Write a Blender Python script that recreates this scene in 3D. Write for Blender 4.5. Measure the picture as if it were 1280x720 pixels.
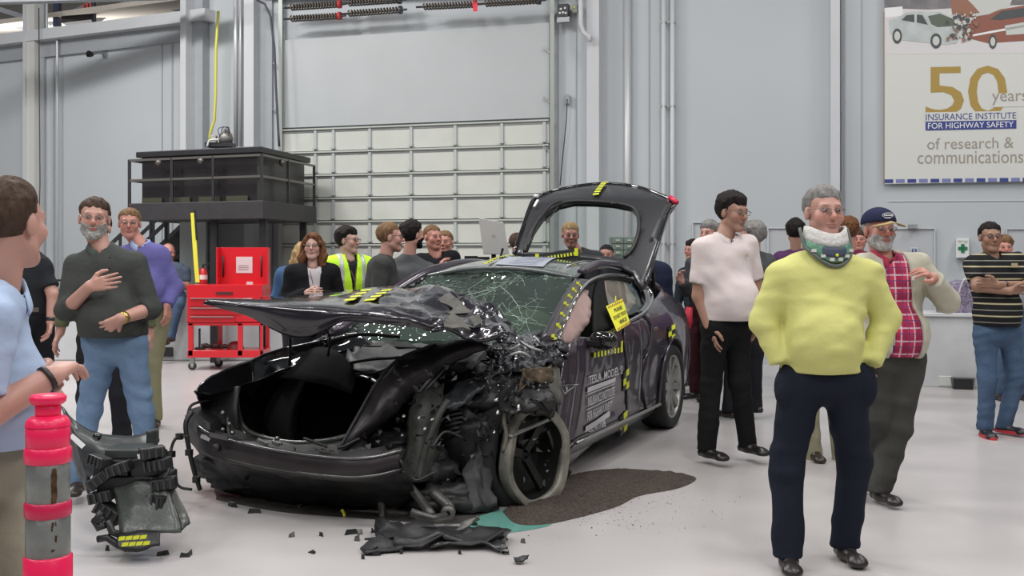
import bpy, math, random
import numpy as np
from mathutils import Vector, Matrix, geometry
for o in list(bpy.data.objects): bpy.data.objects.remove(o)
S = bpy.context.scene
COL = S.collection
random.seed(7)
# ------------------------------------------------------------------ camera, world, lamps, exposure
H, F, YH = 1.45, 1350.0, 320.0          # eye height, focal length in pixels, horizon row of the 1280x720 frame
cam_data = bpy.data.cameras.new('camera'); cam = bpy.data.objects.new('camera', cam_data); COL.objects.link(cam)
cam.location = (0, 0, H); cam.rotation_euler = (math.pi/2, 0, 0)
cam_data.sensor_width = 36; cam_data.lens = F/1280*36; cam_data.shift_y = -(360-YH)/1280
cam_data.clip_end = 200
S.camera = cam
world = bpy.data.worlds.new('world'); S.world = world; world.use_nodes = True
world.node_tree.nodes['Background'].inputs[0].default_value = (.90, .94, 1.0, 1)
world.node_tree.nodes['Background'].inputs[1].default_value = .17
def area(loc, sx, sy, power, col=(1, .985, .97), rot=(0, 0, 0)):
    d = bpy.data.lights.new('hall_and_fill_light', 'AREA'); d.shape = 'RECTANGLE'; d.size = sx; d.size_y = sy; d.energy = power; d.color = col
    o = bpy.data.objects.new('hall_and_fill_light', d); COL.objects.link(o); o.location = loc; o.rotation_euler = rot
    return o
for lx in (-7.5, -2.5, 2.5, 7.5):
    for ly in (-1.5, 4, 9.5):
        area((lx, ly, 8.2), .7, 2.4, 265)
for lx in (-10, -5.5):
    area((lx, 12.2, 7.4), 2.0, .8, 480)  # fill lamps added to brighten the left wall
for lx in (-5, 0, 5):
    area((lx, -3.5, 6.0), 2.4, .6, 50, rot=(math.radians(48), 0, 0))
area((-9, 20.5, 4.6), 3, 1, 160, rot=(math.pi, 0, 0))       # unseen uplight added to brighten the roof of the bay beyond
vs = S.view_settings; vs.view_transform = 'Standard'; vs.look = 'None'; vs.gamma = 1; vs.use_curve_mapping = False
vs.exposure = -0.50

# ------------------------------------------------------------------ materials
MATS = {}
def mat(name, col, rough=.5, metal=0, bump=0, bscale=60, coat=0, var=0, vscale=8, emit=None, spec=None, tint=False, stretch=None):
    if name in MATS: return MATS[name]
    m = bpy.data.materials.new(name); m.use_nodes = True; nt = m.node_tree; b = nt.nodes['Principled BSDF']
    N, L = nt.nodes.new, nt.links.new
    b.inputs['Base Color'].default_value = (*col, 1); b.inputs['Roughness'].default_value = rough; b.inputs['Metallic'].default_value = metal
    if coat: b.inputs['Coat Weight'].default_value = coat; b.inputs['Coat Roughness'].default_value = .04
    if spec is None and rough >= .8: spec = .15
    if spec is not None: b.inputs['Specular IOR Level'].default_value = spec
    tc = N('ShaderNodeTexCoord'); vec = tc.outputs['Object']
    if stretch:
        mp = N('ShaderNodeMapping'); mp.inputs['Scale'].default_value = stretch; L(vec, mp.inputs[0]); vec = mp.outputs[0]
    if var or tint:
        mx = N('ShaderNodeMix'); mx.data_type = 'RGBA'; mx.blend_type = 'MULTIPLY'; mx.inputs[0].default_value = 1
        mx.inputs[6].default_value = (*col, 1)
        if tint:
            at = N('ShaderNodeAttribute'); at.attribute_name = 'Tint'; L(at.outputs['Color'], mx.inputs[7])
        else:
            n = N('ShaderNodeTexNoise'); n.inputs['Scale'].default_value = vscale; n.inputs['Detail'].default_value = 5; L(vec, n.inputs['Vector'])
            r = N('ShaderNodeValToRGB'); L(n.outputs[0], r.inputs[0])
            r.color_ramp.elements[0].position = .3; r.color_ramp.elements[1].position = .7
            r.color_ramp.elements[0].color = (1-var, 1-var, 1-var, 1); r.color_ramp.elements[1].color = (1+var*.3,)*3+(1,)
            L(r.outputs[0], mx.inputs[7])
        L(mx.outputs[2], b.inputs['Base Color'])
    if bump:
        n = N('ShaderNodeTexNoise'); n.inputs['Scale'].default_value = bscale; n.inputs['Detail'].default_value = 4; L(vec, n.inputs['Vector'])
        bp = N('ShaderNodeBump'); bp.inputs['Strength'].default_value = bump; bp.inputs['Distance'].default_value = .02
        L(n.outputs[0], bp.inputs['Height']); L(bp.outputs[0], b.inputs['Normal'])
    if emit: b.inputs['Emission Color'].default_value = (*emit, 1); b.inputs['Emission Strength'].default_value = 1
    MATS[name] = m; return m
def bands(name, base, specs, rough=.85):
    """fabric with repeating bands; specs = [(axis, period, phase, width, colour, strength)]"""
    if name in MATS: return MATS[name]
    m = mat(name, base, rough, bump=.25, bscale=25); nt = m.node_tree; N, L = nt.nodes.new, nt.links.new
    tc = N('ShaderNodeTexCoord'); sp = N('ShaderNodeSeparateXYZ'); L(tc.outputs['Object'], sp.inputs[0])
    prev = None
    for ax, per, ph, w, c, st in specs:
        a = N('ShaderNodeMath'); a.operation = 'MULTIPLY_ADD'; a.inputs[1].default_value = 1/per; a.inputs[2].default_value = ph+50; L(sp.outputs[ax], a.inputs[0])
        f = N('ShaderNodeMath'); f.operation = 'FRACT'; L(a.outputs[0], f.inputs[0])
        g = N('ShaderNodeMath'); g.operation = 'LESS_THAN'; g.inputs[1].default_value = w; L(f.outputs[0], g.inputs[0])
        k = N('ShaderNodeMath'); k.operation = 'MULTIPLY'; k.inputs[1].default_value = st; L(g.outputs[0], k.inputs[0])
        mx = N('ShaderNodeMix'); mx.data_type = 'RGBA'; L(k.outputs[0], mx.inputs[0])
        if prev is None: mx.inputs[6].default_value = (*base, 1)
        else: L(prev, mx.inputs[6])
        mx.inputs[7].default_value = (*c, 1); prev = mx.outputs[2]
    L(prev, nt.nodes['Principled BSDF'].inputs['Base Color']); return m
def glassy(name, tint, refl=.12, rough=.02, keep=.5, bump=0, hi=.9):
    """tinted sheet glass: part see-through, part mirror, `keep` = how much light passes"""
    if name in MATS: return MATS[name]
    m = bpy.data.materials.new(name); m.use_nodes = True; nt = m.node_tree; nt.nodes.clear(); N, L = nt.nodes.new, nt.links.new
    o = N('ShaderNodeOutputMaterial'); t = N('ShaderNodeBsdfTransparent'); t.inputs[0].default_value = tuple(c*keep for c in tint)+(1,)
    g = N('ShaderNodeBsdfGlossy'); g.inputs['Roughness'].default_value = rough; g.inputs[0].default_value = (.9, 1, .93, 1)
    fr = N('ShaderNodeLayerWeight'); fr.inputs[0].default_value = .25
    mr = N('ShaderNodeMapRange'); mr.inputs[3].default_value = refl; mr.inputs[4].default_value = hi if not bump else .42; L(fr.outputs['Fresnel'], mr.inputs[0])
    mx = N('ShaderNodeMixShader'); L(mr.outputs[0], mx.inputs[0]); L(t.outputs[0], mx.inputs[1]); L(g.outputs[0], mx.inputs[2])
    if bump:
        tc = N('ShaderNodeTexCoord'); n = N('ShaderNodeTexVoronoi'); n.inputs['Scale'].default_value = 22; L(tc.outputs['Object'], n.inputs['Vector'])
        n2 = N('ShaderNodeTexNoise'); n2.inputs['Scale'].default_value = 5; L(tc.outputs['Object'], n2.inputs['Vector'])
        ad = N('ShaderNodeMath'); L(n.outputs['Distance'], ad.inputs[0]); L(n2.outputs[0], ad.inputs[1])
        bp = N('ShaderNodeBump'); bp.inputs['Strength'].default_value = bump; bp.inputs['Distance'].default_value = .03
        L(ad.outputs[0], bp.inputs['Height']); L(bp.outputs[0], g.inputs['Normal'])
        d = N('ShaderNodeBsdfDiffuse'); d.inputs[0].default_value = (.30, .42, .33, 1)
        m2 = N('ShaderNodeMixShader'); m2.inputs[0].default_value = .05; L(mx.outputs[0], m2.inputs[1]); L(d.outputs[0], m2.inputs[2]); L(m2.outputs[0], o.inputs[0])
    else: L(mx.outputs[0], o.inputs[0])
    MATS[name] = m; return m

# ------------------------------------------------------------------ mesh helpers
def mesh_obj(name, V, Fc, m, parent=None, smooth=False, loc=None):
    me = bpy.data.meshes.new(name); me.from_pydata([tuple(map(float, v)) for v in V], [], [tuple(int(i) for i in f) for f in Fc]); me.update()
    if smooth: me.polygons.foreach_set('use_smooth', [True]*len(me.polygons))
    if m: me.materials.append(m)
    o = bpy.data.objects.new(name, me); COL.objects.link(o)
    if parent: o.parent = parent
    if loc is not None: o.location = loc
    return o
def tag(o, label=None, cat=None, group=None, kind=None):
    if label: o['label'] = label
    if cat: o['category'] = cat
    if group: o['group'] = group
    if kind: o['kind'] = kind
    return o
def thing(name, label, cat, loc=(0, 0, 0), rz=0, group=None):
    o = bpy.data.objects.new(name, None); COL.objects.link(o); o.location = loc; o.rotation_euler = (0, 0, rz); o.empty_display_size = .1
    return tag(o, label, cat, group)
class MB:
    def __init__(s): s.V = []; s.F = []
    def add(s, V, Fc):
        n = len(s.V); s.V += [tuple(v) for v in V]; s.F += [tuple(i+n for i in f) for f in Fc]; return s
    def box(s, a, b, R=None, c=None):
        x0, y0, z0 = a; x1, y1, z1 = b
        V = [(x0, y0, z0), (x1, y0, z0), (x1, y1, z0), (x0, y1, z0), (x0, y0, z1), (x1, y0, z1), (x1, y1, z1), (x0, y1, z1)]
        if R is not None: V = [tuple(Vector(c)+R @ (Vector(v)-Vector(c))) for v in V]
        return s.add(V, [(0, 3, 2, 1), (4, 5, 6, 7), (0, 1, 5, 4), (1, 2, 6, 5), (2, 3, 7, 6), (3, 0, 4, 7)])
    def bar(s, p, q, w, h=None, up=(0, 0, 1)):
        h = h or w; p = Vector(p); q = Vector(q); d = (q-p).normalized(); u = Vector(up)
        if abs(d.dot(u)) > .98: u = Vector((0, 1, 0))
        a = d.cross(u).normalized()*w/2; b = d.cross(a).normalized()*h/2
        V = [p-a-b, p+a-b, p+a+b, p-a+b, q-a-b, q+a-b, q+a+b, q-a+b]
        return s.add(V, [(0, 3, 2, 1), (4, 5, 6, 7), (0, 1, 5, 4), (1, 2, 6, 5), (2, 3, 7, 6), (3, 0, 4, 7)])
    def tube(s, pts, r, n=8, cap=True):
        pts = [Vector(p) for p in pts]; rr = r if hasattr(r, '__len__') else [r]*len(pts)
        V = []; Fc = []; prev = None
        for i, p in enumerate(pts):
            t = (pts[min(i+1, len(pts)-1)]-pts[max(i-1, 0)]).normalized()
            if prev is None:
                u = Vector((0, 0, 1)) if abs(t.z) < .9 else Vector((1, 0, 0)); a = t.cross(u).normalized()
            else: a = (prev-t*prev.dot(t)).normalized()
            prev = a; b = t.cross(a)
            for k in range(n):
                th = 2*math.pi*k/n; V.append(p+(a*math.cos(th)+b*math.sin(th))*rr[i])
        for i in range(len(pts)-1):
            for k in range(n):
                k2 = (k+1) % n; Fc.append((i*n+k, i*n+k2, (i+1)*n+k2, (i+1)*n+k))
        if cap: Fc += [tuple(range(n))[::-1], tuple((len(pts)-1)*n+k for k in range(n))]
        return s.add(V, Fc)
    def lathe(s, prof, c=(0, 0, 0), n=32, axis='z'):
        V = []; Fc = []
        for r, h in prof:
            for k in range(n):
                th = 2*math.pi*k/n; x, y, z = r*math.cos(th), r*math.sin(th), h
                if axis == 'y': x, y, z = x, z, y
                if axis == 'x': x, y, z = z, x, y
                V.append((c[0]+x, c[1]+y, c[2]+z))
        for i in range(len(prof)-1):
            for k in range(n):
                k2 = (k+1) % n; Fc.append((i*n+k, i*n+k2, (i+1)*n+k2, (i+1)*n+k))
        return s.add(V, Fc)
    def build(s, name, m, parent=None, smooth=False, bevel=0):
        o = mesh_obj(name, s.V, s.F, m, parent, smooth)
        if bevel:
            b = o.modifiers.new('bevel', 'BEVEL'); b.width = bevel; b.segments = 2; b.limit_method = 'ANGLE'
        return o
def cr(pts, n=6):
    """smooth curve through points"""
    P = [Vector(p) for p in pts]; P = [P[0]*2-P[1]]+P+[P[-1]*2-P[-2]]; out = []
    for i in range(1, len(P)-2):
        for k in range(n):
            t = k/n; a, b, c, d = P[i-1:i+3]
            out.append(.5*((2*b)+(c-a)*t+(2*a-5*b+4*c-d)*t*t+(3*b-a-3*c+d)*t**3))
    return out+[P[-2]]
def W(px, py, D):                      # point seen at a pixel at depth D
    return Vector(((px-640)/F*D, D, H-(py-YH)/F*D))
def hit(px, py, P, n):                 # sight line meets a plane
    dr = Vector(((px-640)/F, 1, -(py-YH)/F)); o = Vector((0, 0, H)); n = Vector(n)
    return o+dr*((Vector(P)-o).dot(n)/dr.dot(n))
def vnoise(p, seed=0):                 # cheap smooth numpy noise, p (N,3)
    r = np.random.RandomState(seed); out = 0; amp = 1
    for o in range(4):
        for k in range(3):
            n = r.normal(size=3); n /= np.linalg.norm(n); m = r.normal(size=3)
            out = out+amp*np.sin((p@n)*2**o*1.7+1.3*np.sin((p@m)*2**o*.9+r.rand()*6)+r.rand()*6)/3
        amp *= .55
    return out
def grid_patch(rows, nu=8, nv=6, amp=0, freq=8, seed=1, ampf=None):
    """smooth sheet through a grid of control points, crumpled by folded noise"""
    R = [cr(r, nu) for r in rows]; m = len(R[0]); cols = [cr([R[i][j] for i in range(len(R))], nv) for j in range(m)]
    P = np.array([[tuple(v) for v in c] for c in cols]); q = P.reshape(-1, 3)
    if amp:
        d = np.stack([vnoise(q*freq, seed+i) for i in range(3)], 1); d = np.abs(d)*1.4-.7
        a = amp if ampf is None else amp*np.clip(ampf(np.repeat(np.linspace(0, 1, P.shape[0]), P.shape[1])), 0, 3)[:, None]
        q = q+d*a
    n2 = P.shape[1]; Fc = [(i*n2+j, (i+1)*n2+j, (i+1)*n2+j+1, i*n2+j+1) for i in range(P.shape[0]-1) for j in range(n2-1)]
    return q, Fc
def solid(o, t, off=-1):
    s = o.modifiers.new('thickness', 'SOLIDIFY'); s.thickness = t; s.offset = off; return o
def tri2d(outline, holes=(), sp=.08):
    """triangulated flat sheet with inner points; returns 2-D verts, triangles"""
    V = []; E = []
    def loop(L):
        n0 = len(V); pts = []
        for i in range(len(L)):
            a, b = Vector(L[i]), Vector(L[(i+1) % len(L)]); k = max(1, int((b-a).length/sp))
            pts += [a+(b-a)*j/k for j in range(k)]
        V.extend(pts); n = len(pts); E.extend([(n0+i, n0+(i+1) % n) for i in range(n)]); return pts
    lo = loop(outline); lh = [loop(h) for h in holes]
    A = np.array([tuple(v) for v in lo])
    def inside(P, L):
        L = np.array([tuple(v) for v in L]); c = np.zeros(len(P), bool); j = len(L)-1
        for i in range(len(L)):
            yi, yj = L[i, 1], L[j, 1]
            with np.errstate(all='ignore'):
                c ^= ((yi > P[:, 1]) != (yj > P[:, 1])) & (P[:, 0] < (L[j, 0]-L[i, 0])*(P[:, 1]-yi)/(yj-yi)+L[i, 0])
            j = i
        return c
    x0, y0 = A.min(0); x1, y1 = A.max(0)
    gx, gy = np.meshgrid(np.arange(x0+sp/2, x1, sp), np.arange(y0+sp/2, y1, sp)); G = np.stack([gx.ravel(), gy.ravel()], 1)
    k = inside(G, lo)
    for h in lh: k &= ~inside(G, h)
    allb = np.array([tuple(v) for v in V])
    G = G[k]
    if len(G):
        dm = np.min(((G[:, None]-allb[None])**2).sum(2), 1); G = G[dm > (sp*.45)**2]
    V.extend([Vector(g) for g in G])
    v, e, f, *_ = geometry.delaunay_2d_cdt(V, E, [], 0, 1e-6)
    v = np.array([tuple(q) for q in v]); f = [t for t in f if len(t) == 3]
    cen = np.array([v[list(t)].mean(0) for t in f]); k = inside(cen, lo)
    for h in lh: k &= ~inside(cen, h)
    return v, [t for t, q in zip(f, k) if q]
def text_mesh(s, bold=0):
    c = bpy.data.curves.new('t', 'FONT'); c.body = s; c.size = 1; c.resolution_u = 3; c.offset = bold
    o = bpy.data.objects.new('t', c); COL.objects.link(o); bpy.context.view_layer.update()
    me = bpy.data.meshes.new_from_object(o); V = np.array([tuple(v.co) for v in me.vertices]); Fc = [tuple(p.vertices) for p in me.polygons]
    bpy.data.objects.remove(o); bpy.data.meshes.remove(me)
    V[:, 0] -= V[:, 0].min(); return V, Fc
def text_on(s, fn, name, m, parent, ytop=None, bold=0):
    """letters laid on a surface: fn(u, v) with u 0..1 along the line, v 0..1 over the letter height"""
    V, Fc = text_mesh(s, bold); w = V[:, 0].max(); h0 = V[:, 1].min() if ytop is None else 0; h = V[:, 1].max()-h0
    return mesh_obj(name, [fn(x/w, (y-h0)/h) for x, y, z in V], Fc, m, parent)
# ------------------------------------------------------------------ the hall
WHITE = mat('wall_paint', (.462, .492, .512), .55, var=.05, vscale=.6, bump=.04, bscale=6)
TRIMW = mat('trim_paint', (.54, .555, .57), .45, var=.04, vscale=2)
GREYT = mat('grey_paint_and_shade', (.33, .35, .37), .5, var=.05)  # grey parts and seams, also shade put into the column recesses
CREAM = mat('door_cream_paint', (.56, .575, .53), .45, var=.06, vscale=3)
STEEL = mat('galvanised_steel', (.36, .38, .38), .4, .6, var=.2, vscale=20)
BLACKM = mat('black_satin_metal', (.022, .021, .024), .45, .1, var=.2, vscale=6)
floorm = mat('epoxy_floor', (.48, .455, .45), .28, var=.10, vscale=1.1, bump=.02, bscale=4)
def wallY(X): return 15.5-.309*X
WN = Vector((-.309, -1, 0)).normalized()         # wall normal, towards the hall
WE = Vector((1, -.309, 0)).normalized()          # along the wall, to the right
WP0 = Vector((0, 15.5, 0))
def wp(px, py, off=0): return hit(px, py, WP0+WN*off, WN)
KX = wp(262, 300)                                # where the left bay starts
LN = Vector((-.48, -1, 0)).normalized(); LE = Vector((1, -.48, 0)).normalized(); LP0 = Vector((KX.x, KX.y, 0))
def lp(px, py, off=0): return hit(px, py, LP0+LN*off, LN)
mb = MB(); mb.box((-16, -5, -.12), (12, 28, 0)); tag(mb.build('floor', floorm), 'pale grey pink epoxy hall floor', kind='structure')
def slab(P, n, e, x0, x1, z0, z1, t=.15):
    P = Vector(P); V = []
    for z in (z0, z1):
        for a, b in ((x0, 0), (x1, 0), (x1, -t), (x0, -t)): v = P+e*a+n*b; V.append((v.x, v.y, z))
    return V, [(0, 3, 2, 1), (4, 5, 6, 7), (0, 1, 5, 4), (1, 2, 6, 5), (2, 3, 7, 6), (3, 0, 4, 7)]
mb = MB(); mb.add(*slab(KX-Vector((0, 0, KX.z)), WN, WE, 0, 16, 0, 7.6)); wb = mb.build('wall_back', WHITE); tag(wb, 'light grey painted back wall', kind='structure')
topz = H+(YH-28)/F*lp(240, 28).y-.02
mb = MB(); mb.add(*slab(LP0, LN, LE, -7, 0, 0, topz)); wl = mb.build('wall_left', WHITE); tag(wl, 'light grey wall of the left bay', kind='structure')
# strips standing proud of the wall: pixel columns x0..x1 in the photo, thickness t
def strip(x0, x1, y0, y1, t, m, name='trim_1', f=None, base=0, parent=None):
    f = f or wp
    a, b = f(x0, 300, base), f(x1, 300, base); n = WN if f is wp else LN
    z1 = H+(YH-y0)/F*a.y; z0 = H+(YH-y1)/F*a.y
    mb = MB(); V = []
    for z in (max(z0, .0), z1):
        for p, o in ((a, 0), (b, 0), (b, t), (a, t)): q = p+n*o; V.append((q.x, q.y, z))
    mb.add(V, [(0, 1, 2, 3), (4, 7, 6, 5), (0, 4, 5, 1), (1, 5, 6, 2), (2, 6, 7, 3), (3, 7, 4, 0)])
    o = mb.build(name, m, parent)
    if name.startswith(('trim', 'column', 'door', 'wall')) and not parent: o['kind'] = 'structure'
    return o
TRI = [0]
def trim(x0, x1, t=.05, m=None, y0=-120, y1=600, f=None):
    TRI[0] += 1; return strip(x0, x1, y0, y1, t, m or TRIMW, 'trim_%d' % TRI[0], f)
# columns
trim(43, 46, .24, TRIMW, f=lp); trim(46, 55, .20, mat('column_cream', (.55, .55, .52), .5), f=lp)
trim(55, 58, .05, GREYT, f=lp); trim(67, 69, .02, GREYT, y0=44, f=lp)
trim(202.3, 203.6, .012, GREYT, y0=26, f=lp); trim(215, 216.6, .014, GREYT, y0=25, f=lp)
trim(242, 249, .30, TRIMW, y0=-60, f=lp); trim(249, 262, .16, GREYT, y0=-60, f=lp)  # grey strip in the recess: its shade is put into the colour
trim(316, 328, .26, TRIMW); trim(328, 344, .10, GREYT); trim(344, 351, .05, WHITE)  # recess beside the flange again has painted shade
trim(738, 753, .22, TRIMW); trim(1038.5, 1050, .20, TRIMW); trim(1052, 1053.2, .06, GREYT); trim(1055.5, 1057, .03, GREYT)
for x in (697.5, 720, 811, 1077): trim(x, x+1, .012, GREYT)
# eaves beam of the left bay and roof beyond it
mb = MB(); mb.add(*slab(LP0+LN*.22, LN, LE, -7, .1, topz-.02, topz+.16, .4)); tag(mb.build('trim_60', TRIMW), kind='structure')
mb = MB(); mb.add(*slab(LP0+LN*.06, LN, LE, -7, 0, topz-.28, topz-.02, .2)); tag(mb.build('trim_61', GREYT), kind='structure')
INS = mat('roof_insulation', (.62, .57, .50), .8, var=.1, vscale=1.5)
mb = MB(); mb.add([(-16, 22.9, 5.75), (-4.6, 17.35, 5.75), (-4.6, 26, 7.2), (-16, 28, 7.4)], [(0, 3, 2, 1)]); c = mb.build('ceiling', INS); solid(c, .08, 1); tag(c, 'cream insulated roof lining', kind='structure')
mb = MB(); mb.box((-16, 27.5, 0), (-3, 27.7, 8)); tag(mb.build('wall_far', INS), 'cream wall of the bay beyond', kind='structure')
for i, (a, b) in enumerate((((0, 12, 20), (45, 26, 20)), ((-20, 20, 21), (44, 40, 20.5)), ((110, 34, 20), (170, -6, 20.5)), ((160, -4, 20), (240, 16, 19.5)), ((60, 30, 20), (120, 2, 20.5)))):
    mb = MB(); mb.bar(W(*a), W(*b), .07, .09); t = mb.build('trim_%d' % (62+i), mat('roof_steel', (.40, .42, .46), .5)); t['kind'] = 'structure'
mb = MB(); mb.bar(W(-60, -3, 16.4), W(262, -12, 16.0), .16, .22); tag(mb.build('trim_70', GREYT), 'grey crane beam under the roof', kind='structure')
hs = thing('hoist_motor', 'dark hoist motor with red ends hanging above the left wall beam', 'hoist', W(98, 26, 19.2))
mb = MB(); mb.add(*(lambda q: (q, [(0, 3, 2, 1), (4, 5, 6, 7), (0, 1, 5, 4), (1, 2, 6, 5), (2, 3, 7, 6), (3, 0, 4, 7)]))([tuple(Vector(v)) for v in ((-.26, -.1, -.06), (.26, -.1, .0), (.26, .15, .0), (-.26, .15, -.06), (-.26, -.1, .06), (.2, -.1, .16), (.2, .15, .16), (-.26, .15, .06))])); mb.build('housing', mat('hoist_brown', (.06, .055, .05), .6, bump=.3), hs)
for k in range(3):
    mb = MB(); mb.box((.12+k*.06, -.12, .17), (.155+k*.06, .1, .27+k*.02)); mb.build('red_cap', mat('red_paint_dull', (.45, .05, .04), .5), hs)
for hx_ in ((-.42, -.32), (.27, .3)):
    mb = MB(); mb.box((hx_[0], -.08, -.12), (hx_[1], .05, .36)); mb.build('hanger', mat('dark_blue_steel', (.05, .06, .12), .5), hs)
# pipes and conduits on the wall
CN = mat('conduit_grey', (.50, .51, .52), .35, .2)
def pipe(pts, r, m, name='conduit_pipe', label=None, group=None, f=None, off=.08, n=8, cat='pipe'):
    f = f or wp; P = [f(x, y, off if len(q) == 0 else q[0]) for x, y, *q in pts]
    mb = MB(); mb.tube(P, r, n); o = mb.build(name, m, None, True); return tag(o, label, cat, group)
pipe([(58.5, -60), (58.5, 36), (60, 40), (70, 44), (71.5, 50), (71.5, 560)], .022, CN, label='bent grey conduit stepping outwards beside the leftmost column', f=lp, off=.12)
pipe([(48.5, 10), (49, 90), (50, 230), (48, 300)], .010, mat('cable_dark', (.06, .06, .08), .6), 'power_cable', 'thin dark cable running down the leftmost column', f=lp, off=.28, cat='cable')
pipe([(294.5, -60), (295, 183)], .036, CN, label='thick white conduit rising from the black booth, leftmost of three', off=.2)
pipe([(300.5, -60), (301, 183)], .022, CN, label='slim conduit just right of the thick white conduit above the booth', off=.2)
pipe([(308.5, -60), (309, 560)], .026, GREYT, label='darker grey conduit nearest the broad column above the booth', off=.05)
pipe([(784.5, -60), (784.5, 560)], .05, CN, label='wide conduit between the pale column and the clamped pipe pair', off=.05)
for i, x in enumerate((829.5, 840.5)):
    o = pipe([(x, -60), (x, 560)], .033, TRIMW, 'wall_pipe', ('left' if i == 0 else 'right')+' pipe of the clamped white pair on the back wall', 'clamped wall pipes', off=.09)
    mb = MB()
    for y in (133, 28, 305): mb.bar(wp(x-3.4, y, .07), wp(x+3.4, y, .07), .10, .03)
    mb.build('clamp', STEEL, o)
pipe([(725.5, -60), (726, 30), (729, 40), (737, 46), (737, 52)], .035, TRIMW, label='white pipe curving into the column right of the opener box', off=.3)
hose = pipe([(273, 14), (270, 60), (269.5, 120), (268, 150), (263, 165), (261, 180)], .022, mat('yellow_hose', (.62, .60, .10), .5), 'air_hose', 'yellow hose hanging down the recess above the black booth', off=.34, cat='hose')
pipe([(321, 0), (331, 5), (338, 20), (343, 60), (345, 110), (348, 168), (349, 183)], .018, mat('cable_dark', (.06, .06, .08), .6), 'power_cable', 'dark cable arching down the left side of the garage door', off=.3, cat='cable')
pipe([(709, 124), (708, 150), (704, 190), (700, 232)], .008, mat('cable_dark', (.06, .06, .08), .6), 'pull_cord', 'thin dark cord hanging from a wall bracket right of the garage door', off=.1, cat='cord')
mb = MB(); mb.bar(wp(709, 118, .05), wp(709, 130, .05), .05, .1); tag(mb.build('cord_bracket', STEEL), 'small bracket holding the cord right of the garage door', 'bracket')
# right part of the wall: shallow ledge and flush doors
mb = MB(); mb.bar(wp(1110, 251.5, .005), wp(1500, 249, .005), .01, .015); tag(mb.build('trim_80', TRIMW), kind='structure')
for i, (x0, x1, yt) in enumerate(((1112, 1168.5, 285.5), (866, 934, 278), (960, 1000, 285), (1258, 1320, 286))):
    d = strip(x0, x1, yt, 560, .02, mat('flush_door_paint', (.44, .455, .475), .5), 'door_%d' % (i+2))
    a, b = wp(x0, yt, .035), wp(x1, yt, .035); f_ = MB()
    f_.bar(a, b, .022, .015)
    for q in (a, b): f_.bar(q, (q.x, q.y, 0), .015, .022, up=WN)
    f_.build('door_frame', TRIMW, d)
    if i == 0:
        mb = MB(); mb.bar(wp(1135, 283.2, .08), wp(1147, 283, .08), .06, .05); mb.build('door_closer', STEEL, d)
# ------------------------------------------------------------------ the sectional garage door
gd = bpy.data.objects.new('door_1', None); COL.objects.link(gd); tag(gd, 'cream sectional garage door with galvanised struts', kind='structure')
gl, gr_ = 352, 688
yl = [163, 190.5, 217, 248, 277.5, 307, 334, 362, 392]; 
zrow = [wp(gl, y).z for y in yl]
dz = (zrow[0]-zrow[6])/6; zz = [zrow[0]-dz*k for k in range(14)]; zz = [z for z in zz if z > .02]+[0.01]
A, B = wp(gl, 300), wp(gr_, 300)
def dpt(u, z, off): q = A+(B-A)*u+WN*off; return Vector((q.x, q.y, z))
for k in range(len(zz)-1):
    z1, z0 = zz[k], zz[k+1]; mb = MB(); P = [dpt(0, z0+.012, .02), dpt(1, z0+.012, .02), dpt(1, z1, .02), dpt(0, z1, .02)]
    P += [p+WN*.05 for p in P]; mb.add(P, [(0, 1, 2, 3), (7, 6, 5, 4), (4, 5, 1, 0), (5, 6, 2, 1), (6, 7, 3, 2), (7, 4, 0, 3)])
    mb.build('door_section', CREAM, gd)
    mb = MB(); mb.bar(dpt(0, z1-.012, .085), dpt(1, z1-.012, .085), .05, .022); mb.build('section_rail', mat('rail_green_grey', (.46, .49, .45), .5), gd)
    mb = MB(); mb.bar(dpt(0, z1-.05, .074), dpt(1, z1-.05, .074), .016, .012); mb.build('rail_lip', STEEL, gd)
    if z0 > .35:
        for px in (359, 403, 456, 510.5, 567, 626, 679.5):
            u = (wp(px, 250)-A).length/(B-A).length; mb = MB(); mb.bar(dpt(u, z0+.02, .085), dpt(u, z1-.03, .085), .042, .02, up=WN)
            mb.bar(dpt(u, z0+.03, .1), dpt(u, z0+.06, .1), .06, .05, up=WN); mb.build('strut', mat('strut_steel', (.46, .49, .49), .45, .2), gd)
for px in (351, 690):
    mb = MB(); q = wp(px, 300, .1); mb.bar((q.x, q.y, 0), (q.x, q.y, 6.5), .06, .08); mb.build('track', mat('track_steel', (.36, .38, .36), .4, .5), gd)
    for z in (2.2, 2.9, 3.6, 4.3):
        mb = MB(); mb.bar((q.x, q.y, z), (q.x-.12, q.y+.04, z+.1), .03, .02); mb.build('track_bracket', STEEL, gd)
# curtain panel above the door (raised headroom panel) and the shaft with springs
mb = MB(); P = [dpt(.0, zz[0]+.03, .03), dpt(1, zz[0]+.03, .03), dpt(1, 4.75, .03), dpt(0, 4.75, .03)]; P += [p+WN*.03 for p in P]
mb.add(P, [(0, 1, 2, 3), (7, 6, 5, 4), (4, 5, 1, 0), (5, 6, 2, 1), (6, 7, 3, 2), (7, 4, 0, 3)]); tag(mb.build('wall_header', mat('header_panel', (.45, .47, .48), .4, var=.06, vscale=1.2)), 'smooth grey panel above the garage door', kind='structure')
mb = MB(); mb.bar(wp(330, -16, .15), wp(735, -26, .15), .12, .3); tag(mb.build('trim_81', GREYT), kind='structure')
SPR = mat('spring_brown', (.12, .10, .08), .45, .5)
spr = [(364, 423, 9.5, 5.5), (364, 423, 23.5, 20), (436, 498, 4, 0), (436, 499, 17, 12.5), (530, 592, 8.5, 5.5), (607, 672, 4.5, 0.5)]
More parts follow.
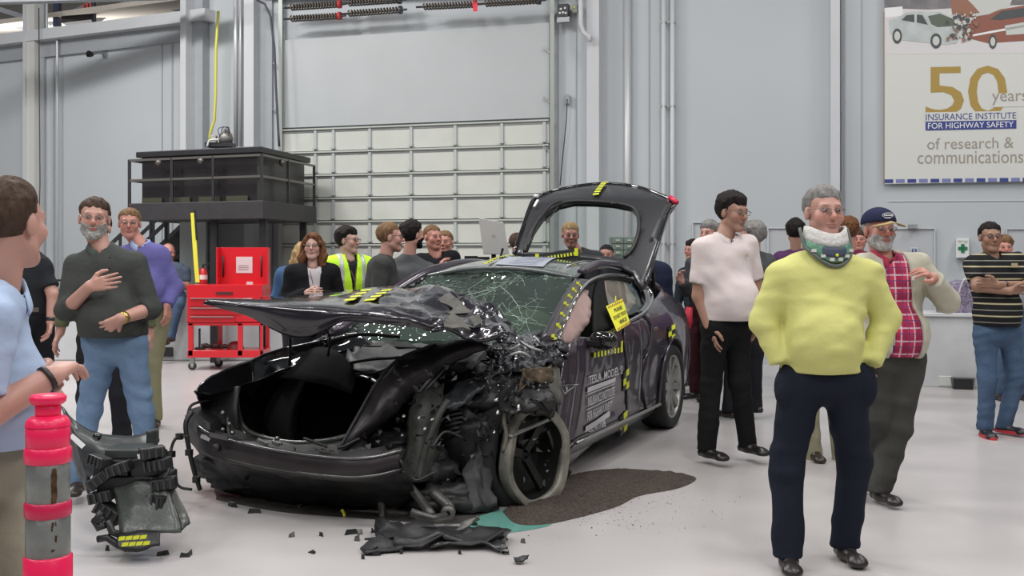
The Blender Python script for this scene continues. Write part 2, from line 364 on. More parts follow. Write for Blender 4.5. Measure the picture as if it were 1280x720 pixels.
for i, (x0, x1, y0, y1) in enumerate(spr):
    a, b = wp(x0, y0, .35), wp(x1, y1, .35); n = 17; pts = []
    dd = (b-a); e = dd.normalized(); u = Vector((0, 0, 1)); w = e.cross(u)
    for k in range(n*8+1):
        th = 2*math.pi*k/8; pts.append(a+dd*k/(n*8)+(u*math.cos(th)+w*math.sin(th))*.042)
    nm = ['upper spring of the leftmost pair', 'lower spring of the leftmost pair', 'upper spring of the second pair', 'lower spring of the second pair', 'third spring along with red tag', 'rightmost spring']
    t = thing('torsion_spring', 'brown coiled '+nm[i]+' above the garage door', 'spring', a, group='torsion springs above the garage door')
    mb = MB(); mb.tube([p-a for p in pts], .013, 5); mb.build('coil', SPR, t, True)
    mb = MB(); mb.tube([Vector((0, 0, 0))-e*.12, dd+e*.12], .016, 8); mb.build('shaft', mat('shaft_dark', (.1, .1, .11), .4, .7), t, True)
    mb = MB(); mb.lathe([(0, -.02), (.06, -.02), (.06, .02), (0, .02)], n=14, axis='x'); c = mb.build('end_cone', mat('cone_red', (.5, .04, .04), .5) if i in (0, 1, 4) else mat('shaft_dark', (.1, .1, .11)), t, True)
    c.location = dd+e*.02 ; c.rotation_euler = (0, 0, -.3)
tg = thing('warning_tag', 'bright red tag hanging at the end of the third door spring', 'tag', wp(594, 8, .4)); mb = MB(); mb.box((-.03, -.005, -.07), (.03, .005, .05)); mb.build('tag_plate', mat('tag_red', (.85, .03, .06), .4), tg)
op = thing('door_opener', 'black faced electric box beside the top right of the garage door', 'electrical box', wp(705, 14, .15), rz=-.3)
mb = MB(); mb.box((-.075, -.06, -.09), (.075, .06, .09)); mb.build('housing', mat('box_black', (.02, .02, .02), .3), op, bevel=.006)
mb = MB(); mb.box((-.09, -.05, -.16), (.09, .05, -.09)); mb.build('base', STEEL, op)
for (x, z) in ((-.03, .02), (.03, .03), (0, -.03), (.04, -.04), (-.045, -.035)):
    mb = MB(); mb.box((x-.014, -.066, z-.012), (x+.014, -.058, z+.012)); mb.build('terminal', mat('white_plastic', (.7, .7, .7), .4), op)
sb = thing('switch_box', 'small grey switch box right of the black faced opener box', 'electrical box', wp(719, 11, .1), rz=-.3); mb = MB(); mb.box((-.035, -.04, -.06), (.035, .04, .06)); mb.build('housing', mat('beige_box', (.35, .34, .28), .5), sb, bevel=.005)
mb = MB(); mb.box((-.012, -.05, .0), (.012, -.04, .02)); mb.build('switch', mat('yellow_tab', (.75, .7, .1), .4), sb)
# wall spot lamp / siren
sp = thing('wall_spotlight', 'small round black spotlight on the left wall', 'spotlight', lp(114, 68, .25), rz=-.5)
mb = MB(); mb.lathe([(0, .03), (.03, .03), (.045, 0), (.055, -.06), (.045, -.065), (.035, -.03), (0, -.03)], n=20, axis='y'); mb.build('lamp_head', mat('box_black', (.02, .02, .02), .3), sp, True)
mb = MB(); mb.tube([(0, .03, 0), (.06, .1, .03), (.06, .25, .03)], .012, 6); mb.box((.03, .2, -.02), (.1, .24, .06)); mb.build('bracket', STEEL, sp)
# ------------------------------------------------------------------ black booth on a platform
K = Vector((-3.29, 14.2, 0)); Lv = Vector((-2.0, .83, 0)); Rv = Vector((.36, 1.72, 0)); zb, zr = 1.96, 2.79
bo = thing('control_booth', 'black railed control booth on a raised platform by the garage door', 'booth', K)
def bp_(u, v, z): q = Lv*u+Rv*v; return Vector((q.x, q.y, z))
mb = MB(); V = [bp_(u, v, z) for z in (zb-.02, zb+.22) for u, v in ((-.02, -.02), (1.0, -.02), (1.0, 1.02), (-.02, 1.02))]; BF = [(0, 1, 2, 3), (7, 6, 5, 4), (0, 4, 5, 1), (1, 5, 6, 2), (2, 6, 7, 3), (3, 7, 4, 0)]
mb.add(V, BF); mb.build('deck', mat('booth_deck', (.035, .033, .036), .55, var=.2), bo, bevel=.01)
mb = MB(); V = [bp_(u, v, z) for z in (zb+.22, 2.82) for u, v in ((.06, .06), (.95, .06), (.95, .97), (.06, .97))]; mb.add(V, BF); mb.build('booth_wall', mat('booth_black', (.024, .022, .024), .35, var=.3, vscale=3), bo)
mb = MB(); V = [bp_(u, v, z) for z in (2.82, 2.90) for u, v in ((.02, .02), (.98, .02), (.98, 1.0), (.02, 1.0))]; mb.add(V, BF); mb.build('parapet', BLACKM, bo, bevel=.01)
RW = mat('rail_worn_metal', (.16, .15, .14), .35, .5)
for z in (2.16, 2.50, 2.78):
    for (p, q) in (((0, 0), (1.02, 0)), ((0, 0), (0, 1.02))):
        mb = MB(); mb.bar(bp_(p[0], p[1], z), bp_(q[0], q[1], z), .03, .03); mb.build('handrail', RW, bo)
for (u, v) in ((0, 0), (.36, 0), (.68, 0), (1.02, 0), (0, .48), (0, 1.02), (1.02, .5), (1.02, 1.02)):
    mb = MB(); mb.bar(bp_(u, v, zb), bp_(u, v, 2.79), .036, .036); mb.build('rail_post', BLACKM, bo)
for z in (2.16, 2.50, 2.78):
    mb = MB(); mb.bar(bp_(1.02, 0, z), bp_(1.02, .5, z), .03, .03); mb.build('handrail', RW, bo)
for (u, v) in ((.03, .10), (.40, .10), (.05, .92), (.93, .92)):
    mb = MB(); mb.bar(bp_(u, v, 0), bp_(u, v, zb), .09, .09); mb.build('support_post', BLACKM, bo)
for u, v in ((.78, -.01), (.45, -.01), (-.01, .35)):
    mb = MB(); c = bp_(u, v, 2.73); mb.lathe([(0, .04), (.03, .035), (.05, 0), (.03, -.03), (0, -.035)], c, 14, 'y'); mb.build('lamp', mat('lamp_clear', (.10, .09, .08), .3, .3), bo, True)
for k, u in enumerate((.12, .33, .56, .78)):
    mb = MB(); mb.bar(bp_(u, .045, zb+.25), bp_(u+.16, .045, zb+.25), .02, .09); mb.build('placard', mat('placard_faint', (.05, .05, .03), .5), bo)
mc = thing('hoist_winch', 'small winch machine with hoses on top of the black booth', 'machine', W(277, 184, 14.9))
mb = MB(); mb.box((-.2, -.12, 0), (.16, .15, .055)); mb.build('base', BLACKM, mc)
mb = MB(); mb.lathe([(0, .0), (.09, .0), (.1, .06), (.085, .13), (.04, .15), (.03, .19), (0, .19)], (.06, 0, .055), 16); mb.build('motor', mat('motor_grey', (.18, .17, .16), .45, .4), mc, True)
mb = MB(); mb.box((-.14, -.08, .055), (-.06, .03, .16)); mb.build('valve_box', mat('beige_box', (.35, .34, .28)), mc, bevel=.005)
mb = MB()
for k in range(4): mb.tube(cr([(.0+.03*k, -.05, .1), (-.02+.05*k, -.1, .24), (.1, -.05, .26), (.15, 0, .08)], 4), .006, 5)
mb.build('hose', mat('cable_dark', (.06, .06, .08)), mc)
mb = MB(); mb.tube(cr([(-.16, -.14, 0), (-.12, -.14, .08), (0, -.14, .09)], 4), .014, 6); mb.build('white_pipe', TRIMW, mc)
# stairs down to the left
stp = thing('metal_stairs', 'black open metal stairs leading down left from the booth', 'stairs', (0, 0, 0))
T0, T1 = W(232, 272, 15.9), W(118, 380, 15.9)
for dy in (0, .8):
    for up_ in (0, .45, .9):
        a, b = T0.copy(), T1.copy(); a.y += dy; b.y += dy; a.z += up_-.25; b.z += up_-.25
        mb = MB(); mb.bar(a, b, .04 if up_ else .05, .05 if up_ else .22); mb.build('stringer' if not up_ else 'handrail', BLACKM, stp)
    for k in range(6):
        p = T0+(T1-T0)*(k+.3)/6; mb = MB(); mb.bar((p.x, p.y+dy, p.z-.25), (p.x, p.y+dy, p.z+.65), .035); mb.build('rail_post', BLACKM, stp)
for k in range(9):
    p = T0+(T1-T0)*(k+.5)/9; mb = MB(); mb.box((p.x-.13, p.y, p.z-.28), (p.x+.13, p.y+.8, p.z-.25)); mb.build('tread', mat('tread_grey', (.2, .2, .2), .5), stp)
mb = MB(); p = T1; mb.box((p.x-1.2, p.y-.1, p.z-.3), (p.x, p.y+.9, p.z-.22)); mb.build('landing', BLACKM, stp)
for x in (-1.1, -.6, -.1):
    mb = MB(); mb.bar((p.x+x, p.y-.08, 0), (p.x+x, p.y-.08, p.z+.35), .035); mb.build('rail_post', BLACKM, stp)
for z in (.0, .2, .35):
    mb = MB(); mb.bar((p.x-1.2, p.y-.08, p.z+z), (p.x, p.y-.08, p.z+z), .03); mb.build('handrail', BLACKM, stp)
for k in range(3):
    mb = MB(); mb.bar((p.x-1.1+.5*k, p.y-.08, p.z), (p.x-.6+.5*k, p.y-.08, p.z+.35), .015); mb.build('mesh_brace', BLACKM, stp)
# low white barrier in front of the stairs
b0, b1 = W(-120, 451, 14.94), W(425, 451, 14.94); mb = MB(); mb.box((b0.x, 14.94, 0), (b1.x, 15.3, .875)); br = mb.build('concrete_barrier', mat('barrier_white', (.50, .51, .52), .6, var=.06), bevel=.02); tag(br, 'low white barrier that the bald man sits on', 'barrier')
mb = MB(); q = W(206, 440, 14.9); mb.box((q.x-.11, 14.90, .06), (q.x+.10, 14.939, .19)); mb.build('dark_opening', mat('box_black', (.02, .02, .02)), br)
# yellow strap pole
ys = thing('yellow_strap', 'yellow lifting strap hanging left of the red tool cart', 'strap', W(243, 345, 14.15))
mb = MB(); P = [W(x, y, 14.15)-W(243, 345, 14.15) for x, y in ((241, 266), (243, 300), (245, 330), (247, 353))]
for i in range(3):
    for s_ in (0,): mb.bar(P[i], P[i+1], .055, .012, up=(0, 1, 0))
mb.build('webbing', mat('strap_yellow', (.75, .72, .06), .5), ys)
mb = MB(); mb.tube([W(243.5, 262, 14.13)-W(243, 345, 14.15), W(246, 300, 14.13)-W(243, 345, 14.15)], .014, 6); mb.build('dark_tip', BLACKM, ys)
# fire extinguisher standing on the barrier end
fe = thing('fire_extinguisher', 'small red fire extinguisher with white label left of the tool cart lid', 'fire extinguisher', W(254, 355, 14.2))
mb = MB(); mb.lathe([(0, 0), (.05, 0), (.055, .02), (.055, .16), (.03, .2), (.015, .21), (0, .21)], n=18); mb.build('cylinder', mat('ext_red', (.5, .02, .03), .3), fe, True)
mb = MB(); mb.lathe([(.0565, .06), (.0565, .12)], n=18); mb.build('paper_label', mat('white_plastic', (.7, .7, .7)), fe, True)
mb = MB(); mb.bar((0, 0, .2), (0, 0, .25), .025); mb.bar((-.01, 0, .25), (.08, 0, .27), .015); mb.build('valve', BLACKM, fe)
# column carrying the extinguisher and strap
mb = MB(); a = W(262, 0, 12.75); mb.box((W(226, 0, 15.6).x, 15.55, 0), (W(258, 0, 15.6).x, 15.65, 1.95)); tag(mb.build('column_panel', mat('panel_greygreen', (.33, .37, .36), .5)), 'grey green panel standing under the booth behind the tool cart', 'panel')
# ------------------------------------------------------------------ red tool cart
RED = mat('cart_red', (.62, .012, .022), .28, coat=.4); REDD = mat('cart_red_drawer', (.55, .012, .02), .3, coat=.3)
cD = 13.68; o_ = W(234, 460, cD); cart = thing('tool_cart', 'red wheeled tool cart with raised lid and drawers', 'tool cart', (o_.x, cD, 0), rz=.0)
sc = cD/F
def cx_(px): return (px-234)*sc
def cz_(py): return H-(py-YH)*sc
depth = .48
def cb(x0, x1, y0, y1, d0, d1, name, m, bev=.004):      # pixel box on the cart front
    mb = MB(); mb.box((cx_(x0), d0, cz_(y1)), (cx_(x1), d1, cz_(y0))); return mb.build(name, m, cart, bevel=bev)
cb(234, 328, 356, 404, 0, depth, 'body', RED)
for y0, y1, x1 in ((372, 383, 300), (384, 393, 300), (395, 403, 294)):
    d = cb(237, x1, y0, y1, -.018, .0, 'drawer', REDD)
    mb = MB(); mb.bar((cx_(239), -.03, cz_(y0+1)), (cx_(x1-2), -.03, cz_(y0+1)), .02, .012); mb.build('drawer_pull', mat('pull_alu', (.45, .40, .40), .3, .8), d)
cb(262, 328, 309, 357, depth-.03, depth, 'lid', RED)
cb(262, 264, 309, 357, depth-.18, depth, 'lid_side', RED); cb(326, 328, 309, 357, depth-.18, depth, 'lid_side', RED)
for x in (268, 317):
    mb = MB(); mb.tube([(cx_(x), depth-.06, cz_(347)), (cx_(x+.8), depth-.09, cz_(320))], .011, 8); mb.build('gas_strut', BLACKM, cart, True)
cb(284, 305, 321, 342, depth-.037, depth-.031, 'paper_sheet', mat('paper_grey', (.62, .55, .56), .7), 0)
for z in (332, 334.5, 337): cb(287, 300, z, z+.6, depth-.040, depth-.037, 'print_line', mat('print_grey', (.25, .22, .22), .7), 0)
cb(270, 291, 365, 368, -.012, 0, 'brand_plate', mat('plate_dark', (.08, .03, .03), .3), 0)
for (x0, d0) in ((235, 0), (297, 0), (322, depth-.05), (261, depth-.05)):
    cb(x0, x0+(6 if d0 == 0 else 5), 404, 445, d0, d0+.05, 'corner_post', RED)
cb(325, 328, 404, 445, 0, .05, 'corner_post', RED)
cb(234, 328, 438, 447, 0, depth, 'bottom_tray', RED); cb(234, 328, 402, 407, 0, depth, 'rail', RED)
for x, d in ((239, .05), (320, .05), (262, .43), (322, .43)):
    mb = MB(); mb.lathe([(0, -.018), (.035, -.018), (.052, -.012), (.052, .012), (.035, .018), (0, .018)], (cx_(x), d, .052), 20, 'y'); c = mb.build('caster', mat('caster_black', (.03, .03, .03), .5), cart, True)
    mb = MB(); mb.lathe([(0, -.021), (.022, -.021), (.022, .021), (0, .021)], (cx_(x), d, .052), 14, 'y'); mb.build('hub', STEEL, c, True)
    mb = MB(); mb.bar((cx_(x), d, .07), (cx_(x), d, cz_(447)), .05, .04); mb.build('fork', STEEL, c)
pw = thing('power_tool', 'row of dark power tools lying on the lower tray of the red cart', 'tools', (o_.x, cD, 0)); tb = cz_(438)
for i, (x0, x1, hh) in enumerate(((246, 258, .07), (259, 268, .08), (269, 283, .06))):
    mb = MB(); mb.tube([(cx_(x0), .2, tb+hh*.5), (cx_((x0+x1)/2), .22, tb+hh*.6), (cx_(x1), .2, tb+hh*.4)], [hh*.45, hh*.5, hh*.3], 10); mb.build('tool_body', mat('tool_brown', (.06, .035, .03), .5), pw, True)
hb = thing('tool_case', 'rounded dark red case at the right of the cart tray', 'case', (o_.x+cx_(288), cD+.25, tb))
mb = MB(); mb.lathe([(0, .1), (.06, .09), (.1, .05), (.11, 0)], n=16); mb.build('shell', mat('case_red', (.20, .02, .025), .5), hb, True)
jk = thing('jack_stand', 'dark upright jack standing at the left of the cart tray', 'jack', (o_.x+cx_(246), cD+.12, tb)); mb = MB(); mb.tube([(0, 0, 0), (0, 0, .27)], .014, 8); mb.box((-.05, -.04, 0), (.06, .04, .03)); mb.build('jack_body', BLACKM, jk)
for i, (x0, x1, y) in enumerate(((302, 322, 363), (290, 325, 367))):
    mb = MB(); mb.tube([W(x0, y, cD-.02+.1), W((x0+x1)/2, y-2.5, cD+.1), W(x1, y-2, cD+.12)], .012, 6); tag(mb.build('wrench', BLACKM), ('shorter' if i == 0 else 'longer')+' dark tool lying along the open top of the red cart', 'tool')
q = W(312, 358, cD+.2); mb = MB(); mb.box((q.x-.04, q.y, q.z-.02), (q.x+.04, q.y+.02, q.z+.06)); tag(mb.build('small_carton', mat('paper_grey', (.6, .55, .55))), 'small white carton standing in the open top of the red cart', 'box')
# ------------------------------------------------------------------ banner
bnf = lambda x, y, o=0: wp(x, y, .06+o)
bn = thing('wall_banner', 'large white printed anniversary banner with gold 50 on the back wall', 'banner', bnf(1105, 230))
O_ = bnf(1105, 230)
def bq(pts, name, m, off=.012, fn=bnf):
    mb = MB(); P = [fn(x, y, off)-O_ for x, y in pts]; mb.add(P, [tuple(range(len(P)))[::-1]]); return mb.build(name, m, bn)
mb = MB(); a, b = bnf(1105, 230)-O_, bnf(1334, 222)-O_; b.z = a.z; zt = 4.6-O_.z
V = [a, b, b+WN*.01, a+WN*.01]; V = V+[Vector((v.x, v.y, zt)) for v in V]; mb.add(V, [(0, 1, 2, 3), (7, 6, 5, 4), (0, 4, 5, 1), (1, 5, 6, 2), (2, 6, 7, 3), (3, 7, 4, 0)])
mb.build('banner_sheet', mat('banner_white', (.60, .605, .575), .5), bn)
mb = MB(); mb.bar(a+Vector((0, 0, .0)), a+Vector((0, 0, zt)), .012, .03, up=WN); mb.build('edge_strip', mat('edge_brown', (.3, .2, .12), .5), bn)
GOLD = mat('print_gold', (.36, .24, .05), .5); BLU = mat('print_blue', (.03, .05, .22), .5); LBLU = mat('print_lightblue', (.17, .19, .40), .5); GTX = mat('print_taupe', (.30, .27, .22), .5); PW = mat('print_white', (.75, .75, .75), .5)
def btext(s, x0, x1, ytop, ybot, m, off=.013, name='lettering', slope=-.02, ytp=None):
    def fn(u, v):
        x = x0+(x1-x0)*u; y = ybot+(ytop-ybot)*v+slope*(x-x0); return bnf(x, y, off)-O_
    return text_on(s, fn, name, m, bn, ytp)
btext('5', 1157, 1205, 84, 146, GOLD); btext('0', 1210, 1259, 82, 147, GOLD, slope=0)
bq([(1238, 117), (1290, 116), (1290, 133), (1238, 134)], 'pale_band', mat('banner_white', (.6, .6, .57)), .0145)
btext('years', 1240, 1284, 117, 131.5, GTX, .0175)
bq([(1156, 140.5), (1271, 138.5), (1271, 150), (1156, 152)], 'pale_band', mat('banner_white', (.6, .6, .57)), .016)
btext('INSURANCE INSTITUTE', 1157.5, 1270, 142.5, 150.5, BLU, .019)
bq([(1157, 152), (1270.5, 150), (1270.5, 160.5), (1157, 163)], 'blue_band', BLU, .016)
btext('FOR HIGHWAY SAFETY', 1160, 1267, 153.8, 161, PW, .019)
btext('of research &', 1159, 1267, 173, 187, GTX); btext('communications', 1147, 1279, 189.5, 205, GTX, slope=-.01)
x = 1105.5; k = 0
while x < 1330:
    bq([(x, 224.2-.012*(x-1105)), (x+11, 224.1-.012*(x-1105)), (x+11, 228.8-.012*(x-1105)), (x, 228.9-.012*(x-1105))], 'printed_dash', BLU if k % 2 == 0 else LBLU); x += 14.4; k += 1
# printed photograph of two crashed cars (flat print)
bq([(1105.5, -40), (1333, -40), (1333, 66), (1105.5, 68)], 'print_ground', mat('print_ground', (.62, .60, .60), .5), .012)
bq([(1105.5, -40), (1333, -40), (1333, 4), (1230, 8), (1160, 12), (1105.5, 10)], 'print_backdrop', mat('print_backdrop', (.20, .19, .20), .5, var=.4, vscale=6), .013)
bq([(1106, 10), (1128, 8), (1129, 20), (1106, 22)], 'print_sign', PW, .014)
bq([(1186, -10), (1218, -4), (1230, 12), (1216, 22), (1190, 16)], 'print_hood', mat('print_rust', (.28, .13, .08), .5), .014)
bq([(1200, -10), (1270, -14), (1262, 8), (1228, 20), (1218, 8)], 'print_truck', mat('print_pale', (.52, .54, .50), .5), .0145)
wc = [(1111, 25), (1122, 22), (1132, 16), (1146, 14), (1175, 15), (1186, 20), (1199, 33), (1200, 46), (1196, 54), (1182, 56), (1165, 54), (1125, 50), (1113, 42)]
bq(wc, 'print_white_car', mat('print_silver', (.50, .54, .53), .5, var=.25, vscale=5), .016)
bq([(1127, 25), (1133, 19), (1143, 18), (1143, 28)], 'print_window', mat('print_dark', (.06, .07, .07), .5), .018); bq([(1146, 28), (1146, 18), (1153, 19), (1160, 31)], 'print_window', mat('print_dark', (.06, .07, .07)), .018)
bq([(1160, 20), (1175, 17), (1190, 23), (1196, 32), (1172, 34), (1164, 30)], 'print_windscreen', mat('print_green_dark', (.10, .12, .09), .5), .018)
rc_ = [(1214, 26), (1222, 20), (1236, 18), (1250, 12), (1285, 6), (1333, 4), (1333, 48), (1262, 52), (1235, 54), (1212, 48), (1204, 40)]
bq(rc_, 'print_red_car', mat('print_red_brown', (.25, .09, .06), .5), .016)
bq([(1238, 24), (1252, 14), (1285, 9), (1285, 20), (1250, 25)], 'print_window', mat('print_dark', (.06, .07, .07)), .018)
bq([(1216, 43), (1285, 30), (1285, 33), (1216, 45.5)], 'print_chrome', PW, .018); bq([(1256, 32), (1285, 27), (1285, 42), (1258, 44)], 'print_grille', mat('print_pale', (.6, .6, .6)), .018)
for (x, y, r1, r2) in ((1121.5, 45, 6, 9.5), (1170, 51, 7, 9.5), (1241, 52, 5, 9)):
    bq([(x+r1*math.cos(t*.4), y+r2*math.sin(t*.4)) for t in range(16)][::1], 'print_tyre', mat('print_dark', (.06, .07, .07)), .019)
    bq([(x+r1*.62*math.cos(t*.4), y+r2*.62*math.sin(t*.4)) for t in range(16)], 'print_hub', mat('print_pale', (.6, .6, .6)), .021)
rr = random.Random(3)
for k in range(80):
    x = rr.gauss(1204, 9); y = rr.uniform(16, 50); r = rr.uniform(1.5, 4.5)
    bq([(x+r*rr.uniform(.4, 1)*math.cos(t*1.05), y+r*rr.uniform(.4, 1)*math.sin(t*1.05)) for t in range(6)], 'print_wreck', (mat('print_dark', (.06, .07, .07)), mat('print_rust2', (.25, .13, .09)), mat('print_pale', (.6, .6, .6)))[k % 3], .022+.0002*k)
# first aid cabinet and restroom sign
fa = thing('first_aid_cabinet', 'white wall cabinet with green cross beside the man in stripes', 'first aid cabinet', wp(1203.5, 323, .0)); O2 = wp(1203.5, 323)
mb = MB(); P = [wp(x, y, o)-O2 for o in (0, .12) for x, y in ((1195, 322.5), (1211.5, 322), (1211.5, 298), (1195, 298.5))]; mb.add(P, [(0, 1, 2, 3), (7, 6, 5, 4), (0, 4, 5, 1), (1, 5, 6, 2), (2, 6, 7, 3), (3, 7, 4, 0)]); mb.build('case', mat('cabinet_white', (.68, .70, .68), .4), fa, bevel=.006)
GR = mat('cross_green', (.01, .16, .06), .5)
mb = MB(); c = wp(1203.5, 310.5, .125)-O2; mb.bar(c-WE*.055, c+WE*.055, .01, .04); mb.bar(c-Vector((0, 0, .055)), c+Vector((0, 0, .055)), .04, .01, up=WN); mb.build('green_cross', GR, fa)
text_on('FIRST AID', lambda u, v: wp(1197.5+12*u, 303.5-3*v, .126)-O2, 'lettering', GTX, fa)
rs = thing('restroom_sign', 'small blue and white restroom sign on the grey door', 'sign', wp(1143, 318)); O2 = wp(1143, 318)
mb = MB(); P = [wp(x, y, o)-O2 for o in (.03, .04) for x, y in ((1138, 318), (1147.5, 318), (1147.5, 309), (1138, 309))]; mb.add(P, [(0, 1, 2, 3), (7, 6, 5, 4), (0, 4, 5, 1), (1, 5, 6, 2), (2, 6, 7, 3), (3, 7, 4, 0)]); mb.build('plate', mat('sign_white', (.55, .6, .65), .4), rs)
for x in (1140.6, 1145):
    mb = MB(); c = wp(x, 314, .045)-O2; mb.bar(c-Vector((0, 0, .03)), c+Vector((0, 0, .012)), .018, .006, up=WN); mb.lathe([(0, .004), (.009, .004), (.009, -.004), (0, -.004)], c+Vector((0, 0, .023)), 10, 'y'); mb.build('figure_symbol', mat('sign_blue', (.05, .08, .2), .4), rs)
mb = MB(); c = wp(1142.8, 313.5, .045)-O2; mb.bar(c-Vector((0, 0, .035)), c+Vector((0, 0, .035)), .004, .004, up=WN); mb.build('divider', mat('sign_blue', (.05, .08, .2)), rs)
# white counter
ct = thing('white_counter', 'long white counter along the back wall at the right', 'counter', W(1150, 483, 12.05))
O2 = W(1150, 483, 12.0); O2.z = 0; ct.location = O2
CW = mat('counter_white', (.58, .59, .60), .4, var=.05)
a = Vector((0, 0, 0)); e = WE
def cbx(x0, x1, z0, z1, d0, d1, name, m, bev=.006):
    mb = MB(); V = [e*x-WN*d+Vector((0, 0, z)) for z in (z0, z1) for x, d in ((x0, d0), (x1, d0), (x1, d1), (x0, d1))]; mb.add(V, BF); return mb.build(name, m, ct, bevel=bev)
cbx(-.2, 3.2, .0, .78, 0, .6, 'front_panel', CW); cbx(-.24, 3.25, .78, .82, -.03, .62, 'worktop', mat('counter_top', (.62, .63, .64), .3))
cbx(.19, .33, .015, .125, -.012, 0, 'floor_vent', mat('vent_light', (.62, .63, .6), .4))
bx_ = thing('black_box', 'small black box on the floor against the white counter', 'box', O2+e*.43+WN*.08)
mb = MB(); mb.add([e*x+WN*d+Vector((0, 0, z)) for z, s in ((0, 0), (.12, .02)) for x, d in ((-.1, .08), (.1, .08), (.1+s*2, -.05), (-.1-s, -.05))], BF); mb.build('box_body', mat('box_black', (.02, .02, .02)), bx_, bevel=.005)
bg = thing('patterned_bag', 'purple patterned bag on the white counter behind the cap wearer', 'bag', O2+e*.45-WN*.25+Vector((0, 0, .82)))
mb = MB(); R = [[Vector((x, y, z)) for x, y, z in ((-.3*s, -.1, zz_), (-.1*s, -.16, zz_), (.15*s, -.16, zz_), (.22*s, -.05, zz_), (.15*s, .12, zz_), (-.2*s, .12, zz_), (-.3*s, -.1, zz_))] for s, zz_ in ((1, 0), (1.02, .12), (.8, .24), (.5, .33), (.1, .36))]
q, f = grid_patch(R, 3, 3, .008, 14, 5); mesh_obj('bag_body', q, f, mat('bag_purple', (.30, .25, .36), .7, var=.7, vscale=45), bg, True)
mb = MB(); mb.tube(cr([(-.1, -.15, .2), (-.06, -.2, .36), (.02, -.2, .40), (.08, -.16, .22)], 5), .008, 6); mb.build('bag_handle', mat('white_plastic', (.7, .7, .7)), bg)
# small parts cabinet behind the car
pc = thing('parts_cabinet', 'green grey small parts cabinet with drawers seen through the raised hatch', 'cabinet', W(781, 340, 12.6))
O2 = W(781, 340, 12.6); O2.z = 0; pc.location = O2
zt_ = H-(296-YH)/F*12.6
mb = MB(); mb.box((-.16, 0, 0), (.26, .3, zt_)); mb.build('case', mat('cabinet_greygreen', (.16, .20, .18), .5), pc, bevel=.006)
for r_ in range(6):
    for c_ in range(3):
        x0 = -.145+c_*.135; z0 = zt_-.075-r_*.072; mb = MB(); mb.box((x0, -.015, z0), (x0+.125, 0, z0+.062)); d = mb.build('drawer', mat('drawer_greygreen', (.20, .25, .22), .5), pc)
        mb = MB(); mb.box((x0+.04, -.025, z0+.025), (x0+.085, -.015, z0+.042)); mb.build('drawer_pull', mat('pull_cream', (.6, .6, .45), .4), d)
# monitor / board and equipment table behind the car
tb_ = thing('equipment_table', 'low table with black gear behind the wrecked car', 'table', (W(600, 330, 11.4).x, 11.4, 0)); x0, x1 = -.35, .25; zt_ = 1.36
mb = MB(); mb.box((x0, -.2, zt_-.04), (x1, .4, zt_)); mb.build('tabletop', BLACKM, tb_)
for x in (x0+.05, x1-.05):
    for y in (-.15, .35): mb = MB(); mb.bar((x, y, 0), (x, y, zt_-.04), .04); mb.build('leg', BLACKM, tb_)
lpt = thing('white_board', 'tilted pale grey screen back standing on the equipment table', 'screen', W(617, 318, 11.45)); O2 = W(617, 318, 11.45)
mb = MB(); P = [W(x, y, 11.45)-O2 for x, y in ((604, 318), (636, 318), (629, 278), (598, 272))]; P += [p+Vector((.005, .03, 0)) for p in P]; mb.add(P, [(3, 2, 1, 0), (4, 5, 6, 7), (0, 1, 5, 4), (1, 2, 6, 5), (2, 3, 7, 6), (3, 0, 4, 7)]); mb.build('screen_shell', mat('screen_back', (.47, .46, .44), .4), lpt, bevel=.006)
mb = MB(); mb.bar((0, .06, 1.362-O2.z), (0, .06, .12), .05, .02); mb.build('stand', BLACKM, lpt)
mb = MB(); mb.lathe([(0, .001), (.012, .001), (.012, -.004), (0, -.004)], W(617, 294, 11.43)-O2, 12, 'y'); mb.build('round_mark', mat('screen_mark', (.38, .37, .36), .3), lpt)
for i, (x0, x1, y, h_, lb) in enumerate(((581, 597, 317, 4.5, 'small black case at the left of the pale screen'), (596, 612, 321, 3.5, 'flat black device just in front of the pale screen'), (626, 640, 320, 3, 'black device at the right foot of the pale screen'))):
    a, b = W(x0, y, 11.3), W(x1, y, 11.3); mb = MB(); mb.box((a.x, 11.22, 1.36), (b.x, 11.38, 1.36+.05+h_*.009)); tag(mb.build('black_device', mat('box_black', (.02, .02, .02))), lb, 'device')
mk = thing('microphone', 'tiny black microphone on a tripod in front of the pale screen', 'microphone', W(625, 318, 11.22)); mk.location.z = 1.36
mb = MB(); mb.tube([(0, 0, .06), (.03, 0, .17)], [.008, .014], 8)
for x, y in ((-.05, 0), (.04, .03), (.04, -.04)): mb.tube([(x, y, 0), (0, 0, .07)], .005, 5)
mb.build('stand', BLACKM, mk)
# ------------------------------------------------------------------ pink delineator post
PK = mat('post_pink', (.88, .015, .10), .32, var=.08, vscale=10); SL = mat('reflective_sleeve', (.22, .23, .22), .35, .3, var=.25, vscale=18, bump=.15, bscale=50)
pD = 2.62; o = W(60, 720, pD); dl = thing('delineator_post', 'hot pink traffic delineator post with grey reflective bands', 'traffic post', (o.x, pD, 0)); ps = pD/F
pz = lambda y: H-(y-YH)*ps
def ring(y0, y1, r, name, m, r2=None, e=.006): 
    z1, z0 = pz(y0), pz(y1); r2 = r2 or r; mb = MB(); mb.lathe([(0, z0), (r-e, z0), (r, z0+e), (r2, z1-e), (r2-e, z1), (0, z1)], n=48); return mb.build(name, m, dl, True)
ring(493, 505, 21*ps, 'cap_flange', PK, 22*ps); ring(504, 523, 15*ps, 'cap_neck', PK, 15.5*ps)
z = pz(527); mb = MB(); mb.lathe([(15*ps, pz(519)), (22*ps, pz(521)), (26*ps, pz(526)), (27*ps, pz(532))], n=48); mb.build('cap_shoulder', PK, dl, True)
ring(530, 560, 26*ps, 'upper_band', PK, 26.5*ps); ring(557, 579, 28*ps, 'collar', PK)
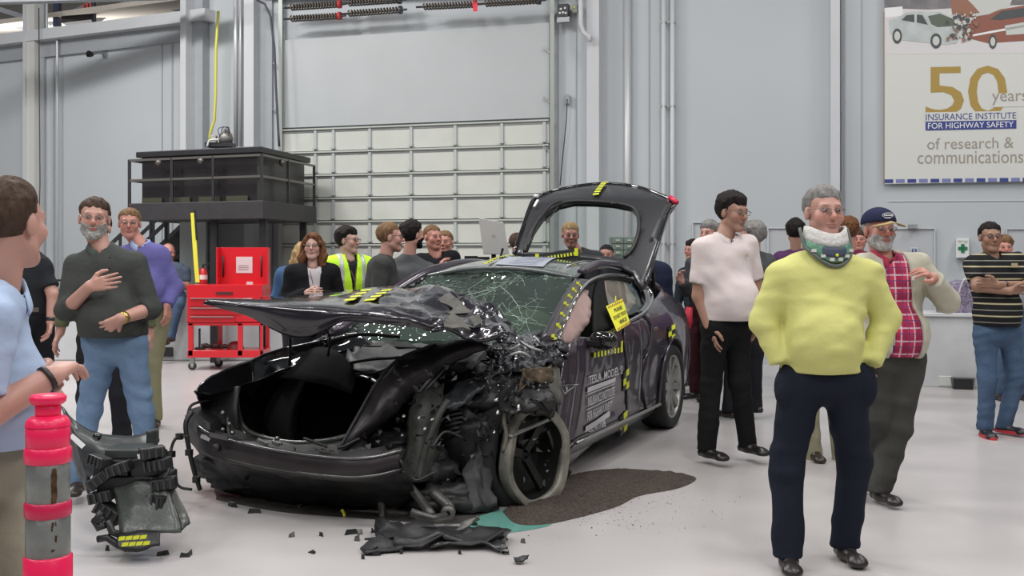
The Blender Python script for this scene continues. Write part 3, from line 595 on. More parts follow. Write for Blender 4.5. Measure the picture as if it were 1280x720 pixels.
ring(576, 628, 26*ps, 'reflective_sleeve', SL, e=.001); ring(624, 646, 28*ps, 'middle_band', mat('post_red_band', (.55, .012, .07), .35)); ring(644, 697, 26.5*ps, 'reflective_sleeve', SL, e=.001); ring(692, 760, 29*ps, 'lower_tube', PK)
ring(758, 1040, 30*ps, 'post_tube', PK)
mb = MB(); mb.lathe([(0, 0), (.2, 0), (.2, .04), (.1, .07), (.06, .09), (0, .09)], n=32); mb.build('rubber_base', mat('caster_black', (.03, .03, .03)), dl, True)
for y0, y1 in ((582, 624), (648, 692)):
    R = [[Vector((26.6*ps*math.sin(t), -26.6*ps*math.cos(t), pz(y))) for t in (.55, .66, .80)] for y in (y0, (y0+y1)/2, y1)]
    q, f = grid_patch(R, 4, 5, .002, 60, 3); mesh_obj('scuff_mark', q, f, mat('scuff_brown', (.10, .055, .03), .8, var=.8, vscale=40), dl, True)
# ------------------------------------------------------------------ the wrecked car; local frame: x forward, y to the car's left, z up
CO = Vector((.487, 9.495, 0)); CD = Vector((-.395, -.919, 0)).normalized(); CLv = Vector((-CD.y, CD.x, 0))
car = thing('wrecked_car', 'dark purple grey sedan with smashed front end and raised rear hatch', 'car', CO, rz=math.atan2(CD.y, CD.x))
def toL(p): q = p-CO; return Vector((q.dot(CD), q.dot(CLv), p.z))
def Cx(px, py, x): return toL(hit(px, py, CO+CD*x, CD))          # seen at a pixel, at a given station along the car
def Cy(px, py, y): return toL(hit(px, py, CO+CLv*y, CLv))
def yside(x, z):
    x = np.asarray(x, float); z = np.asarray(z, float)
    y = np.interp(z, [0, .16, .24, .34, .52, .70, .84, .93, 1.0, 1.2, 1.36, 1.44], [.84, .86, .925, .935, .95, .965, .955, .925, .885, .74, .62, .56])
    g = np.interp(x, [-1.15, -.9, -.5, 0, 2.2, 2.9, 3.6], [.80, .90, .965, 1, 1, .985, .9]); return y*g
def Sd(px, py):
    y = .93
    for _ in range(14): p = Cy(px, py, y); y = float(yside(p.x, p.z))
    return Cy(px, py, y)
PAINT = mat('paint_dark_purple', (.036, .027, .042), .30, .25, coat=.7, bump=.01, bscale=3)
PAINTC = mat('paint_crumpled', (.018, .015, .022), .22, .25, coat=.9, bump=.22, bscale=9, var=.3, vscale=12)
BLK = mat('plastic_black', (.010, .010, .010), .5, bump=.08, bscale=30); BLK2 = mat('plastic_charcoal', (.022, .021, .023), .55, var=.4, vscale=9, bump=.3, bscale=9)
GLOSSB = mat('gloss_black', (.006, .006, .007), .08, coat=1)
CHR = mat('chrome_trim', (.62, .62, .62), .15, 1); ALU = mat('alloy_grey', (.40, .40, .38), .35, .7, var=.15, vscale=10)
RUB = mat('tyre_rubber', (.013, .013, .013), .75, bump=.1, bscale=80); PRIM = mat('primer_greygreen', (.05, .055, .046), .5, var=.4, vscale=7, bump=.15, bscale=10)
BAG = mat('airbag_cloth', (.44, .31, .29), .85, bump=.35, bscale=14, var=.12, vscale=6); CREAMR = mat('bent_rim_cream', (.27, .26, .22), .5, .2, var=.55, vscale=9, bump=.2, bscale=25)
TY = mat('tape_yellow', (.72, .76, .03), .5); TB = mat('tape_black', (.012, .012, .012), .5); INT = mat('cabin_dark', (.012, .012, .012), .8)
_c1 = (Sd(730, 456).x, Sd(730, 456).z); _c2 = (Sd(716, 553).x, Sd(716, 553).z)
def dent(x, z):
    p = np.stack([np.asarray(x)*1.0, np.asarray(z)*1.0, 0*np.asarray(x)], 1); d = .004*vnoise(p*3.2, 4)
    cx0 = _c1[0]+(_c2[0]-_c1[0])*(z-_c1[1])/(_c2[1]-_c1[1]); d += -.022*np.exp(-((x-cx0-.05)/.05)**2)+.02*np.exp(-((x-cx0-.17)/.07)**2)
    d += -.035*np.exp(-((x-.86)/.05)**2-((z-.62)/.28)**2) -.02*np.exp(-((x-.45)/.22)**2-((z-.55)/.16)**2)+.012*np.exp(-((x-.2)/.1)**2-((z-.6)/.25)**2)
    d += -.02*np.exp(-((x-1.6)/.3)**2-((z-.36+.1*(x-1.6))/.06)**2)
    return d
def side(name, outline, m=PAINT, holes=(), parent=car, sp=.04, off=0, dd=1, th=.02, mirror=False, smooth=True):
    v, f = tri2d(outline, holes, sp); y = yside(v[:, 0], v[:, 1])+off+dd*dent(v[:, 0], v[:, 1])-(th or 0)/2
    s_ = -1 if mirror else 1
    V = np.stack([v[:, 0], y*s_, v[:, 1]], 1); o = mesh_obj(name, V, [t if not mirror else t for t in f], m, parent, smooth)
    if th: solid(o, th, 0)
    return o
def xz(L): return [(lambda p: (p.x, p.z))(Sd(x, y)) for x, y in L]
def arc(cx, cz, r, a0, a1, n=18): return [(cx+r*math.cos(math.radians(a0+(a1-a0)*k/n)), cz+r*math.sin(math.radians(a0+(a1-a0)*k/n))) for k in range(n+1)]
# belt and greenhouse key points (x, z)
fd = xz([(709, 583), (705, 560), (697, 520), (698, 487), (704, 455), (711, 430), (722, 421), (749, 423.5), (777, 406.5), (778, 430), (782, 470), (781, 526)])
fd_ = side('front_door', fd, sp=.028)
rd = xz([(783, 525), (784, 470), (780, 430), (779, 405.5), (801, 393.5), (812, 405), (812, 425), (806, 450), (802, 480), (806, 510)])
rd_ = side('rear_door', rd)
AX, AZ, AR = 0.0, .37, .40
q0 = xz([(808, 509), (804, 480), (808, 450), (814, 425), (814, 405), (803, 392.5), (813, 380)])
qa = [(p[0], p[1]) for p in arc(AX, AZ, AR, -22, 202, 22)]
quarter = q0+[(-.30, 1.14), (-.62, 1.06), (-1.0, 1.03), (-1.05, .95), (-1.06, .6), (-1.02, .30), (-.5, .24)]+qa[::-1]+[(.42, .20)]
quarter_ = side('rear_quarter_panel', quarter, sp=.06, dd=.5)
mb = MB(); P = [(x, float(yside(x, z))+.008, z) for x, z in qa]; mb.tube(P, .013, 8); mb.build('wheel_arch_lip', PAINT, car, True)
sill = xz([(708, 586), (711, 581), (827, 508), (824, 519), (712, 590)]); s_ = side('sill_panel', [(2.42, .16), (2.40, .25), (.45, .235), (.45, .16)], mat('sill_black', (.02, .018, .022), .3, coat=.5), dd=0, off=.012)
mb = MB(); P = [(x, float(yside(x, .26))+.028, .252) for x in np.linspace(2.40, .42, 12)]; mb.tube(P, .011, 8); mb.build('sill_trim', ALU, car, True)
for o, L in ((quarter_, None),):
    pass
side('right_body_side', [(2.6, .2), (2.6, .85), (2.2, .93), (.9, .96), (-.3, 1.1), (-1.0, 1.03), (-1.06, .6), (-1.02, .3), (-.5, .24)]+qa[::-1]+[(.42, .2)], mirror=True, dd=0, sp=.1)
# chrome window surround, door seams, handles
dl_ = [(696, 423), (703, 403), (711, 384), (722, 365), (735, 351.5), (752, 344.5), (771, 344), (790, 348.5), (805, 357.5), (813, 369), (811, 380), (801, 392), (777, 405.5), (749, 422)]
P = [Sd(x, y) for x, y in dl_]; P = cr(P, 6); P = [Vector((p.x, p.y+.012, p.z)) for p in P]
mb = MB(); mb.tube(P, .014, 8); mb.build('window_chrome', CHR, car, True)
mb = MB(); mb.tube([p-Vector((0, .012, .022)) for p in P], .016, 6); mb.build('window_seal', BLK, car, True)
for L, nm in (([(779, 406), (780, 432), (783, 470), (782.5, 526)], 'door_seam'), ([(802, 393), (813, 406), (813, 425), (807, 450), (803, 480), (807, 510)], 'door_seam')):
    mb = MB(); P = []
    for p in cr([Sd(x, y) for x, y in L], 6): P.append((p.x, p.y+.002+float(dent(np.array([p.x]), np.array([p.z]))[0]), p.z))
    mb.tube(P, .006, 6); mb.build(nm, BLK, car, True)
mb = MB(); p = Sd(818, 411); mb.box((p.x-.06, p.y, p.z-.012), (p.x+.05, p.y+.016, p.z+.012)); mb.build('door_handle', CHR, car, bevel=.005)
mb = MB(); p = Sd(762, 441); mb.tube(cr([(p.x+.09, p.y+.004, p.z), (p.x, p.y+.03, p.z+.01), (p.x-.09, p.y+.004, p.z+.005)], 4), .009, 6); mb.build('door_handle', CHR, car, True)
# pillars
def pillar(name, L, R_, m, off=0, parent=car):
    rows = [[Sd(x, y)+Vector((0, off, 0)) for x, y in L], [Sd(x, y)+Vector((0, off+.01, 0)) for x, y in [((a[0]+b[0])/2, (a[1]+b[1])/2) for a, b in zip(L, R_)]], [Sd(x, y)+Vector((0, off, 0)) for x, y in R_]]
    q, f = grid_patch(rows, 5, 3); return solid(mesh_obj(name, q, f, m, parent, True), .03, 0)
pillar('a_pillar', [(676, 424), (690, 396), (703, 371), (717, 350)], [(696, 425), (704, 403), (716, 374), (734, 350)], PAINT)
pillar('b_pillar', [(746, 418), (746, 385), (747, 365), (752, 346)], [(771, 408), (764, 385), (760, 366), (757, 345)], INT, -.03)
pillar('c_pillar', [(797, 392), (806, 380), (802, 364), (790, 350)], [(803, 391), (813, 380), (813, 368), (803, 357)], GLOSSB, -.01)
# roof
def zroof(x): return np.interp(x, [-.1, .3, .7, 1.0, 1.3, 1.5], [1.345, 1.405, 1.435, 1.435, 1.405, 1.365])
rows = [[(x, yy, float(zroof(x))-.20*abs(yy)**2.2) for yy in (-.62, -.5, -.3, 0, .3, .5, .62)] for x in (1.50, 1.3, 1.0, .7, .4, .2)]
q, f = grid_patch(rows, 4, 4); o = mesh_obj('roof_panel', q, f, mat('roof_glass', (.12, .14, .13), .12, coat=1), car, True); solid(o, .02)
for s_ in (-1, 1):
    mb = MB(); P = cr([(2.42, .86*s_, .90), (1.95, .74*s_, 1.12), (1.5, .64*s_, 1.30), (1.15, .60*s_, 1.36), (.8, .585*s_, 1.385), (.4, .59*s_, 1.365), (0, .63*s_, 1.29), (-.45, .71*s_, 1.15)], 6)
    if s_ < 0: mb.tube(P, .045, 10); mb.build('roof_rail', PAINT, car, True)
    else: mb.tube(P[14:], .035, 10); mb.build('roof_rail', PAINT, car, True)
mb = MB(); mb.tube(cr([(1.50, -.62, 1.29), (1.53, -.3, 1.345), (1.54, 0, 1.36), (1.53, .3, 1.345), (1.49, .62, 1.29)], 5), .017, 8); mb.build('windscreen_header', mat('header_trim', (.16, .17, .17), .25, .5), car, True)
# windscreen: cracked, sagging
CRK = glassy('cracked_windscreen', (.50, .80, .60), .05, .04, .55, bump=.22)
rows = [[(1.50, y, 1.355-.15*abs(y)**2) for y in (-.62, -.3, 0, .3, .60)], [(1.72, y*1.05, 1.255-.12*y*y-.02) for y in (-.62, -.3, 0, .3, .62)], [(1.98, y*1.13, 1.135-.1*y*y-.045*(y > 0)) for y in (-.63, -.3, 0, .3, .63)], [(2.22, y*1.2, 1.01-.08*y*y-.04*(y > 0)) for y in (-.64, -.3, 0, .3, .62)], [(2.46-.12*y*y, y*1.28, .875) for y in (-.66, -.3, 0, .3, .62)]]
q, f = grid_patch(rows, 6, 6, .010, 7, 8); ws = mesh_obj('windscreen', q, f, CRK, car, True)
Q = q.reshape(25, -1, 3) if len(q) % 25 == 0 else None
qv = q
def wsurf(x, y):
    i = np.argmin((qv[:, 0]-x)**2+(qv[:, 1]-y)**2); return float(qv[i, 2])
CR = mat('crack_white', (.30, .42, .34), .5); rr = random.Random(5); mb = MB(); hubs = [(1.95, .35), (1.75, .1), (2.15, .5), (2.2, -.1), (1.85, -.35), (2.05, .1)]
for hx, hy in hubs:
    for k in range(9):
        th = rr.uniform(0, 6.28); L_ = rr.uniform(.10, .42); pts = []
        for j in range(6):
            x = hx+L_*math.cos(th)*j/5+rr.uniform(-.012, .012); y = hy+L_*math.sin(th)*j/5+rr.uniform(-.012, .012)
            if not (1.53 < x < 2.38 and abs(y) < .62+.12*(x-1.5)): break
            pts.append((x, y, wsurf(x, y)+.006))
        if len(pts) > 2: mb.tube(pts, rr.choice((.0008, .0010, .0018)), 4)
    for r_ in (.07, .13, .2):
        pts = []
        for j in range(9):
            th = j*.5+hx; x = hx+r_*math.cos(th)+rr.uniform(-.01, .01); y = hy+r_*math.sin(th)+rr.uniform(-.01, .01); pts.append((x, y, wsurf(x, y)+.006))
        if r_ < .1 or rr.random() < .5: mb.tube(pts, .0009, 4)
tag(mb.build('glass_cracks', CR, ws), kind='stuff')
mb = MB(); mb.box((1.60, -.55, 1.20), (1.70, -.15, 1.30)) if False else None
# interior: dash, seats, airbags, floor, firewall
mb = MB(); mb.box((-.85, -.84, .17), (2.55, .84, .30)); mb.build('floor_pan', INT, car)
mb = MB(); mb.box((2.48, -.80, .2), (2.55, .80, .84)); mb.build('firewall', BLK, car)
rows = [[(2.46, y, .84) for y in (-.75, 0, .75)], [(2.2, y, .93) for y in (-.76, 0, .76)], [(1.95, y, .92) for y in (-.76, 0, .76)], [(1.85, y, .75) for y in (-.76, 0, .76)], [(1.9, y, .4) for y in (-.76, 0, .76)]]
q, f = grid_patch(rows, 4, 4, .01, 5); mesh_obj('dashboard', q, f, mat('dash_dark', (.02, .022, .021), .7), car, True)
def blob(name, c, r, m, seed, parent=car, amp=.12, n=20):
    V = []; Fc = []
    for i in range(n+1):
        for j in range(n):
            a = math.pi*i/n; b = 2*math.pi*j/n; V.append((math.sin(a)*math.cos(b), math.sin(a)*math.sin(b), math.cos(a)))
    V = np.array(V); d = 1+amp*vnoise(V*2.5, seed); V = np.sign(V)*np.abs(V)**.8*d[:, None]*np.array(r)+np.array(c)
    for i in range(n):
        for j in range(n): j2 = (j+1) % n; Fc.append((i*n+j, (i+1)*n+j, (i+1)*n+j2, i*n+j2))
    return mesh_obj(name, V, Fc, m, parent, True)
for yy in (.38, -.38):
    blob('seat_base', (1.35, yy, .48), (.27, .26, .12), mat('seat_black', (.018, .018, .018), .7), 3)
    blob('seat_back', (1.05, yy, .85), (.10, .25, .36), mat('seat_black', (.018, .018, .018)), 4, amp=.04); blob('headrest', (.98, yy, 1.24), (.06, .13, .09), mat('seat_black', (.018, .018, .018)), 5, amp=.04)
blob('rear_bench', (.15, 0, .7), (.18, .7, .35), mat('seat_black', (.018, .018, .018)), 6, amp=.04)
p = Cx(655, 404, 1.9); blob('driver_airbag', (p.x, p.y, p.z-.02), (.14, .22, .11), mat('airbag_tan', (.38, .24, .18), .85, bump=.3, bscale=14), 7)
def curtain(name, L, off=-.09):
    ol = xz(L); v, f = tri2d(ol, (), .05); p3 = np.stack([v[:, 0], yside(v[:, 0], v[:, 1])+off, v[:, 1]], 1)
    p3[:, 1] += .02*vnoise(p3*9, 3)
    o = mesh_obj(name, p3, f, BAG, car, True); solid(o, .05, 0); return o
curtain('curtain_airbag', [(702, 425), (708, 398), (722, 374), (733, 362), (741, 366), (744, 385), (742, 405), (733, 420), (718, 432)], -.06)
curtain('curtain_airbag', [(757, 348), (778, 347), (790, 358), (800, 376), (796, 392), (783, 396), (768, 398), (762, 372)], -.07)
blob('side_airbag', tuple(Sd(741, 412)-Vector((0, .12, 0))), (.05, .03, .06), mat('airbag_pale', (.55, .52, .5), .8), 4)
# rear window glass on the visible side, tinted
side('rear_door_glass', xz([(765, 404), (760, 348), (778, 346), (798, 355), (810, 370), (808, 379), (799, 390)]), glassy('side_glass', (.8, .9, .85), .03, .03, .85, hi=.25), off=-.02, dd=0, th=0)
# mirror
mg = blob('wing_mirror', tuple(Sd(738, 425)+Vector((.02, .10, .0))), (.06, .095, .062), GLOSSB, 2, amp=.05)
mb = MB(); p = Sd(735, 428); mb.bar(p, p+Vector((.02, .09, -.0)), .08, .03); mb.build('mirror_stalk', BLK, car)
# rear body: bumper, tail and lamp
rows = [[(-1.02, y, .98) for y in (-.8, -.4, 0, .4, .8)], [(-1.14, y*1.03, .85) for y in (-.8, -.4, 0, .4, .8)], [(-1.16, y*1.05, .55) for y in (-.8, -.4, 0, .4, .8)], [(-1.08, y*1.03, .28) for y in (-.8, -.4, 0, .4, .8)]]
for r_ in rows: r_[0] = (r_[0][0]+.12, r_[0][1], r_[0][2]); r_[-1] = (r_[-1][0]+.12, r_[-1][1], r_[-1][2])
q, f = grid_patch(rows, 5, 4); solid(mesh_obj('rear_bumper', q, f, PAINT, car, True), .02)
# rear deck opening edge & shoulder to the left of the hatch
rows = [[(.15, .60, 1.33), (-.1, .66, 1.25), (-.5, .74, 1.12), (-.95, .76, 1.02)], [(.15, .56, 1.35), (-.1, .58, 1.24), (-.5, .62, 1.09), (-.95, .62, 1.0)]]
for s_ in (1, -1):
    q, f = grid_patch([[(a, b*s_, c) for a, b, c in r_] for r_ in rows], 5, 3); solid(mesh_obj('hatch_gutter', q, f, PAINT, car, True), .03, 0)
mb = MB(); mb.tube(cr([Cx(717, 325.5, .3), Cx(745, 328, .25), Cx(784, 334, .15)], 5), .02, 8); mb.build('red_strip', mat('strip_red', (.30, .02, .04), .4), car, True)  # red tube along the lower edge of the hatch opening
# ---- hatch
HP = CO+CD*.38+Vector((0, 0, 1.38)); a_ = math.radians(31.5); hu = (CD*-math.cos(a_)+Vector((0, 0, math.sin(a_)))); hn = hu.cross(CLv).normalized()
if hn.dot(Vector((0, -1, 0))) < 0: hn = -hn
def hp2(px, py): q = hit(px, py, HP, hn)-HP; return (q.dot(CLv), q.dot(hu))
def h3(u, v, off=0):
    v_ = np.asarray(v); u_ = np.asarray(u); n = off-.10*u_**2-.07*np.clip(v_-1.0, 0, 1)**1.5*3+.05*np.sin(np.clip(v_, 0, 1.6)*2)
    return n
outer = [(643, 320), (654, 292), (664, 262), (669, 252), (682, 243), (697, 235), (725, 226.5), (755, 222.5), (789, 228), (817, 239.5), (844, 253), (837, 264), (828, 288), (818, 316), (806, 348), (800, 352)]
inner = [(657, 319), (668, 295), (682, 276), (700, 264.5), (719, 260.5), (745, 261), (767, 262), (790, 265), (798, 273), (799, 291), (792, 310), (781, 322), (748, 322), (719, 321)]
outer = [hp2(*p) for p in outer]+[hp2(788, 344), hp2(720, 329)]; inner = [hp2(*p) for p in inner]
def hatch_pt(u, v, off=0):
    p = HP+CLv*u+hu*v+hn*float(h3(u, v, off)); return toL(p)
outer = outer[:-2]+[hp2(790, 336), hp2(750, 326), hp2(700, 323)]
v, f = tri2d(outer, [inner], .06); V = [hatch_pt(a, b) for a, b in v]
hat = mesh_obj('rear_hatch', V, f, mat('hatch_charcoal', (.026, .026, .030), .38, .2, coat=.3, bump=.03, bscale=8), car, True); solid(hat, .05, 0)
v, f = tri2d([(a*1.0, b) for a, b in inner], (), .1); mesh_obj('hatch_glass', [hatch_pt(a, b, .0) for a, b in v], f, glassy('clear_glass', (.92, .96, .94), .04, .02, .93), hat, True)
mb = MB(); mb.tube(cr([hatch_pt(*hp2(x, y), .03) for x, y in ((643, 320), (654, 292), (664, 262), (669, 252), (682, 243), (697, 235), (725, 226.5), (755, 222.5), (789, 228), (817, 239.5), (844, 253), (837, 264), (828, 288), (818, 316), (806, 348))], 4), .016, 6); mb.build('hatch_edge', GLOSSB, hat, True)
mb = MB(); mb.tube(cr([hatch_pt(a, b, .03) for a, b in inner[:12]], 4), .018, 6); mb.build('hatch_inner_lip', BLK, hat, True)
mb = MB(); mb.tube([hatch_pt(*hp2(x, y), .05) for x, y in ((838, 250), (842, 252), (846, 256))], .024, 8); mb.build('tail_lamp_corner', mat('lamp_red', (.6, .02, .06), .3), hat, True)
mb = MB(); mb.tube([hatch_pt(*hp2(x, y), .05) for x, y in ((670, 250), (673, 252))], .018, 8); mb.build('clip_white', mat('white_plastic', (.7, .7, .7)), hat, True)
mb = MB(); mb.bar(hatch_pt(*hp2(674.5, 260), .06), hatch_pt(*hp2(670, 269), .06), .022, .01); mb.build('white_sticker', mat('white_plastic', (.7, .7, .7)), hat)
mb = MB(); mb.tube([hatch_pt(*hp2(766, 265), .05), hatch_pt(*hp2(774, 265), .05)], .014, 6); mb.build('latch', BLK, hat, True)
mb = MB(); mb.tube(cr([hatch_pt(*hp2(x, y), .06) for x, y in ((662, 316), (672, 292), (690, 270), (705, 263))], 5), .008, 6); mb.tube(cr([hatch_pt(*hp2(x, y), .03) for x, y in ((662, 312), (676, 288), (690, 280), (702, 262))], 5), .006, 6); mb.build('loose_cable', BLK, hat, True)
for (x0, y0, x1, y1) in ((815, 300, 797, 340),):
    mb = MB(); mb.tube([hatch_pt(*hp2(x0, y0), .05), Vector((-.3, .70, 1.12))], .016, 8); mb.build('gas_strut', mat('strut_black', (.02, .02, .02), .3), hat, True)
ncheck = [0]
def checker(name, pts, w, n, parent=car, nrm=None, bar_only=False, lift=.004):
    """tape of alternating yellow and black blocks along 3-D points"""
    P = [Vector(p) for p in pts]; L_ = sum((P[i+1]-P[i]).length for i in range(len(P)-1))
    def at(s):
        s = s*L_
        for i in range(len(P)-1):
            l = (P[i+1]-P[i]).length
            if s <= l+1e-9: return P[i]+(P[i+1]-P[i])*(s/l)
            s -= l
        return P[-1]
    N_ = Vector(nrm); o = bpy.data.objects.new(name, None); COL.objects.link(o); o.parent = car; ncheck[0] += 1
    for k in range(n):
        a, b = at(k/n), at((k+1)/n); mb = MB(); mb.bar(a+N_*lift, b+N_*lift, w, .004, up=N_); mb.build('tape_block', TY if k % 2 == 0 else TB, o)
    return o
ln = CLv*0  # placeholder vector
hnL = Vector((hn.dot(CD), hn.dot(CLv), hn.z))
checker('target_tape', [hatch_pt(*hp2(x, y), .045) for x, y in ((755.5, 223), (753, 232), (750, 242), (746.5, 253))], .03, 11, hat, hnL) if False else None
Pt = [hatch_pt(*hp2(x, y), .045) for x, y in ((755.5, 224), (753, 233), (750, 243), (746.5, 254))]
to = checker('target_tape', Pt, .055, 13, hat, hnL, lift=.006)
# roof target bar and tapes
rb = MB(); a, b = Cx(673, 325, .95), Cx(722, 318, .75)
Pb = [Cx(668, 331, .95), Cx(722, 324, .80), Cx(723, 311, .80), Cx(669, 318, .95)]; Pb += [p+Vector((-.05, 0, 0)) for p in Pb]
rb.add(Pb, [(0, 1, 2, 3), (7, 6, 5, 4), (0, 4, 5, 1), (1, 5, 6, 2), (2, 6, 7, 3), (3, 7, 4, 0)]); bar_ = rb.build('roof_target_bar', mat('bar_charcoal', (.03, .03, .032), .5), car)
checker('target_tape', [Cx(677, 323.5, .965), Cx(719, 317, .815)], .026, 21, bar_, (1, 0, 0), lift=.006)
for (x, y) in ((672, 322), (721, 315)):
    p = Cx(x, y, .97 if x < 700 else .82); mb = MB(); mb.bar(p+Vector((.012, 0, -.03)), p+Vector((.012, 0, .03)), .03, .004, up=(1, 0, 0)); mb.build('target_square', TY, bar_)
mb = MB(); p = Cx(668, 334, 1.05); mb.box((p.x, p.y-.03, p.z-.02), (p.x+.04, p.y+.03, p.z+.02)); mb.build('target_square', TY, bar_)
mb = MB()
mb.add([(1.0, -.45, float(zroof(1.))-.01), (1.45, -.02, 1.389), (1.45, .22, 1.386), (.95, .05, 1.452), (.85, -.25, 1.450)], [(0, 1, 2, 3, 4)]); mb2 = mb
def rz_(x, y): return float(zroof(x))-.20*abs(y)**2.2
def roof_strip(name, P, w, m, lift=.012):
    R = [[(x+w*a, y+w*b, rz_(x+w*a, y+w*b)+lift) for x, y in P] for a, b in ((0, -.5), (0, .5))]; q, f = grid_patch(R, 4, 2); return mesh_obj(name, q, f, m, car)
sh = roof_strip('paper_sheets', [(1.44, .14), (1.2, .10), (.95, .06), (.8, .04)], .40, mat('paper_blue_grey', (.30, .32, .37), .6))
Pq = [(1.47, -.12), (1.2, -.15), (.9, -.18), (.6, -.2)]; Pq = [Vector((x, y, rz_(x, y)+.02)) for x, y in Pq]; checker('target_tape', Pq, .03, 26, car, (0, 0, 1))
for k in range(9):
    x = 1.38-k*.07; mb = MB(); mb.bar((x, -.06+.1-.002*k, rz_(x, .1)+.0165), (x, .26, rz_(x, .26)+.0165), .012, .002); mb.build('print_line', mat('print_navy', (.12, .13, .22), .6), sh)
# right-hand roof edge trims: roof grab rails
for dx in (0, .12, .25):
    mb = MB(); mb.tube(cr([(1.3-dx, .50-.02, rz_(1.3-dx, .48)+.012), (.95-dx*.6, .49, rz_(1., .49)+.016), (.6-dx*.3, .5, rz_(.6, .5)+.012)], 5), .008, 6); mb.build('roof_trim', CHR, car, True) if dx == 0 else None
# A pillar targets
def tsq(p, w, h, parent=car, m=TY, nrm=(0, 1, 0)):
    N_ = Vector(nrm).normalized(); mb = MB(); mb.bar(p-Vector((0, 0, h/2))+N_*.004, p+Vector((0, 0, h/2))+N_*.004, w, .004, up=N_); return mb.build('target_square', m, parent)
for x, y in ((686.5, 421), (692.5, 407), (697.5, 393), (702, 380), (707, 370.5), (712.5, 362.5), (718, 355)):
    p = Sd(x, y)+Vector((.0, .03, .0)); tsq(p+Vector((.02, 0, .008)), .024, .018, nrm=(.45, .8, .3)); tsq(p+Vector((-.012, 0, -.010)), .024, .018, nrm=(.45, .8, .3))
for k in range(7):
    mb = MB(); p, q_ = [Sd(694+4.4*(k+j*.7), 419-9.6*(k+j*.7))+Vector((.01, .035, 0)) for j in (0, 1)]; mb.tube([p, q_], .007, 5); mb.build('broken_chrome', CHR, car, True)
# side targets
def sidept(px, py, off=.006, base=.004): 
    p = Sd(px, py); return Vector((p.x, p.y+off+base+float(dent(np.array([p.x]), np.array([p.z]))[0]), p.z))
def quad(cx0, cy0, w, h, sk=0):
    for a, b, m in ((-1, 1, TY), (1, 1, TB), (-1, -1, TB), (1, -1, TY), (-1, 3, TB), (1, 3, TY)):
        p0 = sidept(cx0+a*w/2, cy0-b*h/2-sk*a); mb = MB(); P = [sidept(cx0+a*w/2+i*w/2, cy0-b*h/2-sk*a+j*h/2-sk*i) for i, j in ((-1, 1), (1, 1), (1, -1), (-1, -1))]; mb.add(P, [(0, 1, 2, 3)]); o = mb.build('target_square', m, car)
quad(838, 419, 4.5, 6, 1.3); quad(781, 479, 3.6, 8, 1.8); quad(778, 533, 4.5, 8, 2.5)
checker('target_tape', [sidept(x, y) for x, y in ((740, 444), (755, 441), (775, 437))], .035, 17, car, (0, 1, 0)); tsq(sidept(775, 433), .03, .08)
# yellow do-not-touch placard hanging at the window
pl = [Sd(x, y)+Vector((0, .06, 0)) for x, y in ((748.5, 382.5), (769, 373.5), (778, 404), (762, 414))]
pm = mat('placard_yellow', (.83, .80, .04), .5)
mb = MB(); mb.add(pl+[p-Vector((0, .006, 0)) for p in pl], [(0, 3, 2, 1), (4, 5, 6, 7), (0, 1, 5, 4), (1, 2, 6, 5), (2, 3, 7, 6), (3, 0, 4, 7)]); pc_ = mb.build('notice_placard', pm, car)
def plf(u, v, off=.004): 
    a = pl[3]+(pl[2]-pl[3])*u; b = pl[0]+(pl[1]-pl[0])*u; return a+(b-a)*v+Vector((.002, off, .001))
for s, u0, u1, v0, v1 in (('PLEASE', .28, .78, .66, .80), ('DO NOT TOUCH', .08, .94, .42, .56), ('VEHICLE', .30, .84, .18, .32)):
    text_on(s, lambda u, v: plf(u0+(u1-u0)*u, v0+(v1-v0)*v), 'lettering', TB, pc_, bold=.02)
for v0 in (.90, .02):
    for k in range(9):
        mb = MB(); mb.add([plf(k/9+.02, v0), plf(k/9+.07, v0), plf(k/9+.10, v0+.08), plf(k/9+.05, v0+.08)], [(0, 1, 2, 3)]); mb.build('hazard_stripe', mat('stripe_red', (.35, .05, .03), .5), pc_)
mb = MB(); mb.bar(plf(.5, 1.0), plf(.62, 1.16), .03, .004, up=(0, 1, 0)); mb.build('hanging_tab', pm, pc_)
# door lettering: white print
WP = mat('decal_white', (.56, .55, .58), .5); DG = mat('decal_dark', (.03, .03, .04), .5)
def dtext(s, x0, x1, y0t, y0b, y1t, y1b, m=WP, off=.007):
    def fn(u, v): x = x0+(x1-x0)*u; yt = y0t+(y1t-y0t)*u; yb = y0b+(y1b-y0b)*u; return sidept(x, yb+(yt-yb)*v, off)
    return text_on(s, fn, 'lettering', m, fd_, bold=.014)
fd_.parent = car
def dquad(P, name, m, off=.006):
    P = [Vector(p) for p in P]; n = 12; mb = MB(); mb.add([sidept(*(P[0]*(1-i/n)+P[1]*(i/n)), off) for i in range(n+1)]+[sidept(*(P[3]*(1-i/n)+P[2]*(i/n)), off) for i in range(n+1)], [(i, i+1, n+2+i, n+1+i) for i in range(n)]); return mb.build(name, m, fd_)
dtext('TESLA  MODEL S', 734.5, 776, 470, 480.5, 457, 467)
for (a, b) in ((0, 6.5), (48.5, 56)):
    x0a, x1a = 733-a*.05, 768-a*.09
    dquad([(x0a, 484.5+a), (x1a, 471.5+a*.87), (x1a-.5, 471.5+b*.87), (x0a-.3, 484.5+b)], 'decal_bar', WP)
dquad([(732.7, 492.5), (767.2, 478.8), (766.6, 480), (732.7, 493.7)], 'decal_rule', WP); dquad([(732.4, 511.3), (766.2, 495.3), (766, 496.5), (732.3, 512.5)], 'decal_rule', WP)
dtext('INSURANCE INSTITUTE', 733, 766.5, 497, 508.5, 483, 493.5); dtext('FOR HIGHWAY SAFETY', 732.4, 765.4, 515, 526.5, 499.5, 510)
dtext('CEN1708', 733.5, 756.5, 531.5, 541, 523, 533)
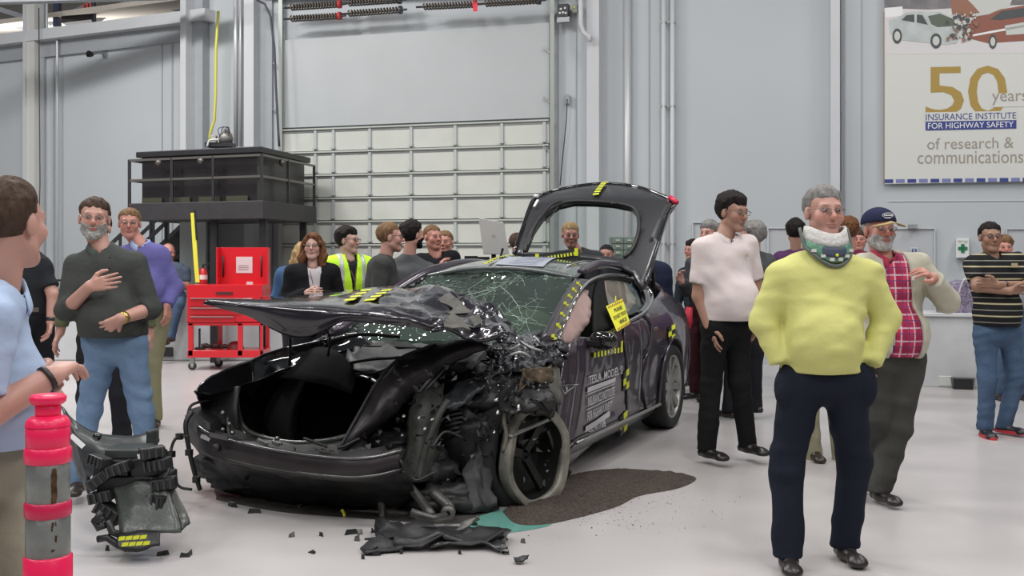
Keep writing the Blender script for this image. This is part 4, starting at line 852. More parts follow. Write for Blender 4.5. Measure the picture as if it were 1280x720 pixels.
# chrome badge on the front of the door panel
BM = mat('badge_chrome', (.7, .7, .7), .2, .9)
def bd(L, m=BM, off=.012): mb = MB(); mb.add([sidept(x, y, off) for x, y in L], [tuple(range(len(L)))]); return mb.build('badge', m, fd_)
bd([(696, 481), (719, 479.5), (708, 488), (703, 493)]); bd([(698, 482), (714.5, 481), (707, 486.5), (703, 490.5)], DG, .015)
bd([(701.5, 482.2), (706, 482), (705.5, 484), (704.6, 490), (703.3, 490), (702.6, 484)], BM, .018)
# flap cut in the door/dents: mauve reflection patch is left to the paint
# ---- wheels
def wheel(c, rz, ry, name, spokes=10, m=ALU, tyre=True, R=.35):
    w = bpy.data.objects.new(name, None); COL.objects.link(w); w.parent = car; w.location = c; w.rotation_euler = (ry, 0, rz)
    if tyre:
        mb = MB(); mb.lathe([(.265, -.10), (.30, -.122), (.335, -.118), (R, -.09), (R, .09), (.335, .118), (.30, .122), (.265, .10), (.262, .0)], n=48, axis='y'); mb.build('tyre', RUB, w, True)
    mb = MB(); mb.lathe([(.268, .105), (.262, .112), (.250, .10), (.24, .02), (.235, -.10), (.265, -.11)], n=48, axis='y'); mb.build('rim', m, w, True)
    mb = MB(); mb.lathe([(0, .01), (.236, .01), (.236, .0), (0, 0)], n=32, axis='y'); mb.build('brake_disc', mat('disc_dark', (.07, .07, .07), .4, .6), w)
    for k in range(spokes):
        mb = MB(); th = 2*math.pi*k/spokes; e = Vector((math.cos(th), 0, math.sin(th))); t = Vector((-math.sin(th), 0, math.cos(th)))
        wd0, wd1 = .030, .050 if k % 2 == 0 else .032
        P = [e*.04-t*wd0+Vector((0, .075, 0)), e*.04+t*wd0+Vector((0, .075, 0)), e*.25+t*wd1*.9+t*.02+Vector((0, .100, 0)), e*.25-t*wd1*.5+t*.02+Vector((0, .100, 0))]; P += [p-Vector((0, .03, 0)) for p in P]
        mb.add(P, [(0, 1, 2, 3), (7, 6, 5, 4), (0, 4, 5, 1), (1, 5, 6, 2), (2, 6, 7, 3), (3, 7, 4, 0)]); mb.build('spoke', m, w)
    mb = MB(); mb.lathe([(0, .088), (.03, .086), (.055, .075), (.06, .04)], n=20, axis='y'); mb.build('hub_cap', m, w, True)
    return w
wheel((0, .845, .35), 0, 0, 'rear_wheel'); wheel((0, -.845, .35), math.pi, 0, 'rear_wheel'); wheel((2.78, -.86, .35), math.pi, 0, 'front_wheel')
blob('wheel_well', (0, .62, .45), (.45, .2, .38), BLK, 5, amp=.02)
# destroyed left front wheel: bent cream rim ring, torn tyre behind
pF = Cx(668, 569, 3.0)
fw = bpy.data.objects.new('broken_front_wheel', None); COL.objects.link(fw); fw.parent = car; fw.location = pF; fw.rotation_euler = (.06, 0, -.24)
def ringmesh(prof, amp, seed, n=56):
    mb = MB(); mb.lathe(prof, n=n, axis='y'); V = np.array(mb.V); th = np.arctan2(V[:, 2], V[:, 0]); V[:, 1] += amp*np.sin(th*2+seed)+amp*.5*np.sin(th*5); r = 1+amp*np.sin(th*3+seed); V[:, 0] *= r; V[:, 2] *= r; mb.V = V.tolist(); return mb
ringmesh([(.312, .035), (.316, .02), (.31, -.035), (.268, -.03), (.258, .0), (.262, .03), (.285, .022), (.305, .04), (.312, .035)], .016, 1).build('bent_rim_ring', CREAMR, fw, True)
ringmesh([(.26, .0), (.25, -.10), (.24, -.16)], .02, 2).build('rim_barrel', mat('barrel_dark', (.025, .025, .024), .45, .4, var=.5, vscale=10), fw, True)
for k, th in enumerate((.3, 2.3, 4.2)):
    mb = MB(); e = Vector((math.cos(th), 0, math.sin(th))); mb.bar(e*.03-Vector((0, .08, 0)), e*.24-Vector((0, .05, 0)), .05, .03, up=(0, 1, 0)); mb.build('broken_spoke', mat('barrel_dark', (.025, .025, .024)), fw)
mb = ringmesh([(.0, -.15), (.245, -.15), (.245, -.17), (0, -.17)], .01, 2); mb.build('brake_disc', mat('disc_dark', (.07, .07, .07)), fw)
ringmesh([(.25, -.20), (.30, -.22), (.335, -.18), (.34, -.10), (.31, -.04), (.29, -.05)], .02, 4).build('torn_tyre', RUB, fw, True)
# ---- front wreckage
def cp(name, rows, m, amp=0, freq=8, seed=1, nu=7, nv=5, th=.012, ampf=None, parent=car, smooth=True):
    q, f = grid_patch([[Cx(*p) for p in r_] for r_ in rows], nu, nv, amp, freq, seed, ampf); o = mesh_obj(name, q, f, m, parent, smooth)
    if th: solid(o, th, 0)
    return o
hood = cp('bonnet', [
 [(255, 380, 3.75), (310, 394, 3.72), (352, 416, 3.72), (385, 421, 3.72), (432, 402, 3.74), (500, 403, 3.7), (560, 412, 3.6), (605, 421, 3.5), (634, 420, 3.4)],
 [(257, 377, 3.74), (312, 384, 3.74), (355, 394, 3.74), (390, 396, 3.74), (440, 390, 3.74), (500, 392, 3.7), (555, 401, 3.55), (598, 408, 3.4), (633, 410, 3.2)],
 [(262, 376, 3.72), (315, 381, 3.7), (360, 383, 3.7), (395, 383.5, 3.68), (445, 382, 3.6), (500, 384, 3.5), (550, 394, 3.3), (592, 400, 3.15), (628, 404, 3.05)],
 [(290, 375, 3.5), (330, 376, 3.45), (370, 375, 3.4), (405, 374, 3.35), (455, 371, 3.2), (505, 372, 3.1), (553, 376, 3.0), (590, 384, 2.9), (622, 400, 2.85)],
 [(335, 372.5, 2.95), (355, 372, 2.92), (385, 370, 2.88), (425, 367, 2.8), (472, 361, 2.72), (518, 359, 2.65), (558, 361, 2.62), (585, 370, 2.6), (612, 394, 2.62)]],
 PAINTC, .055, 5, 11, 6, 7, .02, lambda u: np.clip((u-.42)*2.4, .04, 1.15))
under = cp('bonnet_underside', [[(300, 387, 3.66), (380, 402, 3.66), (440, 392, 3.66), (520, 396, 3.6), (600, 410, 3.4)], [(340, 389, 3.3), (390, 396, 3.3), (440, 388, 3.25), (520, 388, 3.1), (598, 396, 3.0)]], BLK, .02, 5, 3)
for (x, y, xx, w_) in ((448, 378, 3.43, 0), (473, 378, 3.37, 0)):
    P0, P1 = Cx(x-11, y+4, xx+.12), Cx(x+12, y-10, xx-.36)
    checker('target_tape', [P0, P1], .06, 7, hood, (.35, 0, 1), lift=.03)
# folded bonnet corner with torn pale facets
FAC = mat('torn_inner_skin', (.10, .095, .082), .5, .2, var=.4, vscale=9)
cp('torn_facet', [[(545, 376, 3.1), (562, 366, 3.0)], [(566, 385, 3.1), (572, 374, 3.0)], [(560, 392, 3.2), (590, 390, 3.05)]], FAC, .01, 8, 3, 3, 3, .008, smooth=False)
cp('torn_facet', [[(558, 398, 3.62), (566, 390, 3.5)], [(555, 408, 3.65), (590, 411, 3.6)]], FAC, .012, 9, 4, 3, 3, .008, smooth=False)
cp('torn_facet', [[(583, 396, 3.4), (598, 392, 3.3)], [(592, 409, 3.5), (605, 400, 3.3)]], FAC, .01, 9, 6, 3, 3, .008, smooth=False)
cp('crumpled_edge', [[(560, 364, 2.7), (585, 377, 2.8), (610, 388, 2.8), (637, 412, 2.9)], [(565, 372, 2.8), (585, 386, 2.95), (612, 398, 3.0), (634, 421, 3.1)], [(575, 382, 3.0), (590, 400, 3.2), (610, 414, 3.2), (630, 425, 3.2)]], PAINTC, .05, 9, 21, 5, 5, .012)
# right fender (far side), headlight cavity, box
cp('right_fender', [
 [(243, 489, 3.85), (262, 471, 3.7), (300, 454, 3.4), (350, 436, 3.05), (400, 424, 2.75), (450, 412, 2.45)],
 [(252, 492, 3.8), (275, 480, 3.65), (315, 464, 3.35), (360, 447, 3.0), (410, 434, 2.7), (462, 424, 2.45)],
 [(262, 494, 3.76), (288, 488, 3.6), (330, 474, 3.3), (370, 458, 3.0), (418, 443, 2.7), (470, 434, 2.5)]], GLOSSB, .008, 5, 2)
cp('right_fender_side', [[(243, 489, 3.85), (262, 471, 3.7), (295, 457, 3.45), (330, 443, 3.2), (360, 434, 3.0)], [(250, 505, 3.7), (262, 500, 3.6), (280, 492, 3.45), (300, 478, 3.3), (330, 464, 3.1)], [(258, 528, 3.6), (265, 530, 3.55), (280, 534, 3.45), (292, 530, 3.35), (300, 520, 3.3)]], BLK, .01, 5, 2)
cp('headlamp_cavity', [[(262, 490, 3.6), (300, 482, 3.55)], [(258, 506, 3.62), (297, 512, 3.6)], [(252, 522, 3.66), (300, 540, 3.6)]], BLK, .006, 8, 2)
mb = MB(); mb.tube(cr([Cx(298, 478, 3.5), Cx(291, 492, 3.52), Cx(289, 510, 3.55), Cx(292, 528, 3.56)], 5), [.022, .03, .03, .03, .03, .028, .026, .026, .026, .024, .022, .02, .02, .018, .018, .016], 8); mb.build('lamp_reflector', mat('lens_greygreen', (.16, .20, .17), .2, .4), car, True)
mb = MB(); P = [Cx(x, y, z) for x, y, z in ((239, 512, 3.75), (262, 505, 3.55), (284, 520, 3.55), (262, 530, 3.75), (238, 535, 3.8), (262, 556, 3.8), (284, 548, 3.6), (262, 540, 3.5))]
mb.add([P[0], P[3], P[2], P[1], P[4], P[5], P[6], P[1]], [(0, 1, 2, 3), (0, 4, 5, 1), (1, 5, 6, 2), (0, 3, 7, 4)]); bx2 = mb.build('cooling_duct_box', BLK2, car); solid(bx2, .012, 0)
# front trunk tub
rim = [(300, 476, 3.2), (296, 500, 3.4), (303, 532, 3.55), (326, 546, 3.6), (370, 554, 3.62), (418, 549, 3.6), (452, 536, 3.5), (480, 505, 3.2), (470, 478, 3.0), (430, 468, 2.9), (380, 462, 2.9), (335, 464, 3.05)]
R0 = [Cx(*p) for p in rim]; R0.append(R0[0]); cc = sum(R0[:-1], Vector())/len(rim)
loops = [R0] + [[cc+(p-cc)*s+Vector((-.05*k, 0, -.10*k)) for p in R0] for k, s in ((1, .82), (2, .78), (3, .72), (3.4, .5), (3.5, .05))]
q, f = grid_patch(loops, 4, 2); mesh_obj('front_trunk_tub', q, f, mat('tub_black', (.003, .003, .003), .95, spec=.05), car, True)
mb = MB(); mb.tube(cr(R0, 5), .017, 8); mb.build('trunk_seal', mat('seal_dark_green', (.030, .034, .028), .35, coat=.3), car, True)
mb = MB(); mb.tube([p*1.0+Vector((.03, 0, -.04)) for p in cr(R0[1:8], 5)], .010, 6); mb.build('seal_flange', mat('flange_grey', (.06, .06, .06), .3, .4), car, True)
cp('trunk_lip_panel', [[(300, 478, 3.2), (297, 510, 3.5), (306, 540, 3.6), (370, 556, 3.66), (450, 545, 3.56)], [(288, 480, 3.3), (284, 515, 3.6), (292, 552, 3.68), (370, 572, 3.72), (470, 566, 3.62)]], BLK, .012, 9, 5)
cp('trunk_carpet_flap', [[(336, 463, 3.0), (375, 440, 2.85), (415, 436, 2.85), (442, 462, 3.0), (444, 482, 3.1)], [(333, 469, 3.15), (370, 474, 3.15), (405, 480, 3.15), (430, 488, 3.15), (440, 492, 3.15)]], mat('carpet_charcoal', (.012, .012, .013), .9, bump=.2, bscale=60), .006, 8, 4)
cp('cowl_tray', [[(440, 425, 2.5), (520, 432, 2.5), (600, 428, 2.55), (640, 425, 2.5)], [(430, 455, 2.8), (500, 470, 2.9), (560, 462, 2.9), (620, 458, 2.85)]], BLK, .04, 8, 6)
cp('engine_bay_back', [[(400, 420, 2.45), (480, 428, 2.48), (560, 430, 2.5), (620, 432, 2.5)], [(400, 520, 2.6), (480, 530, 2.6), (560, 540, 2.6), (700, 560, 2.5)], [(400, 600, 2.6), (480, 620, 2.6), (560, 640, 2.6), (700, 620, 2.5)]], BLK, .04, 8, 7)
for L, r_ in (([(430, 455, 2.9), (465, 449, 2.85), (500, 447, 2.85)], .012), ([(445, 468, 3.0), (470, 466, 2.95), (492, 458, 2.9), (510, 460, 2.9)], .009), ([(400, 395, 3.5), (412, 422, 3.3), (410, 445, 3.2)], .008), ([(362, 420, 3.6), (363, 440, 3.4), (362, 456, 3.3)], .010), ([(410, 428, 3.0), (450, 418, 2.8), (500, 421, 2.7)], .014)):
    mb = MB(); mb.tube(cr([Cx(*p) for p in L], 5), r_, 6); mb.build('hose', BLK2, car, True)
mb = MB(); mb.tube(cr([Cx(390, 416, 3.2), Cx(405, 402, 3.0), Cx(432, 396, 2.9)], 5), .03, 8); mb.build('wiper_cowl', GLOSSB, car, True)
cp('chrome_shard', [[(344, 442, 3.0), (350, 436, 3.0)], [(342, 454, 3.05), (348, 450, 3.0)]], CHR, .01, 20, 3, 3, 3, .006)
# folded left fender
cp('folded_fender', [
 [(424, 562, 3.62), (446, 522, 3.52), (470, 480, 3.40), (500, 448, 3.25), (545, 431, 3.1), (602, 423, 2.95)],
 [(430, 561, 3.66), (462, 523, 3.6), (488, 492, 3.5), (517, 464, 3.35), (556, 443, 3.2), (608, 427, 3.0)],
 [(440, 558, 3.6), (480, 527, 3.5), (508, 503, 3.4), (532, 480, 3.3), (567, 456, 3.15), (614, 432, 3.0)]], mat('fender_inner_charcoal', (.034, .030, .034), .42, .3, var=.35, vscale=9, bump=.35, bscale=7), .02, 7, 5)
mb = MB(); mb.tube(cr([Cx(424, 562, 3.64), Cx(446, 522, 3.54), Cx(470, 480, 3.42), Cx(500, 448, 3.27), Cx(545, 431, 3.12)], 5), .010, 6); mb.build('fender_flange', BLK2, car, True)
cp('crash_rail', [[(500, 600, 3.5), (508, 560, 3.45), (512, 520, 3.4), (520, 490, 3.3)], [(520, 602, 3.55), (525, 560, 3.5), (528, 520, 3.45), (532, 488, 3.35)], [(540, 600, 3.45), (546, 560, 3.4), (552, 515, 3.35), (556, 478, 3.2)]], PRIM, .012, 7, 3)
cp('crash_rail_tip', [[(524, 486, 3.3), (535, 476, 3.25), (541, 474, 3.2)], [(536, 505, 3.35), (545, 495, 3.3), (552, 482, 3.2)]], mat('primer_pale', (.16, .17, .16), .4, .3, var=.3), .012, 8, 6)
mb = MB(); mb.tube(cr([Cx(523, 600, 3.56), Cx(528, 575, 3.53), Cx(536, 550, 3.5), (Cx(548, 520, 3.45)), Cx(560, 500, 3.4)], 5), .02, 8); mb.build('bent_tube', PRIM, car, True)
mb = MB(); mb.tube([Cx(524, 490, 3.35), Cx(560, 448, 3.15)], .012, 6); mb.tube([Cx(528, 492, 3.35), Cx(566, 450, 3.15)], .008, 6); mb.build('brace_rod', mat('rod_grey', (.12, .12, .12), .35, .6), car, True)
cp('torn_panel', [[(545, 500, 3.3), (575, 480, 3.2), (600, 475, 3.1), (617, 466, 3.0)], [(556, 515, 3.35), (580, 505, 3.3), (600, 495, 3.2), (620, 480, 3.05)]], mat('panel_bluegrey', (.055, .06, .065), .35, .4, var=.4, bump=.3, bscale=9), .035, 9, 8)
# suspension spring, strut
c0 = Cx(572, 548, 3.25); c1 = Cx(566, 508, 3.2); e = (c1-c0).normalized(); u = e.cross(Vector((1, 0, 0))).normalized(); w = e.cross(u)
mb = MB(); mb.tube([c0+(c1-c0)*(k/72)+(u*math.cos(k*.62)+w*math.sin(k*.62))*.062 for k in range(73)], .010, 6); mb.build('coil_spring', BLK2, car, True)
mb = MB(); mb.tube([Cx(570, 600, 3.25), Cx(566, 500, 3.2)], .03, 10); mb.build('shock_absorber', BLK, car, True)
# black masses
for i, (x, y, xx, r, m, sd) in enumerate(((590, 560, 3.15, (.12, .2, .22), BLK, 2), (540, 590, 3.3, (.15, .15, .14), BLK2, 3), (600, 500, 3.0, (.16, .2, .15), BLK, 4), (480, 600, 3.4, (.2, .25, .1), BLK, 5), (560, 625, 3.35, (.2, .2, .11), BLK, 6), (400, 600, 3.5, (.15, .4, .12), BLK, 8), (320, 590, 3.5, (.15, .35, .12), BLK, 9), (560, 465, 2.9, (.15, .2, .08), BLK2, 10), (620, 500, 2.85, (.12, .18, .16), BLK, 11), (480, 560, 3.3, (.12, .2, .1), BLK2, 12), (650, 520, 2.8, (.14, .16, .2), BLK, 13))):
    blob('crushed_component', tuple(Cx(x, y, xx)), r, m, sd, amp=.3, n=26)
cp('tyre_remnant', [[(585, 565, 3.3), (598, 548, 3.25), (612, 550, 3.2)], [(578, 600, 3.4), (600, 595, 3.35), (616, 600, 3.3)], [(575, 635, 3.45), (605, 640, 3.4), (624, 636, 3.35)]], BLK2, .03, 8, 8)
for i, (x, y, w_, h_) in enumerate(((524, 522, 4, 5), (531, 536, 5, 4), (505, 520, 5, 4), (540, 524, 4, 4), (503, 544, 4, 3), (620, 500, 5, 5), (622, 516, 3, 5), (618, 540, 3, 4), (648, 510, 4, 8))):
    cp('bright_fragment', [[(x-w_/2, y+h_/2, 3.52), (x+w_/2, y+h_*.3, 3.5)], [(x-w_*.2, y-h_/2, 3.5), (x+w_*.4, y-h_/2, 3.5)]], mat('fragment_alloy', (.5, .5, .5), .3, .8), .004, 40, i, 2, 2, .004)
# cowl mound with broken glass
MND = mat('shattered_mound', (.05, .05, .058), .3, .2, var=.6, vscale=22, bump=.9, bscale=22)
cp('shattered_cowl', [[(612, 440, 2.9), (628, 428, 2.8), (645, 422, 2.7), (680, 419, 2.58), (708, 430, 2.4)], [(609, 450, 3.0), (628, 440, 2.92), (650, 433, 2.85), (686, 433, 2.7), (713, 438, 2.5)], [(612, 464, 3.1), (632, 465, 3.05), (655, 460, 3.0), (690, 452, 2.8), (710, 444, 2.6)]], MND, .045, 14, 7, 8, 8, .01)
def shards(name, area_, n, m, seed, s0=.006, s1=.022, parent=car):
    r_ = random.Random(seed); mb = MB()
    for k in range(n):
        x0, x1, y0, y1, a, b = area_; fx, fy = r_.random(), r_.random(); p = Cx(x0+(x1-x0)*fx, y0+(y1-y0)*fy, a+(b-a)*fx)+Vector((.05, .0, .02))
        s = r_.uniform(s0, s1); mb.add([p+Vector([r_.uniform(-s, s) for _ in range(3)]) for _ in range(4)], [(0, 1, 2), (0, 2, 3), (0, 3, 1), (1, 3, 2)])
    return tag(mb.build(name, m, parent), kind='stuff')
GSH = mat('glass_shard', (.55, .60, .62), .08, .3, coat=1)
shards('glass_shards', (614, 708, 424, 460, 3.05, 2.65), 230, GSH, 3, .004, .012); shards('glass_shards', (500, 640, 362, 415, 3.25, 2.9), 45, GSH, 4, .003, .010); shards('metal_scraps', (500, 690, 460, 610, 3.45, 3.1), 150, mat('scrap_mixed', (.08, .08, .08), .35, .6, var=.7), 5, .008, .035)
shards('metal_scraps', (300, 560, 545, 600, 3.7, 3.6), 110, mat('scrap_dark', (.04, .04, .04), .4, .5), 6, .006, .025); shards('glass_shards', (610, 690, 460, 520, 3.2, 3.0), 70, GSH, 8, .003, .008)
for L in ([(615, 440, 3.0), (628, 434, 2.95), (640, 442, 2.95), (655, 436, 2.9)], [(655, 432, 2.85), (668, 440, 2.85), (682, 444, 2.8)], [(640, 450, 3.05), (655, 446, 3.0), (668, 452, 2.95)], [(672, 426, 2.75), (684, 436, 2.75), (700, 432, 2.6)]):
    mb = MB(); mb.tube([p+Vector((.06, 0, .03)) for p in cr([Cx(*p) for p in L], 4)], .010, 6); mb.build('bent_bracket', mat('rod_silver', (.30, .30, .30), .35, .7), car, True)
# below mound: torn fender, beige dirt, wheel well, silver bar
cp('left_fender_remnant', [[(612, 466, 3.05), (650, 465, 2.95), (690, 455, 2.75), (708, 447, 2.6)], [(612, 510, 3.1), (645, 490, 3.0), (680, 482, 2.85), (700, 480, 2.65)], [(625, 545, 3.15), (650, 520, 3.05), (685, 515, 2.9), (700, 525, 2.7)]], BLK2, .035, 8, 14)
cp('dirty_inner_panel', [[(655, 462, 3.05), (672, 458, 2.95), (690, 456, 2.85)], [(648, 478, 3.1), (665, 470, 3.0), (692, 474, 2.9)], [(650, 490, 3.12), (662, 478, 3.05), (680, 480, 2.95)]], mat('panel_beige_dirt', (.11, .08, .055), .8, var=.7, vscale=14, bump=.4, bscale=20), .02, 10, 5)
cp('pale_inner_panel', [[(675, 470, 2.85), (690, 458, 2.75), (700, 462, 2.7)], [(684, 500, 2.85), (694, 500, 2.8), (702, 505, 2.7)]], mat('panel_pale_grey', (.16, .16, .14), .6, var=.6, vscale=10), .012, 9, 6)
cp('torn_strip', [[(628, 500, 3.2), (640, 482, 3.1), (648, 484, 3.1)], [(625, 545, 3.25), (634, 530, 3.2), (645, 512, 3.15)]], mat('panel_bluegrey', (.055, .06, .065)), .02, 10, 9)
mb = MB(); mb.bar(Cx(637, 545, 3.3), Cx(693, 521, 2.75), .034, .02); mb.build('silver_sill_bar', mat('bar_silver', (.38, .38, .37), .3, .7), car, bevel=.008)
mb = MB(); mb.tube(cr([Cx(633, 508, 3.25), Cx(630, 525, 3.28), Cx(633, 545, 3.3), Cx(629, 565, 3.3)], 4), .012, 8); mb.build('pale_hose', mat('hose_cream', (.22, .20, .16), .6, var=.5, vscale=25), car, True)
cp('wheel_liner', [[(690, 525, 2.7), (700, 540, 2.62), (706, 570, 2.58), (702, 590, 2.6)], [(686, 540, 2.8), (692, 560, 2.75), (697, 580, 2.75), (694, 600, 2.75)]], mat('liner_greygreen', (.05, .055, .05), .4), .012, 8, 5)
blob('wheel_well', (2.75, .55, .45), (.35, .22, .36), BLK, 15, amp=.1)
cp('torn_fender_flap', [[(630, 488, 3.2), (660, 482, 3.15), (690, 486, 2.95)], [(626, 504, 3.3), (660, 500, 3.28), (697, 504, 3.0)], [(634, 524, 3.38), (664, 516, 3.3), (692, 520, 3.05)]], BLK, .05, 12, 17, 8, 6)
# bumper beam
def beam(name, L, h0, h1, m, th, amp=.006, d=.0):
    rows = [[(x, y-h0, xx) for x, y, xx in L], [(x, y, xx+.02) for x, y, xx in L], [(x, y+h1, xx) for x, y, xx in L]]; return cp(name, rows, m, amp, 6, 4, 6, 4, th)
bl = [(236, 532, 3.66), (262, 553, 3.82), (310, 567, 3.92), (370, 578, 3.97), (430, 584, 3.97), (470, 582, 3.92), (502, 574, 3.85)]
BMM = mat('beam_brown_black', (.034, .028, .030), .38, .4, var=.3, vscale=7)
bb = beam('bumper_beam', bl, 13, 14, BMM, .05)
mb = MB(); mb.tube(cr([Cx(x, y-11, xx+.03) for x, y, xx in bl], 5), .009, 6); mb.build('beam_upper_edge', mat('edge_metal', (.14, .14, .14), .25, .8), bb, True)
mb = MB(); mb.tube(cr([Cx(x, y+12, xx+.03) for x, y, xx in bl], 5), .007, 6); mb.build('beam_lower_edge', mat('edge_metal', (.14, .14, .14)), bb, True)
for x, y in ((270, 560), (425, 592), (380, 584)):
    mb = MB(); p = Cx(x, y, 3.96); mb.lathe([(0, .02), (.025, .02), (.025, -.02), (0, -.02)], p, 14, 'x'); mb.build('beam_hole', BLK, bb, True)
for x0 in (263, 400):
    mb = MB(); p, q_ = Cx(x0, 543+(x0-263)*.17, 3.95), Cx(x0+22, 548+(x0-263)*.17, 3.95); mb.bar(p, q_, .012, .025); mb.build('beam_tab', mat('edge_metal', (.14, .14, .14)), bb)
cp('radiator_support', [[(262, 535, 3.7), (330, 558, 3.8), (400, 566, 3.85), (480, 560, 3.8)], [(262, 548, 3.78), (330, 566, 3.88), (400, 574, 3.93), (490, 568, 3.86)]], BLK2, .012, 10, 6)
cp('lower_grille', [[(240, 548, 3.62), (300, 578, 3.8), (380, 592, 3.85), (460, 596, 3.85), (510, 588, 3.75)], [(262, 585, 3.6), (310, 600, 3.7), (390, 610, 3.75), (460, 612, 3.75), (515, 605, 3.7)], [(275, 612, 3.55), (320, 622, 3.6), (390, 630, 3.65), (460, 632, 3.65), (520, 628, 3.6)]], BLK, .02, 8, 9)
mb = MB()
for (a, b, c, d_) in (((404, 574), (411, 556), (420, 556), (425, 574)),):
    P = [Cx(x, y, 3.93) for x, y in (a, b, c, d_)]; hole = [Cx(x, y, 3.93) for x, y in ((410, 570), (413, 562), (418, 562), (420, 570))]
    mb.add(P+hole, [(0, 1, 5, 4), (1, 2, 6, 5), (2, 3, 7, 6), (3, 0, 4, 7)])
o = mb.build('latch_bracket', mat('bracket_grey', (.20, .19, .18), .4, .5), car); solid(o, .01, 0)
for x, y in ((441, 565), (449, 567), (462, 569), (343, 552), (347, 548), (325, 556), (279, 516), (287, 530), (279, 537), (291, 541)):
    mb = MB(); p = Cx(x, y, 3.78); mb.lathe([(0, .015), (.010, .014), (.014, 0), (0, -.01)], p, 10, 'x'); mb.build('bolt', mat('bolt_steel', (.25, .24, .22), .3, .8), car, True)
for (x0, y0, x1, y1) in ((322, 550, 334, 556), (342, 553, 349, 556), (252, 545, 272, 553)):
    mb = MB(); mb.bar(Cx(x0, y0, 3.86), Cx(x1, y1, 3.86), .02, .02); mb.build('bright_bracket', mat('bracket_bright', (.45, .45, .43), .25, .8), car)
for k, L in enumerate(([(240, 515, 3.85), (232, 530, 3.9), (236, 560, 3.9), (243, 590, 3.85), (250, 612, 3.8)], [(237, 546, 3.9), (222, 546, 3.95), (214, 562, 3.98), (215, 590, 3.98), (224, 608, 3.95), (240, 612, 3.9)], [(262, 500, 3.7), (240, 506, 3.8), (234, 522, 3.85)], [(214, 560, 3.98), (213, 580, 4.0), (206, 600, 4.05)], [(500, 575, 3.9), (518, 600, 3.85), (545, 590, 3.8)], [(380, 548, 3.7), (420, 560, 3.75), (450, 548, 3.7)], [(540, 560, 3.6), (556, 540, 3.5), (580, 548, 3.4)])):
    mb = MB(); mb.tube(cr([Cx(*p) for p in L], 6), .009 if k else .014, 6); mb.build('wiring_loom', BLK, car, True)
for i, (x, y) in enumerate(((224, 546), (214, 568), (236, 566), (212, 588), (245, 600))):
    mb = MB(); p = Cx(x, y, 3.94); mb.box(p-Vector((.015, .015, .015)), p+Vector((.015, .02, .02))); mb.build('connector', BLK, car)
mb = MB(); mb.tube(cr([Cx(427, 637, 3.75), Cx(430, 642, 3.75), Cx(431, 650, 3.77)], 4), .009, 6); mb.build('yellow_cable', mat('strap_yellow', (.75, .72, .06)), car, True)
# suspension arms hanging out at the bottom
for L, r_ in (([(500, 596, 3.6), (520, 618, 3.65), (540, 645, 3.75)], .026), ([(540, 615, 3.55), (560, 632, 3.6), (562, 640, 3.62)], .03), ([(470, 600, 3.6), (476, 625, 3.65), (478, 650, 3.7)], .022), ([(690, 590, 2.7), (700, 598, 2.75), (706, 590, 2.7)], .012)):
    mb = MB(); mb.tube(cr([Cx(*p) for p in L], 4), r_, 8); mb.build('suspension_arm', mat('arm_alloy', (.13, .125, .12), .45, .6, var=.4), car, True)
# ------------------------------------------------------------------ debris on the floor
def fp(px, py, z=0): return hit(px, py, (0, 0, z), (0, 0, 1))
def floor_patch(name, outline, z, m, label, cat, amp=.0, sp=.08, seed=1, kind=None, hgt=None):
    P = [fp(x, y) for x, y in outline]; c = sum(P, Vector())/len(P); ol = [(p.x-c.x, p.y-c.y) for p in P]
    ol = [(p.x, p.y) for p in cr([(a, b, 0) for a, b in ol]+[(ol[0][0], ol[0][1], 0)], 5)][:-1]
    v, f = tri2d(ol, (), sp); B = np.array(ol); dist = np.sqrt(np.min(((v[:, None]-B[None])**2).sum(2), 1))
    zz_ = z+(np.clip(dist/.25, 0, 1)**.7)*(hgt or 0)*(1+.5*vnoise(np.c_[v*9, v[:, :1]*0], seed))
    o = mesh_obj(name, np.c_[v, zz_], f, m, None, True, (c.x, c.y, 0)); return tag(o, label, cat, kind=kind)
GRAN = mat('absorbent_granules', (.105, .085, .072), .95, var=.6, vscale=60, bump=1, bscale=90)
floor_patch('absorbent_spill', [(628, 640), (700, 600), (745, 588), (800, 587), (868, 596), (850, 610), (800, 620), (770, 634), (720, 648), (680, 656), (645, 655)], .002, GRAN, 'dark pile of absorbent granules spread on the floor beside the broken wheel', 'absorbent', sp=.04, hgt=.022, kind='stuff')
rg = random.Random(9); mb = MB()
for k in range(900):
    x = rg.gauss(745, 70); y = rg.gauss(625, 19)
    if y < 582: continue
    p = fp(x, y); s = rg.uniform(.002, .006); mb.add([p+Vector((rg.uniform(-s, s), rg.uniform(-s, s), rg.uniform(0, s))) for _ in range(4)], [(0, 1, 2), (0, 2, 3), (0, 3, 1), (1, 3, 2)])
tag(mb.build('loose_granules', mat('granule_dark', (.06, .05, .045), .9)), 'loose dark granules scattered around the absorbent pile', 'granules', kind='stuff')
floor_patch('coolant_puddle', [(600, 645), (640, 635), (672, 645), (690, 655), (660, 663), (610, 668), (585, 660)], .0015, mat('coolant_teal', (.13, .33, .28), .12), 'thin teal green coolant puddle on the floor below the bent wheel', 'puddle', kind='stuff', sp=.12)
floor_patch('nose_shade', [(270, 625), (350, 640), (450, 648), (560, 655), (620, 645), (600, 600), (400, 600), (280, 605)], .001, mat('shade_grey', (.07, .065, .06), .5, var=.5, vscale=10), 'broad dark patch of painted shade on the floor under the car nose', 'painted shade', kind='stuff', sp=.2)  # floor shade below the nose, painted as a dark patch
